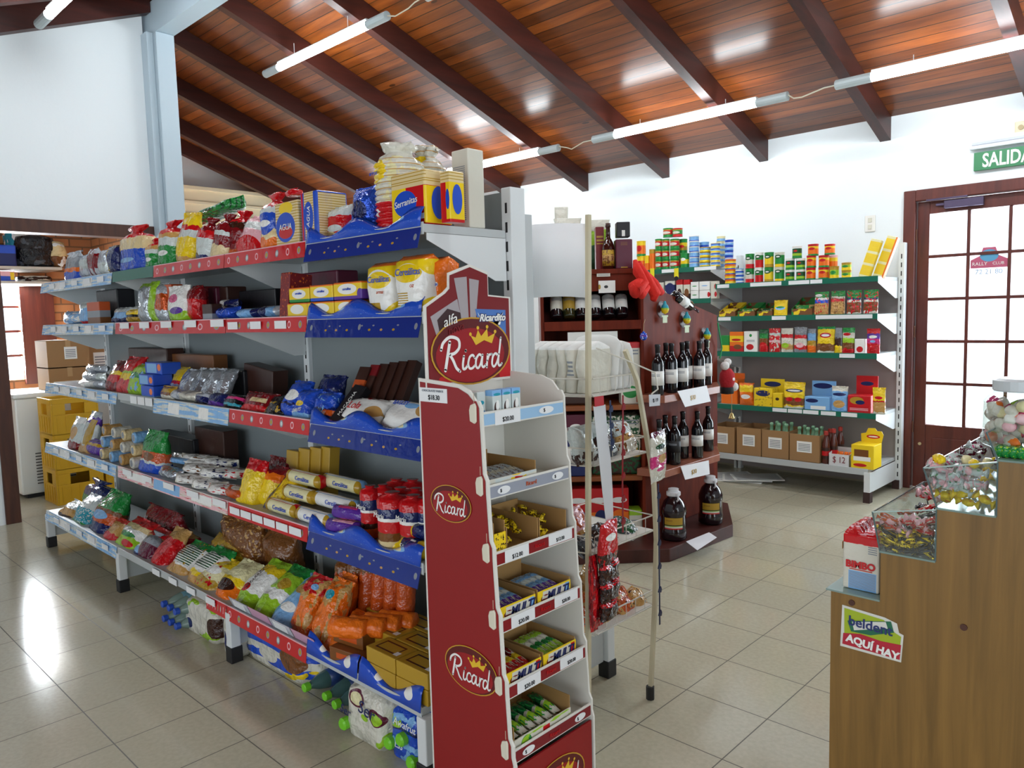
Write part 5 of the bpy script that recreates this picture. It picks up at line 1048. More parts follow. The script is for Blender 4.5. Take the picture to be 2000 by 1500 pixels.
e = tag(G().box(-w/2, w/2, 0, .17, 0, h).out('counter_box', art('Y.3', [r_('N', .45, .65, .32, .16), r_('W', .48, .42, .38, .09), e_('R', .4, .15, .3, .07)], .4, 0, 0), loc=((x0+x1)/2, YF+.01, z), bevel=.002), 'yellow display box with raised lid at the end of the bottom wall shelf', 'box')
G().prism([(-w*.4, h), (w*.5, h), (w*.58, h*1.35), (w*.5, h*1.5), (w*.3, h*1.5), (w*.2, h*1.62), (-w*.1, h*1.6), (-w*.2, h*1.4), (-w*.42, h*1.35)], .165, .168, 'y').out('lid', art('Y.3', [e_('R', .55, .4, .3, .14), e_('W', .55, .4, .22, .05)], .4, 0, 0), e)
for k, (a, b, dz) in enumerate(((0, .32, 0), (.05, .3, .012), (.12, .26, .024), (-.1, .2, .002))):
    X = xat(1500+a*40, 6.0, 0); o = G().box(-.2, .2, -.13, .13, 0, .008).out('newspaper_bundle', art('W.3', [('l', 'X', .5, .5, .45, .45, 30)], .7, .1, 0, axis=3), loc=(X+a-.25, 5.98+.02*k, .001+dz), rot=(0, 0, b+k*.2)); tag(o, f'{("lowest", "second", "top", "outlying")[k]} flattened newspaper lying under the wall shelving', 'newspaper', 'old newspapers under the wall shelving')

# ------------------------------------------------------------------ wine rack
M_wine = wood('rack_mahogany', '561808', '7c2c14', 14, 14, 2, .6); M_wine.node_tree.nodes['Principled BSDF'].inputs['Specular IOR Level'].default_value = .2; M_rackd = wood('rack_dark', '3a1610', '50201a', 14, 14, 2, .45)
RA = math.atan2(.686, .727)
rk = tag(empty('wine_rack', (-3.045, 3.43, 0), (0, 0, RA)), 'dark red wooden wine rack with angled front and sloping side panel', 'rack')
def cellz(py): return zat(py, -2.82, 3.63)
zA, zB, zC, zTop = cellz(627), cellz(793), cellz(932), 1.72
g = G().box(0, .02, 0, .42, .08, zTop).box(.60, .62, 0, .42, .08, zTop).box(.02, .60, .40, .42, .08, zTop)
g.out('case', M_wine, rk, bevel=.003)
G().box(.02, .60, -.01, .4, zTop-.03, zTop).box(.02, .60, 0, .02, zTop-.13, zTop-.03).out('top_board', M_wine, rk, bevel=.003)
for zz in (zA, zB, zC): G().box(.02, .60, -.012 if zz == zA else 0, .4, zz-.055 if zz == zA else zz-.03, zz).out('shelf', M_wine if zz == zA else wood('shelf_orange', '7a3a18', '96501f', 3, 14, 14, .4), rk, bevel=.003)
G().prism([(.1, zA), (.25, zA+.12), (.25, zA+.02)], .02, .60, 'x').out('bottle_cradle', M_rackd, rk)
Mi = rk.matrix_basis.inverted() if False else None
wr = lambda o: o
# platform and side section in world axes, as parts (parent inverse keeps them in place)
def rackpart(g, name, m, **kw):
    M = Matrix.Translation((-3.045, 3.43, 0)) @ Matrix.Rotation(RA, 4, 'Z'); g.xf(M.inverted()); return g.out(name, m, rk, **kw)
rackpart(G().prism([(-2.31, 4.42), (-2.35, 3.73), (-2.83, 3.26), (-3.3, 3.26), (-3.7, 3.7), (-3.7, 4.6), (-3.2, 4.9), (-2.6, 4.9)], 0, .08, 'z'), 'platform', M_rackd, bevel=.004)
PX = -2.62
p1, p2, p3 = at(1250, 568, X=PX), at(1293, 568, X=PX), at(1401, 616, X=PX)
rackpart(G().prism([(p1.y+.03, .08), (p1.y+.03, p1.z), (p2.y, p2.z), (p3.y, p3.z), (p3.y, .08)], PX-.02, PX, 'x'), 'side_panel', M_wine, bevel=.003)
SX = -2.445; zs1, zs2 = at(1350, 764, X=SX).z, at(1363, 900, X=SX).z
M_sh = wood('shelf_edge_wood', '8a4a34', 'a86850', 14, 3, 14, .35)
for zz in (zs1, zs2): rackpart(G().prism([(SX, 3.84), (SX, yat(1406, SX, zz)), (PX, yat(1400, PX, zz)), (PX, 3.80)], zz-.045, zz, 'z'), 'side_shelf', M_sh, bevel=.003)
# porthole recesses with green baubles and tags
for i, (px, py) in enumerate(((1291, 604), (1334, 624), (1374, 655))):
    p = at(px, py, X=PX); 
    rackpart(G().lathe([(.052, 0), (.052, .002), (.046, .003), (.044, .001)], 20).xf(Matrix.Translation((PX, p.y, p.z)) @ Matrix.Rotation(PI/2, 4, 'Y')), 'round_hole', M_rackd)
    e = tag(G().lathe([(.004, -.03), (.02, -.02), (.026, 0), (.02, .022), (.012, .03), (.006, .05)], 12).out('green_bauble', art('Y.35 l.45 t1', [], .3, 0), loc=(PX+.028, p.y, p.z), smooth=True), f'{("uppermost", "middle", "lowest")[i]} blue-green bauble in the round holes of the rack side', 'ornament', 'baubles on the wine rack side')
    G().box(-.001, .001, -.035, .035, -.048, -.038).box(-.001, .001, -.025, .025, -.085, -.048).out('paper_tag', mat('tag_green', 'b8c49c', .5), e)
# ---- bottles
M_wg = mat('wine_glass', '0c0d14', .06, coat=.6); M_wgg = mat('olive_glass', '2c3016', .06, coat=.6)
def wine(loc, rot, label, lab='W', glass=None, s=1, cap='16161c', lh=(.07, .15)):
    r = .037*s; o = G().lathe([(r*.8, .0), (r*.97, .004), (r, .01), (r, .185*s), (r*.9, .203*s), (r*.6, .222*s), (.0145*s, .24*s), (.0135*s, .285*s), (.0155*s, .287*s), (.0155*s, .3*s), (.01*s, .303*s)], 20).out('wine_bottle', glass or M_wg, loc=loc, rot=rot, smooth=True)
    G().lathe([(r*1.012, lh[0]*s), (r*1.012, lh[1]*s)], 20).out('bottle_label', art(lab+'.3', [('l', 'X', .5, .7, .4, .1, 16)], .5, 0, 0), o, smooth=True)
    G().lathe([(.0146*s, .252*s), (.0146*s, .285*s), (.0165*s, .288*s), (.0165*s, .301*s), (.01*s, .304*s)], 14).out('capsule', mat('capsule', cap, .35), o, smooth=True)
    tag(o, label, 'bottle'); return o
tops = [(1285, -2.50, 'W'), (1301, -2.57, 'K'), (1312, -2.50, 'W'), (1333, -2.50, 'W'), (1342, -2.57, 'W'), (1366, -2.50, 'W'), (1380, -2.57, 'W')]
for i, (px, X, c) in enumerate(tops): wine((X, yat(px, X, zs1), zs1), (0, 0, 0), f'{ORD[i]} wine bottle on the upper side shelf, counting from the rack front', c, lh=(.06, .145)); 
for i, (px, X, c) in enumerate([(1288, -2.50, 'W'), (1300, -2.57, 'K'), (1318, -2.50, 'K'), (1334, -2.57, 'W'), (1362, -2.50, 'W'), (1383, -2.57, 'W')]): wine((X, yat(px, X, zs2), zs2), (0, 0, 0), f'{ORD[i]} wine bottle on the lower side shelf, counting from the rack front', c, lh=(.08, .15))
for i, px in enumerate((1083, 1112, 1140, 1172, 1204, 1234)):
    k = (px-1060)/(1254-1060); lx = .04+k*.51; P = Vector((-3.045, 3.43, 0))+Matrix.Rotation(RA, 3, 'Z') @ Vector((lx, .045, zA+.02))
    o = wine(P, (-.5, 0, RA), f'{ORD[i]} leaning wine bottle in the front cradle, counting from the gondola', 'w' if i == 0 else ('y' if i == 1 else 'W'), M_wgg if i == 1 else None, lh=(.05, .14)); o.rotation_mode = 'XYZ'
o = wine((PX-.01, p2.y+.16, p2.z-.03), (-1.93, 0, 0), 'wine bottle lying along the sloping top of the rack side panel', 'W', s=1.0, lh=(.05, .14), cap='3a1420'); 
# five litre jugs
def jug(px, label):
    X = -2.44; Y = yat(px, X, .08); r = .078
    o = G().lathe([(r*.8, 0), (r, .012), (r, .06), (r*.94, .07), (r*.94, .15), (r, .16), (r*.98, .19), (r*.75, .235), (r*.42, .262), (r*.4, .275)], 24).out('wine_jug', mat('jug_dark', '1c0c14', .12, coat=.4), loc=(X, Y, .08), rot=(0, 0, -.6), smooth=True)
    G().lathe([(r*.52, .268), (r*.55, .272), (r*.55, .29), (r*.4, .292), (r*.4, .31), (r*.1, .312)], 18).out('cap', mat('cap_white', 'dcdce0', .4), o)
    G().tube([(-r*.5, 0, .28), (-r*.85, 0, .285), (-r*.9, 0, .255), (-r*.6, 0, .24)], .006, 6).tube([(r*.5, 0, .28), (r*.85, 0, .285), (r*.9, 0, .255), (r*.6, 0, .24)], .006, 6).out('handle', mat('cap_white', 'dcdce0', .4), o)
    a0 = -.1
    g = G(); v = [(r*.96*math.cos(a0-1.1+j*.13), r*.96*math.sin(a0-1.1+j*.13), zz) for zz in (.075, .145) for j in range(13)]; g.add(v, [(j, j+1, j+14, j+13) for j in range(12)])
    g.out('bottle_label', art('R.1 w.25 l.3 K.38 y1', [e_('y', .5, .65, .4, .2), ('l', 'N', .5, .75, .3, .06, 12)], .4, 0, 0), o, smooth=True); tag(o, label, 'jug')
jug(1316, 'dark wine jug with white cap nearest the easel, on the rack platform'); jug(1388, 'dark wine jug farther along the rack platform, beside the white door side')
# price papers on the rack
for i, (pts, X) in enumerate((([(1323, 764), (1380, 753), (1388, 784), (1338, 795)], -2.43), ([(1329, 911), (1384, 899), (1386, 926), (1338, 937)], -2.43))):
    q = [at(*p, X=X) for p in pts]; o = tag(G().add(q+[v+Vector((.001, 0, 0)) for v in q], [(0, 1, 2, 3), (7, 6, 5, 4)]).out('price_sheet', mat('paper_white', 'f0f0f4', .6)), f'white price sheet with yellow figures on the {("upper", "lower")[i]} side shelf edge', 'paper'); 
    c = sum(q, Vector())/4; text('$30', .04, ink('y'), o, c+Vector((.003, -.03, -.005)), rot=(PI/2, 0, PI/2))
q = [at(*p, Z=.083) for p in ((1340, 1058), (1385, 1040), (1400, 1050), (1362, 1075))]
tag(G().add(q+[v+Vector((0, 0, .0015)) for v in q], [(3, 2, 1, 0), (4, 5, 6, 7)]).out('price_sheet', mat('paper_white', 'f0f0f4', .6)), 'crumpled white price sheet lying on the rack platform edge', 'paper')
# rack frame local helper for goods standing in or on it
def rloc(px, dy, z):
    """a spot on the rack front seen at photo column px, dy behind the face"""
    best = None
    for i in range(61):
        lx = i/100; P = Vector((-3.045, 3.43, 0))+Matrix.Rotation(RA, 3, 'Z') @ Vector((lx, dy, z)); e = abs(proj(*P)[0]-px)
        if best is None or e < best[0]: best = (e, P)
    return best[1]
def rbox(px0, px1, yt, z, dy, d, bands, label, cat='box', sh=(), kind='box', name='gift_box', tx=None, h=None):
    a, b = rloc(px0, dy, z), rloc(px1, dy, z); w = (b-a).length; c = (a+b)/2; h = h or zat(yt, c.x, c.y)-z
    o = build(kind, name, w, h, d, art(bands, sh, .4, .03 if kind == 'box' else .5, 0 if kind == 'box' else .03), int(px0)); o.location = c; o.rotation_euler = (0, 0, RA)
    if tx: text(tx[0], tx[1]*h, ink(tx[2]), o, (0, -.002, tx[3]*h))
    return tag(o, label, cat)
rbox(1166, 1181, 443, zTop, .1, .08, 'r.3', 'dark red bottle box behind the amber-labelled bottle', sh=[('l', 'y', .5, .7, .4, .1, 12)], name='bottle_box')
rbox(1203, 1236, 467, zTop, .02, .1, 'm.3', 'maroon bottle box standing on the rack top beside the red bow', sh=[r_('y', .5, .05, .2, .02), ('l', 'N', .5, .85, .2, .06, 20)], name='bottle_box')
rbox(1204, 1230, 437, zTop+.19, .04, .08, 'K.3', 'black perfume-like box balanced on the maroon box', sh=[r_('W', .5, .25, .12, .2)], name='black_box', h=.09)
P = rloc(1188, .06, zTop); o = G().lathe([(.03, 0), (.037, .006), (.037, .13), (.03, .16), (.014, .19), (.012, .25), (.016, .252), (.016, .275), (.008, .277)], 18).out('liqueur_bottle', mat('liqueur_brown', '3a120c', .1, coat=.5), loc=P, smooth=True)
G().lathe([(.0376, .02), (.0376, .115)], 18).out('bottle_label', art('y.3 T.7 y1', [('n', 'N', 6, .55)], .5, 0), o, smooth=True); tag(o, 'brown liqueur bottle with amber label on the rack top', 'bottle')
rbox(1088, 1142, 424, zTop, .16, .12, 'w.3', 'white flour bag on the rack top behind the blank banner', 'bag', [e_('G', .7, .8, .25, .1)], 'pillow', 'flour_bag')
rbox(1086, 1112, 402, zTop, .28, .1, 'w.4 R.8 w1', 'red and white pack behind the flour bag', 'packet', [('l', 'W', .5, .7, .4, .12, 10)], 'pillow', 'sugar_pack')
rbox(1148, 1195, 428, zTop, .3, .06, 'g.5 l.8 w1', 'green pack peeping over the rack bottles', 'packet', (), 'pillow', 'herb_pack')
rbox(1168, 1203, 548, cellz(573), -.012, .002, 'W.3', 'white paper sign with black emblem fixed under the rack top', 'sign', [e_('K', .45, .5, .12, .12), e_('y', .05, .5, .08, .2)], name='paper_sign')
rbox(1165, 1192, 534, cellz(541), -.014, .002, 'w.3', 'narrow price ticket on the rack top edge', 'ticket', [('l', 'X', .5, .5, .4, .3, 3)], name='price_ticket')
rbox(1110, 1207, 648, cellz(690), -.004, .002, 'W.3', 'long white sign with black emblem below the leaning bottles', 'sign', [e_('K', .82, .5, .07, .2), e_('g', .6, .5, .08, .3)], name='paper_sign')
rbox(1214, 1253, 668, zB, .03, .1, 'w.9 R1', 'white and pink wine carton in the middle rack cell', sh=[e_('G', .5, .2, .4, .1), ('l', 'X', .5, .85, .4, .05, 20)], name='wine_carton')
rbox(1070, 1150, 690, zB, .05, .2, 'n.3', 'dark carton at the gondola side of the middle rack cell', name='dark_carton')
rbox(1108, 1146, 810, zC, .02, .15, 'b.6 m1', 'purple tea box in the lower rack cell', sh=[e_('G', .5, .4, .3, .12), e_('W', .5, .8, .3, .05)], name='tea_box', tx=('JOHN', .12, 'w', .75))
rbox(1158, 1255, 812, zC, .04, .2, 'n.3 y.45 w1', 'wide carton with vineyard picture in the lower rack cell', sh=[('n', 'g', 14, .5), ('l', 'X', .5, .88, .45, .06, 20)], name='wine_carton')
rbox(1108, 1150, 947, .08, .03, .1, 'n.2 O.5 R1', 'red juice box, first in the bottom rack cell', sh=[e_('W', .5, .75, .4, .06), e_('b', .6, .4, .3, .15)], name='juice_box', h=.30)
rbox(1152, 1190, 947, .08, .03, .1, 'n.2 O.5 R1', 'red juice box, second in the bottom rack cell', sh=[e_('W', .5, .75, .4, .06), e_('b', .6, .4, .3, .15)], name='juice_box', h=.30)
rbox(1192, 1228, 947, .08, .03, .1, 'n.2 O.5 R1', 'red juice box, third in the bottom rack cell', sh=[e_('W', .5, .75, .4, .06), e_('O', .5, .4, .4, .15)], name='juice_box', h=.30)
rbox(1231, 1262, 1010, .08, .02, .12, 'w.8 l1', 'white and lime carton low in the rack beside the jugs', sh=[('l', 'X', .5, .6, .4, .06, 12)], name='milk_carton', h=.16)
# red cloth bow
BW = PX+.05
def bp3(px, py, dx=0): return at(px, py, X=BW+dx)
g = G()
for pts, rr in (([(1240, 508, 0), (1245, 530, .02), (1258, 552, .03), (1240, 570, .04), (1238, 560, .03), (1255, 545, .02)], (.012, .03, .03, .04, .035, .02)), ([(1248, 515, 0), (1262, 540, .02), (1280, 575, .02), (1276, 586, .02)], (.015, .028, .035, .02)), ([(1262, 535, 0), (1278, 555, .02), (1292, 572, .02)], (.02, .03, .022)), ([(1240, 552, .02), (1254, 575, .03), (1264, 560, .02)], (.02, .03, .02))):
    g.tube([bp3(a, b, c) for a, b, c in pts], list(rr), 10)
o = g.out('red_bow', mat('felt_red', 'e0281c', .85, bump=.5, bs=60), smooth=True); tag(o, 'bright red felt bow tied to the top corner of the wine rack', 'bow')
p = at(1257, 657, X=PX+.06); o = G().lathe([(.004, -.024), (.017, -.018), (.024, 0), (.017, .018), (.006, .024), (.006, .03)], 16).out('glass_bauble', art('B.4 P.6 B1', [('n', 'W', 7, .6)], .15, 0), loc=p, smooth=True)
G().tube([(0, 0, .03), (.002, 0, .075), (.006, .01, .1)], .0015, 5).out('string', mat('string_gold', 'b89a6a', .5), o); tag(o, 'shiny blue bauble hanging at the rack corner', 'ornament')
# plain red and white plush ornament, green cord and small bell at the rack end
p = at(1420, 735, X=PX+.05); e = tag(empty('plush_ornament', p), 'small red and white plush ornament hanging at the end of the wine rack', 'ornament')
pl = mat('plush_white', 'e8e6e4', .95, bump=.6, bs=90)
G().lathe([(.01, -.1), (.04, -.08), (.055, -.03), (.05, .02), (.03, .05), (.01, .06)], 14).out('body', mat('plush_red', 'b0202a', .9, bump=.5, bs=90), e, smooth=True)
for nm, c, r in (('pompom', (.0, -.03, .075), .03), ('pompom', (.0, .01, .1), .025), ('pompom', (.03, .0, -.02), .026), ('pompom', (.03, .04, -.075), .032)):
    G().lathe([(r*math.sin(a*PI/8)+.0005, -r*math.cos(a*PI/8)) for a in range(9)], 12, c).out(nm, pl, e, smooth=True)
G().lathe([(.01, -.125), (.045, -.12), (.045, -.075), (.03, -.07)], 12).out('base', mat('plush_black', '1c1a1c', .8), e, smooth=True)
tag(G().tube([at(1402, 630, X=PX+.03), at(1406, 655, X=PX+.04), at(1410, 680, X=PX+.03), at(1406, 700, X=PX+.03)], .005, 6).out('green_cord', mat('cord_green', '1a9a5a', .5)), 'green cord hanging from the corner of the wine rack side', 'cord')
p = at(1429, 812, X=PX+.05); o = G().lathe([(.024, -.02), (.02, -.012), (.013, .005), (.011, .016), (.003, .022)], 14).out('brass_bell', mat('bell_brass', 'c8b078', .25, .8), loc=p, smooth=True)
G().tube([(0, 0, .02), (.001, 0, .1), (0, .002, .17)], .002, 5).out('string', mat('string_gold', 'b89a6a', .5), o); tag(o, 'small brass bell on a string below the plush ornament', 'bell')
# twigs behind the gondola
g = G(); P = Vector((-2.9, 3.2, 1.72)); rn = random.Random(3)
P = rloc(1062, .2, zTop) + Vector((-.12, -.1, 0))
for k in range(6): g.tube([P, P+Vector((.01*k-.03, .01, .1)), P+Vector((.03*k-.08, rn.uniform(-.02, .02), .17+.02*(k % 3)))], .0025, 5)
tag(g.out('dry_twigs', mat('twig_dark', '3a3a38', .8)), 'thin dark twigs standing on the rack top beside the gondola', 'twigs')

for i, px in enumerate((1274, 1321)):
    p = at(px, 535, Y=WYF-.012); o = G().box(-.022, .022, -.001, .001, -.03, .05).out('shelf_wobbler', mat('wobbler_yellow', 'e8d820', .4), loc=p); tag(o, f'yellow price wobbler with black disc hanging under the tuna shelf, {("nearer", "farther from")[i]} the red bow', 'price tag')
    G().lathe([(.02, 0), (.02, .002)], 16).xf(Matrix.Translation((0, -.001, -.04)) @ Matrix.Rotation(PI/2, 4, 'X')).out('disc', ink('K'), o)
# ------------------------------------------------------------------ contents of the red display
Rz = PI/2   # goods face +x
def dbox(y, zb, x, w, h, d, bands, label, sh=(), name='biscuit_box', cat='box', tx=None, rz=Rz, kind='box'):
    o = build(kind, name, w, h, d, art(bands, sh, .4, .04 if kind == 'box' else .4, 0), int(y*100)); o.location = (x, y, zb); o.rotation_euler = (0, 0, rz)
    for q in (tx or []): text(q[0], q[1], ink(q[2]), o, (q[3], -.0015, q[4]), shear=.2)
    return tag(o, label, cat)
FL = [z-.026 for z, x in LIP]; FX = [x for z, x in LIP]
for i, y in enumerate((1.455, 1.493, 1.531)):
    dbox(y, FL[5]+.001, FX[5]-.004, .034, .078, .03, 'L.2 c.8 L1', f'small pale blue coconut dessert box, {ORD[i]} from the red side panel', [e_('n', .45, .35, .3, .25), e_('W', .55, .45, .2, .2), e_('t', .5, .85, .4, .05)], 'dessert_box')
dbox(1.42, FL[5]+.001, FX[5]-.03, .03, .075, .06, 'L.3 c1', 'pale blue coconut dessert box turned sideways against the red side panel', [e_('t', .5, .6, .35, .08)], 'dessert_box')
def tray(y0, y1, i, label, col, h, d=.2, txs=None, back=0, art_sh=(), name='display_tray'):
    e = tag(empty(name, (FX[i]-.004, y0, FL[i]+.001), (0, 0, Rz)), label, 'tray'); w = y1-y0
    inn = mat('carton_inside', 'a8824e', .8)
    G().box(0, w, 0, .003, 0, h).out('front', art(col, art_sh, .4, .03, 0), e)
    G().box(0, .003, .003, d, 0, h*1.15+back).out('side', art(col.split()[-1], [], .5, 0, 0) if 0 else inn, e); G().box(w-.003, w, .003, d, 0, h*1.15+back).out('side', inn, e)
    G().box(.003, w-.003, d-.003, d, 0, h*1.5+back).out('back', inn, e); G().box(.003, w-.003, .003, d-.003, 0, .003).out('floor_card', inn, e)
    for q in (txs or []): text(q[0], q[1], ink(q[2]), e, (q[3], -.0015, q[4]), shear=.3, bold=.0008)
    return e
def bars(e, w, n, m, L, r, z0, label, group, y0=.02, rows=2, nm='chocolate_bar', cat='bar', tilt=.0):
    v, f = loftv('pillow', r*2, L, r*1.6, 5, e=.9); me0 = None; k = 0
    for rr in range(rows):
        for j in range(n):
            if me0 is None: o = obj(nm, v, f, m, smooth=True); me0 = o
            else: o = me0.copy(); COL.objects.link(o)
            P = e.matrix_basis @ Vector((.012+(w-.024)*(j+.5)/n, y0+rr*.004+L+random.uniform(0, .01), z0+rr*r*1.5)) if 0 else None
            M = Matrix.Translation(e.location) @ Matrix.Rotation(e.rotation_euler.z, 4, 'Z')
            p = M @ Vector((.012+(w-.024)*(j+.5)/n, y0+random.uniform(0, .006), z0+rr*r*1.5+r))
            o.matrix_world = Matrix.Translation(p) @ Matrix.Rotation(e.rotation_euler.z+random.uniform(-.08, .08), 4, 'Z') @ Matrix.Rotation(-PI/2+.1+tilt, 4, 'X')
            tag(o, label, cat, group); k += 1
e = tray(1.395, 1.59, 4, 'white cardboard tray of silver chocolate bars on the second display tier', 'w.3', .035, back=.02, art_sh=[r_('Y', .62, .5, .16, .5), r_('R', .62, .45, .08, .4), ('n', 'c', 3, .55)])
bars(e, .195, 7, art('S.3 w.5 S1', [('n', 'N', 6, .6)], .2, .5, .03, .5), .12, .011, .004, 'silver wrapped chocolate bar lying in the white cardboard tray', 'silver bars in the white tray')
for i, (a, b, hh) in enumerate(((1.395, 1.44, .07), (1.445, 1.575, .04), (1.58, 1.70, .035))):
    e = tray(a, b, 3, f'{("narrow", "middle", "farther")[i]} yellow spotted carton of candies on the third display tier', 'Y.3', hh*(.5 if i else 1), back=.055 if i else .02, art_sh=[('n', 'n', 7, .58)])
    M = Matrix.Translation(e.location) @ Matrix.Rotation(Rz, 4, 'Z')
    m = art('Y.3', [('n', 'n', 3, .55)], .2, .5); first = None
    for k in range(8 if i == 0 else 26):
        w_ = b-a
        if first is None:
            g = G().tube([(-.016, 0, 0), (-.011, 0, 0), (-.009, 0, 0), (0, 0, 0), (.009, 0, 0), (.011, 0, 0), (.016, 0, 0)], [.006, .002, .006, .0075, .006, .002, .006], 8); o = g.out('wrapped_candy', m, smooth=True); first = o
        else: o = first.copy(); COL.objects.link(o)
        p = M @ Vector((random.uniform(.012, w_-.012), random.uniform(.015, .17), .012)); lift = (p.x-FX[3])*-.28
        p.z += random.choice((0, .012, .02))*.6+max(lift, 0)
        o.matrix_world = Matrix.Translation(p) @ Matrix.Rotation(random.uniform(0, 6), 4, 'Z') @ Matrix.Rotation(random.uniform(-.5, .5), 4, 'Y')
        tag(o, f'yellow and brown wrapped candy in the {("narrow", "middle", "farther")[i]} spotted carton', 'candy', f'yellow candies in the {("narrow", "middle", "farther")[i]} carton')
mg = [r_('w', .55, .5, .4, .42), e_('r', .22, .5, .13, .22)]
for i, (a, b) in enumerate(((1.395, 1.535), (1.545, 1.69))):
    for lv, c, nm in ((2, 'L', 'blue'), (1, 'R', 'fruit')):
        e = tray(a, b, lv, f'yellow and white cereal bar carton with {nm} end, {("nearest to", "farther from")[i]} the red side panel', 'Y.3', .05, txs=[('MULTI', .034, 'b', .085, .028), ('Ricard', .012, 'w', .032, .03)], art_sh=mg+[r_(c, .9, .5, .06, .42)])
        bars(e, b-a, 5, art(('P.3 L.5 c.7 L1' if lv == 2 else ('R.3 Y.5 r1' if i == 0 else 'l.3 G.5 w.7 l1')), [('n', 'w', 5, .6)], .2, .5), .13, .012, .006, f'cereal bar in the {("nearer", "farther")[i]} {nm} bar carton', f'bars in the {("nearer", "farther")[i]} {nm} bar carton', nm='cereal_bar')
e = tray(1.40, 1.64, 0, 'white and green tray of green bars with an apple picture on the lowest display tier', 'w.3', .04, back=.03, art_sh=[e_('G', .2, .45, .09, .5), e_('l', .18, .5, .06, .35), r_('R', .55, .5, .06, .3), ('n', 'l', 3, .6)])
bars(e, .24, 6, art('w.2 l.4 w.5 g1', [('n', 'G', 5, .58)], .25, .4), .12, .014, .004, 'green and white bar in the tray with the apple picture', 'green bars in the apple tray', nm='cereal_bar')

# ------------------------------------------------------------------ easel rack with wire baskets
EX = -1.575
M_stick = mat('stick_cream', 'c8bea0', .5); M_wire = mat('wire_white', 'd0ccc0', .35)
ez = tag(empty('easel_rack'), 'cream easel-like rack with wire baskets beside the red display', 'rack')
yA = yat(1155, EX, 1.2)
G().tube([(EX, yat(1147, EX, .2), 0), (EX, yA, at(1155, 420, X=EX).z)], .0115, 4).out('upright', M_stick, ez, bevel=.002)
LG = [(1221, 684), (1244, 742), (1262, 846), (1277, 942), (1282, 1054), (1279, 1179), (1271, 1345)]
tB = at(1221, 684, X=EX); bB = at(1270, 1350, X=EX+.02)
G().tube([at(a, b, X=EX+.02*k/6) for k, (a, b) in enumerate(LG)], .0105, 4).out('slanted_leg', M_stick, ez); G().tube([(bB.x, bB.y, .05), (bB.x, bB.y, 0)], .016, 8).out('rubber_foot', M_foot, ez)
G().tube([(EX-.3, yA+.02, 1.34), (EX-.42, yA+.1, 0)], .012, 4).out('rear_leg', M_stick, ez)
def lineY(z):
    P_ = [at(a, b, X=EX) for a, b in LG]
    for a, b in zip(P_, P_[1:]):
        if b.z <= z <= a.z: return a.y+(b.y-a.y)*(a.z-z)/(a.z-b.z)
    return P_[0].y if z > P_[0].z else P_[-1].y
BZ = []
for i, (pl_, pr) in enumerate(((690, 765), (912, 890), (1085, 1050), (1246, 1212))):
    z = at(1158, pl_ if i else 775, X=EX).z; BZ.append(z); y1 = max(lineY(z)-.01, yA+.22); dpt = .26+.03*i
    g = G()
    for zz in (z, z+.06):
        g.tube([(EX-.005, yA+.014, zz), (EX-.005, y1, zz), (EX-dpt, y1+.02, zz), (EX-dpt, yA-.06, zz), (EX-.005, yA-.0, zz)], .0028, 6)
    for k in range(7): t_ = k/6; yy = yA+.01+(y1-yA)*t_; g.tube([(EX-.005, yy, z+.06), (EX-.005, yy, z), (EX-dpt, yy, z), (EX-dpt, yy, z+.06)], .0016, 5)
    b_ = g.out('wire_basket', M_wire, ez)
    G().box(EX-dpt, EX-.008, yA+.012, y1, z+.001, z+.005).out('liner', mat('liner_white', 'd8d4cc', .5), b_)
tag(G().tube([at(1165, 680, X=EX+.01), at(1215, 700, X=EX+.04), at(1280, 728, X=EX+.06), at(1285, 760, X=EX+.06), at(1272, 770, X=EX+.04)], .003, 6).out('wire_arm', M_wire), None, None).parent = ez
# blank banner held by the upright
q = [at(1023, 440, Y=yA), at(1148, 437, Y=yA), at(1148, 582, Y=yA), at(1025, 583, Y=yA)]
v = []; n = 10
for i in range(n+1):
    u_ = i/n
    for a, b in ((q[0], q[1]), (q[3], q[2])):
        p = a.lerp(b, u_); p = p + Vector((0, .02*math.sin(u_*PI), .006*math.sin(u_*PI))); v += [p, p+Vector((0, .004, 0))]
f = []
for i in range(n): a = 4*i; f += [(a, a+4, a+6, a+2), (a+1, a+3, a+7, a+5), (a, a+1, a+5, a+4), (a+2, a+6, a+7, a+3)]
f += [(0, 2, 3, 1), (4*n, 4*n+1, 4*n+3, 4*n+2)]
tag(obj('blank_banner', v, f, mat('banner_white', 'f6f8fa', .6), smooth=True), 'blank white sheet hanging between the gondola post and the easel upright', 'banner')
# white bakery bags in the top basket
z = BZ[0]+.006
for i in range(6):
    x0 = -1.86+i*.045; h = zat(668, x0, yA+.03)-z
    o = build('brick', 'bread_bag', .0475, h, .16, art('w.84 W1', [('l', 'X', .5, .5, .3, .16, 12)] if i == 4 else [], .5, .3, 0), i); o.location = (x0, yA+.015, z); tag(o, f'{ORD[i]} white bakery bag from the gondola post in the top wire basket', 'bag', 'white bakery bags in the top basket')
for i in range(4):
    y0 = yA+.16+i*.028; v, f = loftv('round', .2, .2-.01*i, .024, i+3); o = obj('white_tray', v, f, mat('tray_white', 'dcdcd8', .45), smooth=True, loc=(EX-.12, y0, z), rot=(-.12-.05*i, 0, .12)); tag(o, f'{ORD[i]} white curved tray leaning behind the bakery bags', 'tray', 'white curved trays in the top basket')
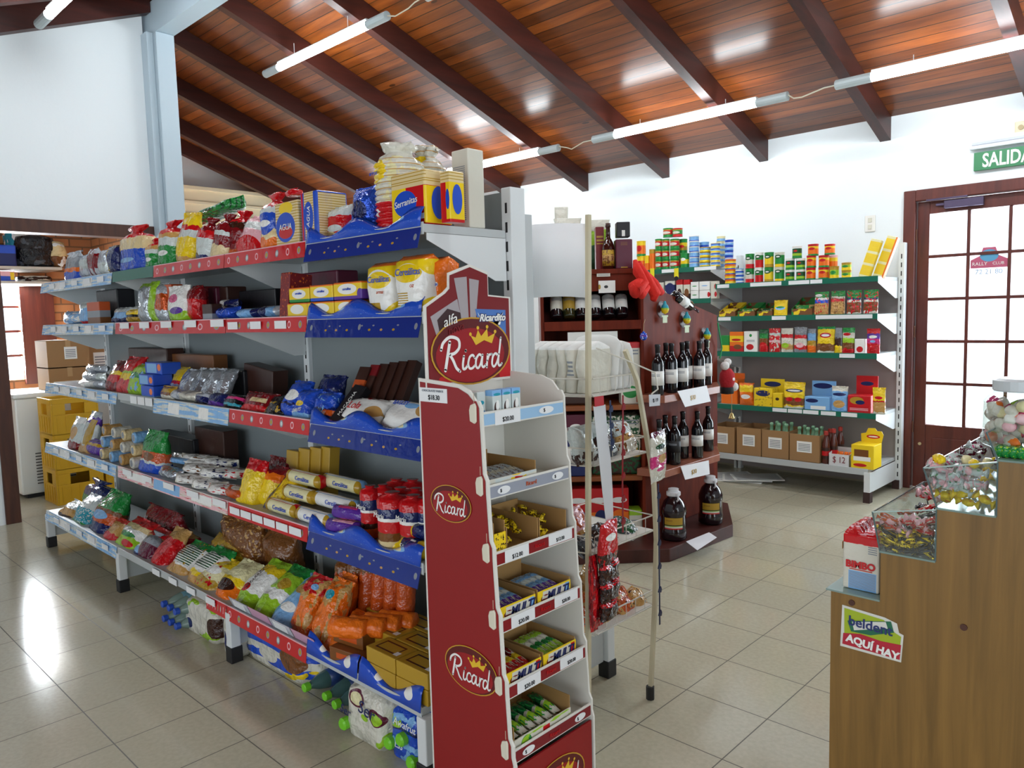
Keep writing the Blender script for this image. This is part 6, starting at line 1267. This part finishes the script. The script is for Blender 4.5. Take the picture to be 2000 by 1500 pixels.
# bags in the lower baskets
def heap(bi, specs, nm, labelf, grp):
    z = BZ[bi]+.006
    for i, (u_, dx, w_, h_, d_, bands, sh, lean) in enumerate(specs):
        y = yA+.02+(lineY(z)-yA)*u_; v, f = loftv('pillow', w_, h_, d_, i*7+bi, wr=1.6)
        o = obj(nm, v, f, art(bands, sh, .1, 1.0), smooth=True, loc=(EX-.02-dx, y, z), rot=(-lean, 0, PI/2+.1*i)); tag(o, labelf % ORD[i], 'bag', grp)
ck = [('n', 'T', 4, .55), ('n', 'n', 7, .62)]
heap(3, [(.08, .0, .13, .15, .07, 'o.3', ck, .6), (.38, .0, .13, .13, .07, 'N.3', ck, .7), (.66, -.005, .12, .12, .07, 'o.3', ck, .7), (.92, .0, .1, .09, .06, 'T.3', ck, .8), (.1, .07, .14, .21, .07, 'o.3', ck, .3), (.45, .08, .14, .18, .06, 'T.3', ck, .3), (.8, .08, .12, .14, .06, 'o.3', ck, .4)], 'cookie_bag', '%s glossy bag of orange-brown cookies in the lowest wire basket', 'cookie bags in the lowest basket')
heap(2, [(.05, .0, .1, .12, .06, 's.3', [('n', 'K', 4, .5), ('n', 'W', 6, .66)], 1.0), (.4, .0, .1, .12, .06, 'n.3', [('n', 's', 4, .5), ('n', 'W', 6, .66)], 1.0), (.75, .0, .1, .12, .06, 'g.3', [('n', 's', 4, .5), ('n', 'W', 6, .64)], 1.0), (.15, .06, .11, .14, .05, 'T.4 p1', [('n', 'o', 5, .55)], .3)], 'truffle_bag', '%s clear bag of dark sweets in the third wire basket', 'dark sweet bags in the third basket')
heap(1, [(.05, .0, .11, .14, .07, 'n.3 c.8 c1', [('n', 'c', 5, .58)], .3), (.45, .0, .12, .15, .07, 's.4 n.6 c1', [('n', 'c', 4, .6)], .4), (.8, .0, .11, .13, .07, 'w.4 T.6 c1', [('n', 'N', 5, .6)], .4)], 'biscuit_bag', '%s silvery bag of brown biscuits in the second wire basket', 'brown biscuit bags in the second basket')
# things hanging on the easel
def hang(pts, X, wpx, m, name, label, cat, th=.0015):
    v = []
    for k, (px, py) in enumerate(pts):
        p = at(px, py, X=X-.0+.004*math.sin(k)); w_ = wpx[k]/430 if isinstance(wpx, tuple) else wpx/560
        v += [p+Vector((0, -w_/2, 0)), p+Vector((0, w_/2, 0)), p+Vector((-th, w_/2, 0)), p+Vector((-th, -w_/2, 0))]
    f = []
    for i in range(len(pts)-1):
        for a in range(4): f.append((4*i+a, 4*i+4+a, 4*i+4+(a+1) % 4, 4*i+(a+1) % 4))
    f += [(0, 1, 2, 3), (4*len(pts)-1, 4*len(pts)-2, 4*len(pts)-3, 4*len(pts)-4)]
    o = obj(name, v, f, m, smooth=False)
    if label: tag(o, label, cat)
    return o
hs = hang([(1171, 792), (1176, 850), (1182, 900), (1187, 960), (1191, 1016)], EX+.05, (28, 26, 27, 24, 18), mat('strip_white', 'd8dade', .4), 'clip_strip', 'long white hanging strip on the easel with red top', 'strip')
hang([(1170, 774), (1171, 793)], EX+.051, 28, mat('strip_red', 'b8202c', .4), 'strip_head', None, None).parent = hs
for i, (pts, c, lab, nclip) in enumerate((([(1217, 772), (1217, 850), (1216, 930), (1217, 1040)], '8a1420', 'thin dark red clip strip hanging from the easel basket', 6), ([(1192, 782), (1193, 830), (1196, 880)], '1c2c50', 'short navy clip strip hanging behind the white strip', 3), ([(1286, 945), (1287, 1020), (1288, 1100), (1289, 1220)], '16204a', 'navy clip strip hanging outside the slanted leg', 6))):
    X = EX+.06
    o = hang(pts, X, 4.5, mat('strip_'+c, c, .4), 'clip_strip', lab, 'strip')
    for k in range(nclip):
        py = pts[0][1]+(pts[-1][1]-pts[0][1])*(k+.5)/nclip; p = at(pts[0][0]+(pts[-1][0]-pts[0][0])*(k+.5)/nclip, py, X=X+.002)
        G().prism([(-.012, -.008), (.006, -.012), (.01, .0), (.004, .012), (-.006, .006)], 0, .004, 'x').out('clip', mat('strip_'+c, c, .4), o, loc=p)
for i, (y0, y1, cx, w_) in enumerate(((1018, 1112, 1196, 44), (1098, 1140, 1197, 48), (1136, 1176, 1196, 46), (1172, 1212, 1193, 40))):
    a = at(cx, y0, X=EX+.07); b = at(cx, y1, X=EX+.07); v, f = loftv('pillow', w_/640*1.7, a.z-b.z, .04, i, wr=1.5)
    o = obj('chocolate_bag', v, f, art('R.12 n.8 R1' if i else 'n.35 R.5 R1', [('n', 'R', 6, .62), e_('W', .4, .7, .25, .08)] if i == 0 else [('n', 'K', 9, .55)], .12, 1), smooth=True, loc=(EX+.07+.004*i, b.y, b.z), rot=(.05, 0, PI/2+.15)); tag(o, f'{ORD[i]} red bag of chocolate biscuits down the hanging strip on the easel', 'bag', 'red chocolate biscuit bags on the strip')
for i, (y0, y1, cx) in enumerate(((1085, 1235, 1168), (1140, 1225, 1176))):
    a = at(cx, y0, X=EX+.05); b = at(cx, y1, X=EX+.05); v, f = loftv('pillow', .04, a.z-b.z, .03, i+20)
    tag(obj('red_bag', v, f, art('R.3', [('n', 'r', 4, .5)], .12, 1), smooth=True, loc=(EX+.05, b.y, b.z), rot=(0, 0, PI/2)), f'plain red bag edge {("behind", "between")[i]} the hanging chocolate biscuit bags', 'bag')
a = at(1292, 842, X=EX+.1); b = at(1292, 940, X=EX+.1); v, f = loftv('pillow', .13, a.z-b.z, .025, 3, wr=.8)
o = tag(obj('snack_bag', v, f, art('w.3 M.52 w.9 m1', [e_('T', .6, .45, .25, .09), e_('M', .5, .25, .25, .04), e_('g', .5, .7, .3, .05)], .15, .6), smooth=True, loc=(EX+.1, b.y, b.z), rot=(0, .0, PI/2+.15)), 'white and magenta snack bag hanging from the easel in front of the wine bottles', 'bag')
text('JUST', .02, ink('s'), o, (0, -.004, (a.z-b.z)*.68))
q = [at(1268, 771, X=EX+.09), at(1290, 770, X=EX+.09), at(1289, 792, X=EX+.09), at(1269, 794, X=EX+.09)]
o = tag(G().add(q+[p-Vector((.002, 0, 0)) for p in q], [(0, 3, 2, 1), (4, 5, 6, 7), (0, 1, 5, 4), (1, 2, 6, 5), (2, 3, 7, 6), (3, 0, 4, 7)]).out('price_tag', mat('tag_white', 'd4d8de', .4)), 'small framed price tag at the tip of the easel wire arm', 'tag')
text('$ 19', .018, ink('K'), o, sum(q, Vector())/4+Vector((.003, 0, 0)), rot=(PI/2, 0, PI/2))
p = at(1262, 1172, X=EX-.05); tag(G().add([at(1232, 1190, X=EX-.1), at(1243, 1168, X=EX-.1), at(1262, 1192, X=EX-.1), at(1232, 1190, X=EX-.104), at(1243, 1168, X=EX-.104), at(1262, 1192, X=EX-.104)], [(0, 2, 1), (3, 4, 5), (0, 1, 4, 3), (1, 2, 5, 4), (2, 0, 3, 5)]).out('brown_paper', mat('kraft', '9a7656', .8)), 'folded brown paper corner poking out of the lowest basket', 'paper')

# ------------------------------------------------------------------ on the counter
M_acr = sheet_glass('acrylic_sheet', 'e6f0ee', .16); M_ae = mat('acrylic_edge', '54686a', .12)
def bin_(pts, zb, x_in, label):
    """open clear bin: pts = photo corners top-left, bottom-left, bottom-right, top-right, far top-left"""
    tl, bl, br, tr = [at(*p, Y=CY) for p in pts[:4]]; D = .26; D = max(yat(pts[4][0], tl.x, tl.z)-CY, .2)
    e = tag(empty('candy_bin'), label, 'bin'); Dv = Vector((0, D, 0)); 
    def pane(ps, nm):
        n_ = (ps[1]-ps[0]).cross(ps[2]-ps[0]).normalized()*.003; k = len(ps); G().add(ps+[p+n_ for p in ps], [tuple(range(k)), tuple(range(2*k-1, k-1, -1))]+[(i, i+k, (i+1) % k+k, (i+1) % k) for i in range(k)]).out(nm, M_acr, e)
    pane([tl, bl, br, tr], 'near_pane'); pane([p+Dv for p in (tl, bl, br, tr)], 'far_pane'); pane([tl, tl+Dv, bl+Dv, bl], 'front_pane')
    for a, b in ((tl, bl), (bl, br), (br, tr), (tl, tr), (tl, tl+Dv), (tl+Dv, bl+Dv), (tl+Dv, tr+Dv)): G().tube([a, b], .0022, 4).out('edge', M_ae if a is not tl or b is not tr else mat('acrylic_edge_light', 'b8ccc8', .1), e)
    if zb == 1:
        for k in range(1, 5): a = tl.lerp(tl+Dv, k/5); G().tube([a, a+Vector((.05, 0, -.01))], .002, 4).out('divider', mat('acrylic_edge_light', 'b8ccc8', .1), e)
    return tl, bl, br, tr, D
def candy(kind, m):
    if kind == 'long': return G().tube([(-.026, 0, 0), (-.02, 0, 0), (-.018, 0, 0), (0, 0, 0), (.018, 0, 0), (.02, 0, 0), (.026, 0, 0)], [.007, .003, .0065, .007, .0065, .003, .007], 7).out('wrapped_candy', m, smooth=True)
    if kind == 'fan': return G().tube([(-.024, 0, 0), (-.014, 0, 0), (-.01, 0, 0), (0, 0, 0), (.01, 0, 0), (.014, 0, 0), (.024, 0, 0)], [.013, .003, .008, .011, .008, .003, .013], 8).out('wrapped_candy', m, smooth=True)
    return G().lathe([(.002, -.011), (.009, -.009), (.0125, 0), (.009, .009), (.002, .011)], 10).out('gum_ball', m, smooth=True)
def fill(c, n, kinds, zlo, zhi, label, grp, seed, cat='candy', flat=.6):
    tl, bl, br, tr, D = c; rnd = random.Random(seed); protos = {}
    for i in range(n):
        k, m = kinds[i % len(kinds)]
        if (k, m.name) not in protos: o = candy(k, m); protos[(k, m.name)] = o
        else: o = protos[(k, m.name)].copy(); COL.objects.link(o)
        v_ = rnd.random(); zz = bl.z+zlo+(zhi-zlo)*v_; near = i % 2 == 0; t_ = (zz-bl.z)/(tl.z-bl.z)
        xl = bl.x+(tl.x-bl.x)*t_+.02; xr = br.x-.02
        p = Vector((rnd.uniform(xl, xr), CY+(.016 if near else rnd.uniform(.03, D-.03)), zz))
        if not near: p.z = bl.z+zhi-rnd.random()*.012
        o.matrix_world = Matrix.Translation(p) @ Matrix.Rotation(rnd.uniform(-.5, .5) if near else rnd.uniform(0, 6), 4, 'Z') @ Matrix.Rotation(rnd.uniform(-flat, flat), 4, 'Y')
        tag(o, label, cat, grp)
B2 = bin_([(1704, 1000), (1719, 1078), (1827, 1097), (1829, 996), (1804, 938)], 0, 0, 'open clear bin of black and gold wrapped candies on the second counter step')
B3 = bin_([(1804, 914), (1830, 992), (1946, 1009), (1949, 903), (1926, 845)], 1, 0, 'open clear bin of green and pink wrapped sweets on the third counter step')
gf = lambda b, s, r=.15, metal=0: art(b, s, r, .6, .02, metal)
kk = [('long', gf('K.3', [('n', 'Y', 3, .6)])), ('long', gf('K.3', [('n', 'S', 3, .55)])), ('long', gf('Y.3', [('n', 'K', 3, .5)], .12, .5)), ('long', gf('S.3', [], .12, .8))]
fill(B2, 56, kk, .012, .055, 'black and gold wrapped candy in the lower clear bin', 'black and gold candies', 1)
fill(B2, 26, [('long', gf('R.3', [('n', 'w', 3, .55)])), ('long', gf('o.3', [('n', 'S', 3, .55)])), ('fan', gf('p.3', [('n', 'G', 3, .6)]))], .06, .095, 'red and silver wrapped candy on top of the black and gold ones', 'red and silver candies', 2)
fill(B3, 12, [('fan', gf('Y.3', [('n', 'O', 3, .62)]))], .014, .04, 'bright yellow twisted candy at the bottom of the upper clear bin', 'yellow candies in the upper bin', 3)
fill(B3, 40, [('fan', gf('p.3', [('n', 'c', 3, .5)])), ('fan', gf('c.3', [('n', 'M', 3, .6)])), ('fan', gf('c.3', [('n', 'G', 3, .58)])), ('fan', gf('m.3', [('n', 'c', 3, .5)]))], .05, .10, 'pink and clear twisted sweet in the upper clear bin', 'pink and clear sweets in the upper bin', 4)
fill(B3, 6, [('ball', gf('Y.3', [])), ('ball', gf('q.3', []))], .105, .12, 'yellow gum ball on top of the twisted sweets', 'yellow gum balls', 5)
# bag of toast slices on the first step
x0, x1 = xat(1645, CY+.03, cz[0]), xat(1716, CY+.03, cz[0]); h = zat(1040, x0, CY+.03)-cz[0]-.007
e = tag(empty('toast_bag', ((x0+x1)/2, CY+.03, cz[0]+.006)), 'white and red box-shaped toast bag on the first counter step', 'bag'); w_ = x1-x0
G().box(-w_/2, w_/2, 0, .12, 0, h).out('bag_body', art('w.84 R1', [r_('L', .55, .18, .38, .17), ('l', 'X', .55, .18, .36, .15, 44), ('l', 'X', .82, .76, .12, .08, 26)], .25, .15, .01), e, bevel=.005)
v, f = [], []
G().prism([(-w_/2, h), (w_/2, h), (w_*.42, h*1.1), (0, h*1.05), (-w_*.1, h*1.17), (-w_*.3, h*1.16)], .01, .11, 'y').out('folded_top', art('R.3', [('n', 'p', 3, .6)], .12, .6), e)
G().add([(-w_/2-.0015, .0, h*.7), (-w_/2-.0015, .0, h*.84), (-w_/2-.0015, .05, h*.84), (-w_/2-.0015, .05, h*.72)], [(0, 1, 2, 3)]).out('toast_picture', mat('toast_gold', 'b88040', .4), e)
text('BIMBO', h*.17, ink('R'), e, (0, -.002, h*.46), bold=.0012, sx=1.0); G().box(-.028, .03, -.0018, -.001, h*.37, h*.385).out('underline', ink('R'), e); 
v, f = loftv('pillow', .09, .15, .06, 8); tag(obj('toast_bag', v, f, art('w.6 R1', [('n', 'p', 3, .6)], .15, .8), smooth=True, loc=((x0+x1)/2+.01, CY+.16, cz[0]+.006)), 'crumpled red-topped bag standing behind the white toast bag', 'bag')
# jar of sweets and green tubes on the top step
jx, jy, jz = xat(1996, CY+.14, cz[3]+.02), CY+.06, cz[3]
tb = [(1950, 0), (1962, .002), (1978, .004), (1993, .006)]
for i, (px, _) in enumerate(tb):
    X = xat(px+4, CY+.02, jz); o = G().lathe([(.006, 0), (.0125, .004), (.0125, .055), (.009, .06), (.004, .062)], 12).out('green_candy', art('G.3', [('n', 'l', 3, .6), ('n', 'W', 5, .7)], .1, .3), loc=(X, CY+.02, jz+.018), rot=(-PI/2, 0, .3), smooth=True); tag(o, f'{ORD[i]} shiny green candy tube on the top counter step beside the glass bins', 'candy', 'green candy tubes on the top step')
e = tag(empty('sweets_jar', (jx, CY+.14, jz+.006)), 'clear round jar of pastel jelly sweets on the top counter step', 'jar')
rj = .082; G().lathe([(.05, 0), (rj, .015), (rj, .12), (.06, .145)], 24).out('jar_glass', M_acr, e, smooth=True); G().lathe([(.062, .145), (.064, .148), (.064, .17), (.05, .175)], 24).out('lid', mat('lid_clear', 'c8d0d4', .3), e)
rnd = random.Random(9); pr = {}
for i in range(64):
    c = ('l', 'p', 'q', 'O', 'w')[i % 5]
    if c not in pr: o = G().lathe([(.004, -.016), (.012, -.014), (.014, 0), (.012, .014), (.004, .016)], 10).out('jelly_sweet', art(c+'.5 '+('M' if c == 'p' else 'w')+'1', [], .5, .2), smooth=True); pr[c] = o
    else: o = pr[c].copy(); COL.objects.link(o)
    a = rnd.uniform(0, 6.28); rr = rj-.02 if i % 3 else rnd.uniform(0, .05); p = Vector((jx+rr*math.cos(a), CY+.14+rr*math.sin(a), jz+.022+.1*(i/64)))
    o.matrix_world = Matrix.Translation(p) @ Matrix.Rotation(rnd.uniform(0, 6), 4, 'Z') @ Matrix.Rotation(rnd.uniform(.8, 2), 4, 'Y'); tag(o, 'pastel jelly sweet inside the clear round jar', 'candy', 'jelly sweets in the jar')
B4 = at(1928, 845, Y=CY+.02)
q = [at(1927, 845, Y=CY), at(1950, 902, Y=CY)]; 
e = tag(empty('glass_divider'), 'clear acrylic guard standing at the front edge of the top counter step', 'guard'); D = .26
G().add([q[0], q[0]+Vector((0, D, 0)), q[1]+Vector((0, D, 0)), q[1]]+[p+Vector((.003, 0, 0)) for p in (q[0], q[0]+Vector((0, D, 0)), q[1]+Vector((0, D, 0)), q[1])], [(0, 1, 2, 3), (7, 6, 5, 4), (0, 3, 7, 4), (1, 5, 6, 2), (0, 4, 5, 1), (3, 2, 6, 7)]).out('guard_pane', M_acr, e)
for a, b in ((q[0], q[1]), (q[0], q[0]+Vector((0, D, 0)))): G().tube([a, b], .0025, 4).out('edge', M_ae, e)

# ------------------------------------------------------------------ bottles and packs on the floor under the gondola
def bottle_lying(loc, rz, L, r, body, cap, label, cat='bottle', grp=None, parent=None, band=None):
    R = Matrix.Rotation(PI/2, 4, 'X')   # axis toward -y (cap toward -y)
    o = G().lathe([(r*.8, 0), (r, .01), (r, L*.3), (r*.93, L*.4), (r, L*.5), (r, L*.62), (r*.75, L*.76), (r*.4, L*.87), (r*.36, L*.93)], 14).xf(R).out('bottle', body, parent, loc=loc, rot=(0, 0, rz), smooth=True)
    G().lathe([(r*.46, L*.9), (r*.48, L*.905), (r*.48, L*.99), (r*.4, L)], 12).xf(R).out('cap', cap, o, smooth=False)
    if band: G().lathe([(r*1.02, L*.28), (r*1.02, L*.6)], 14).xf(R).out('bottle_label', band, o, smooth=True)
    if label: tag(o, label, cat, grp)
    return o
clearb = mat('bottle_clear', '7d948c', .12); bcap = mat('cap_blue', '2450b8', .35); gcap = mat('cap_green', '7ad02c', .35)
p = at(334, 1205, Z=.035); e = tag(empty('water_pack', (p.x, p.y+.2, 0)), 'pack of clear water bottles with blue caps under the gondola', 'bottle pack')
for i in range(3):
    for j in range(2): bottle_lying((i*.072, 0, .037+j*.072), 0, .24, .034, clearb, bcap, None, parent=e, band=mat('label_clear', '5f8a98', .3))
def film_pack(px0, px1, yt, yb, bands, sh, label, nm='bottle_pack', yy=None, d=.2, lobes=3, caps=None, tx=None, rz=0):
    a = at((px0+px1)/2, yb-6, Z=0.0); Y = yy or a.y; x0, x1 = xat(px0, Y, .05), xat(px1, Y, .05); w = x1-x0; h = zat(yt, (x0+x1)/2, Y)-0
    n = 30; v = []; f = []; rings = [(0, .8), (.06, .97), (.3, 1), (.48, .97), (.55, .97), (.75, 1), (.93, .93), (1, .7)]
    for z_, s_ in rings:
        for j in range(n):
            an = 2*PI*j/n; c, s = math.cos(an), math.sin(an); lb = 1+.06*math.cos(an*lobes*2)+.02*math.sin(an*7+z_*9)
            v.append((w/2*s_*math.copysign(abs(c)**.6, c)*lb, d/2+d/2*s_*math.copysign(abs(s)**.6, s)*lb, h*z_))
    m_ = len(rings)
    for i in range(m_-1):
        for j in range(n): f.append((i*n+j, i*n+(j+1) % n, (i+1)*n+(j+1) % n, (i+1)*n+j))
    f += [tuple(range(n-1, -1, -1)), tuple((m_-1)*n+j for j in range(n))]
    o = obj(nm, v, f, art(bands, sh, .2, .6, .04), smooth=True, loc=((x0+x1)/2, Y, 0), rot=(0, 0, rz)); tag(o, label, 'bottle pack')
    for c in (caps or []): G().lathe([(.022, 0), (.022, .024), (.016, .03)], 14).xf(Matrix.Translation((w*(c[0]-.5), 0.012, h*c[1])) @ Matrix.Rotation(PI/2, 4, 'X')).out('cap', gcap, o)
    for q in (tx or []): text(q[0], q[1], ink(q[2]), o, (w*(q[3]-.5), -.006, h*q[4]), rot=(PI/2, q[5] if len(q) > 5 else 0, 0), shear=.25)
    return o
film_pack(352, 424, 1182, 1252, 'w.3', [('n', 'l', 2.5, .62), e_('n', .85, .5, .14, .3), e_('b', .25, .3, .08, .15)], 'white film-wrapped milk pack with a lime mark beside the blue-capped water', 'milk_pack')
film_pack(432, 456, 1210, 1288, 'w.3', [e_('b', .3, .4, .08, .25)], 'white plastic jug standing by the middle gondola leg', 'milk_jug', d=.1, lobes=1)
film_pack(464, 600, 1240, 1318, 'w.2 B.4 w.6 B.8 L1', [e_('N', .75, .55, .14, .3), e_('w', .45, .4, .12, .2), ('n', 'Y', 2.2, .68)], 'blue and white film-wrapped yogurt drink pack under the gondola', 'yogurt_pack')
for i, (px, py) in enumerate(((597, 1343), (637, 1360), (656, 1376))):
    p = at(px, py, Z=.035); bottle_lying((p.x-.0, p.y+.25, .036), 0, .26, .036, mat('bottle_teal', '4a6a68', .1), gcap, f'{ORD[i]} lying water bottle with lime green cap beside the apple soda pack', 'bottle', 'lying bottles with green caps', band=mat('label_navy', '24407a', .3))
film_pack(668, 752, 1352, 1462, 'w.3', [e_('m', .35, .8, .16, .16), e_('q', .35, .8, .12, .12), e_('m', .75, .62, .14, .16), e_('l', .75, .6, .1, .12), e_('l', .5, .5, .08, .06), ('n', 'l', 2, .7)], 'white film-wrapped apple soda pack under the gondola', 'soda_pack', tx=[('Ser', .07, 'b', .62, .72, .1), ('Ser', .045, 'b', .12, .5, .1)], caps=[(.08, .22)])
film_pack(756, 820, 1392, 1500, 'B.3 L.4 B.6 b.7 B1', [e_('l', .25, .75, .2, .12), ('n', 'L', 3, .6)], 'blue film-wrapped water pack with lime caps next to the red display', 'water_pack', caps=[(.5, .5), (.12, .3), (.8, .18)], tx=[('Awafrut', .035, 'W', .6, .8), ('LSS', .03, 'W', .4, .35)])
film_pack(190, 232, 1050, 1092, 'T.4 C1', [], 'peach-coloured sack lying under the far gondola bay', 'flour_sack')
film_pack(180, 236, 1082, 1130, 'b.3', [('n', 'B', 4, .55)], 'dark blue plastic bag of bottles hanging low under the far gondola bay', 'blue_bag', yy=1.62)

# ------------------------------------------------------------------ storage room
FXX = -7.45
y0, y1 = at(43, 976, Z=0).y, 2.75; fz = at(60, 768, X=FXX).z
fr = tag(empty('chest_freezer', (FXX, y0, 0)), 'white chest freezer in the storage room behind the passage', 'freezer')
M_fr = mat('freezer_white', 'd4d6d2', .4); G().box(-.65, 0, 0, y1-y0, .04, fz-.04).out('freezer_body', M_fr, fr, bevel=.012); G().box(-.66, .015, -.01, y1-y0+.01, fz-.04, fz).out('lid', M_fr, fr, bevel=.01)
g = G()
for k in range(11): g.box(.0, .003, .12, .5, .12+k*.026, .13+k*.026)
g.out('vent', mat('vent_dark', '4a4a48', .6), fr); G().box(-.6, -.05, .05, .9, 0, .04).out('base', mat('freezer_base', '2c2c2e', .6), fr)
M_yel = mat('crate_yellow', 'c89a10', .45)
def crate(x, y, z, label, c=M_yel, w=.36, h=.3, rz=0):
    e = tag(empty('bottle_crate', (x, y, z), (0, 0, rz)), label, 'crate', 'yellow bottle crates' if c is M_yel else None)
    g = G()
    for a, b, cc, dd in ((0, w, 0, .012), (0, w, w-.012, w)): g.box(a, b, cc, dd, 0, h*.55).box(a, b, cc, dd, h*.85, h).box(a, a+w*.3, cc, dd, h*.55, h*.85).box(b-w*.3, b, cc, dd, h*.55, h*.85)
    for a in (0, w-.012): g.box(a, a+.012, .012, w-.012, 0, h*.55).box(a, a+.012, .012, w-.012, h*.85, h).box(a, a+.012, .012, w*.3, h*.55, h*.85).box(a, a+.012, w*.7, w-.012, h*.55, h*.85)
    g.box(.012, w-.012, .012, w-.012, 0, .01); g.out('crate_shell', c, e, bevel=.003)
    g = G()
    for k in range(5): g.box(w, w+.004, .04+k*.065, .05+k*.065, .02, h*.5).box(.04+k*.065, .05+k*.065, -.004, 0, .02, h*.5)
    g.out('rib', c, e); return e
p = at(104, 975, Z=0)
cxx = -6.95; cyy = yat(104, cxx, .5)
for i in range(3): crate(cxx-.36, cyy, i*.29, f'yellow plastic bottle crate, {("bottom", "middle", "top")[i]} of the stack in the storage room')
for i in range(2): crate(cxx-.36, cyy+.38, i*.29, f'yellow plastic bottle crate, {("bottom", "upper")[i]} of the rear stack in the storage room')
bx = FXX-.02; by0 = yat(96, bx, fz+.1); by1 = yat(178, bx, fz+.1)
for i, (zb, lab) in enumerate(((fz, 'lower brown carton on the white freezer'), (fz+.2, 'upper brown carton with white label stacked on the freezer'))):
    e = carton('carton', 0, by1-by0, 0, .34, 0, .198 if i == 0 else .24, lab, tape=True, lab=(.4, .3, .3, .45) if i else (.1, .3, .6, .1), open_=False, group=None); e.location = (bx, (by0+by1)/2, zb+.001); e.rotation_euler = (0, 0, PI/2)
by2 = yat(222, bx-.1, fz+.2)
e = carton('carton', 0, by2-by1-.02, 0, .3, 0, .42, 'brown carton at the wall side of the freezer stack', open_=False); e.location = (bx-.1, (by1+by2)/2, fz+.001); e.rotation_euler = (0, 0, PI/2)
# wall shelf in the storage room with bags
sxx = -8.3; sy0, sy1 = yat(-40, sxx, 2.0), yat(122, sxx, 2.0); sz1, sz2 = zat(522, sxx, sy1), zat(548, sxx, sy0)
e = tag(empty('plank_shelf'), 'two white plank shelves high in the storage room', 'shelf')
for zz in (zat(522, sxx, sy1), zat(549, sxx, (sy0+sy1)/2)): G().box(WX, sxx, sy0, sy1, zz-.025, zz).out('plank', mat('plank_white', 'c8c4b8', .6), e)
zz = zat(522, sxx, sy1)
def sgood(px0, px1, yt, bands, sh, label, cat, nm, kind='pillow', d=.3, dx=0):
    a, b = yat(px0, sxx-.02-dx, zz), yat(px1, sxx-.02-dx, zz); h = max(zat(yt, sxx-.02-dx, (a+b)/2)-zz, .05)
    v, f = (loftv(kind, b-a, h, d, int(px1), wr=1.5)) if kind != 'box' else (None, None)
    o = obj(nm, v, f, art(bands, sh, .25, 1), smooth=True) if v else build('box', nm, b-a, h, d, art(bands, sh, .4, .05), 1)
    o.location = (sxx-.02-dx, (a+b)/2, zz+.001); o.rotation_euler = (0, 0, PI/2); tag(o, label, cat)
sgood(-20, 34, 478, 'b.3', [r_('B', .5, .8, .5, .2)], 'blue plastic crate on the storage shelf', 'crate', 'blue_crate', 'box')
sgood(36, 118, 458, 'K.3', [('n', 's', 4, .6)], 'big black plastic bag on the storage shelf', 'bag', 'black_bag', 'round')
sgood(20, 90, 446, 'c.5 t1', [('n', 'W', 3, .5)], 'pale turquoise plastic bag behind the black bag', 'bag', 'plastic_bag', 'round', dx=.14, d=.3)
sgood(98, 140, 470, 'N.4 C1', [('n', 'W', 3, .6)], 'tan paper sack at the end of the storage shelf', 'sack', 'paper_sack', 'round')
zz = zat(549, sxx, (sy0+sy1)/2)
sgood(-20, 30, 530, 'B.5 p1', [r_('Y', .9, .5, .08, .4)], 'flat blue and yellow box on the lower storage shelf', 'box', 'flat_box', 'box')
sgood(40, 108, 538, 'n.3', [('n', 'w', 3, .5)], 'crumpled dark papers on the lower storage shelf', 'papers', 'loose_papers', 'round')

# ------------------------------------------------------------------ lettering becomes plain mesh objects
deps = bpy.context.evaluated_depsgraph_get()
for o in [q for q in S.objects if q.type == 'FONT']:
    me = bpy.data.meshes.new_from_object(o.evaluated_get(deps)); n_ = bpy.data.objects.new('lettering', me); COL.objects.link(n_)
    n_.parent = o.parent; n_.matrix_local = o.matrix_local.copy(); n_.location = o.location; n_.rotation_euler = o.rotation_euler; n_.scale = o.scale
    bpy.data.objects.remove(o)
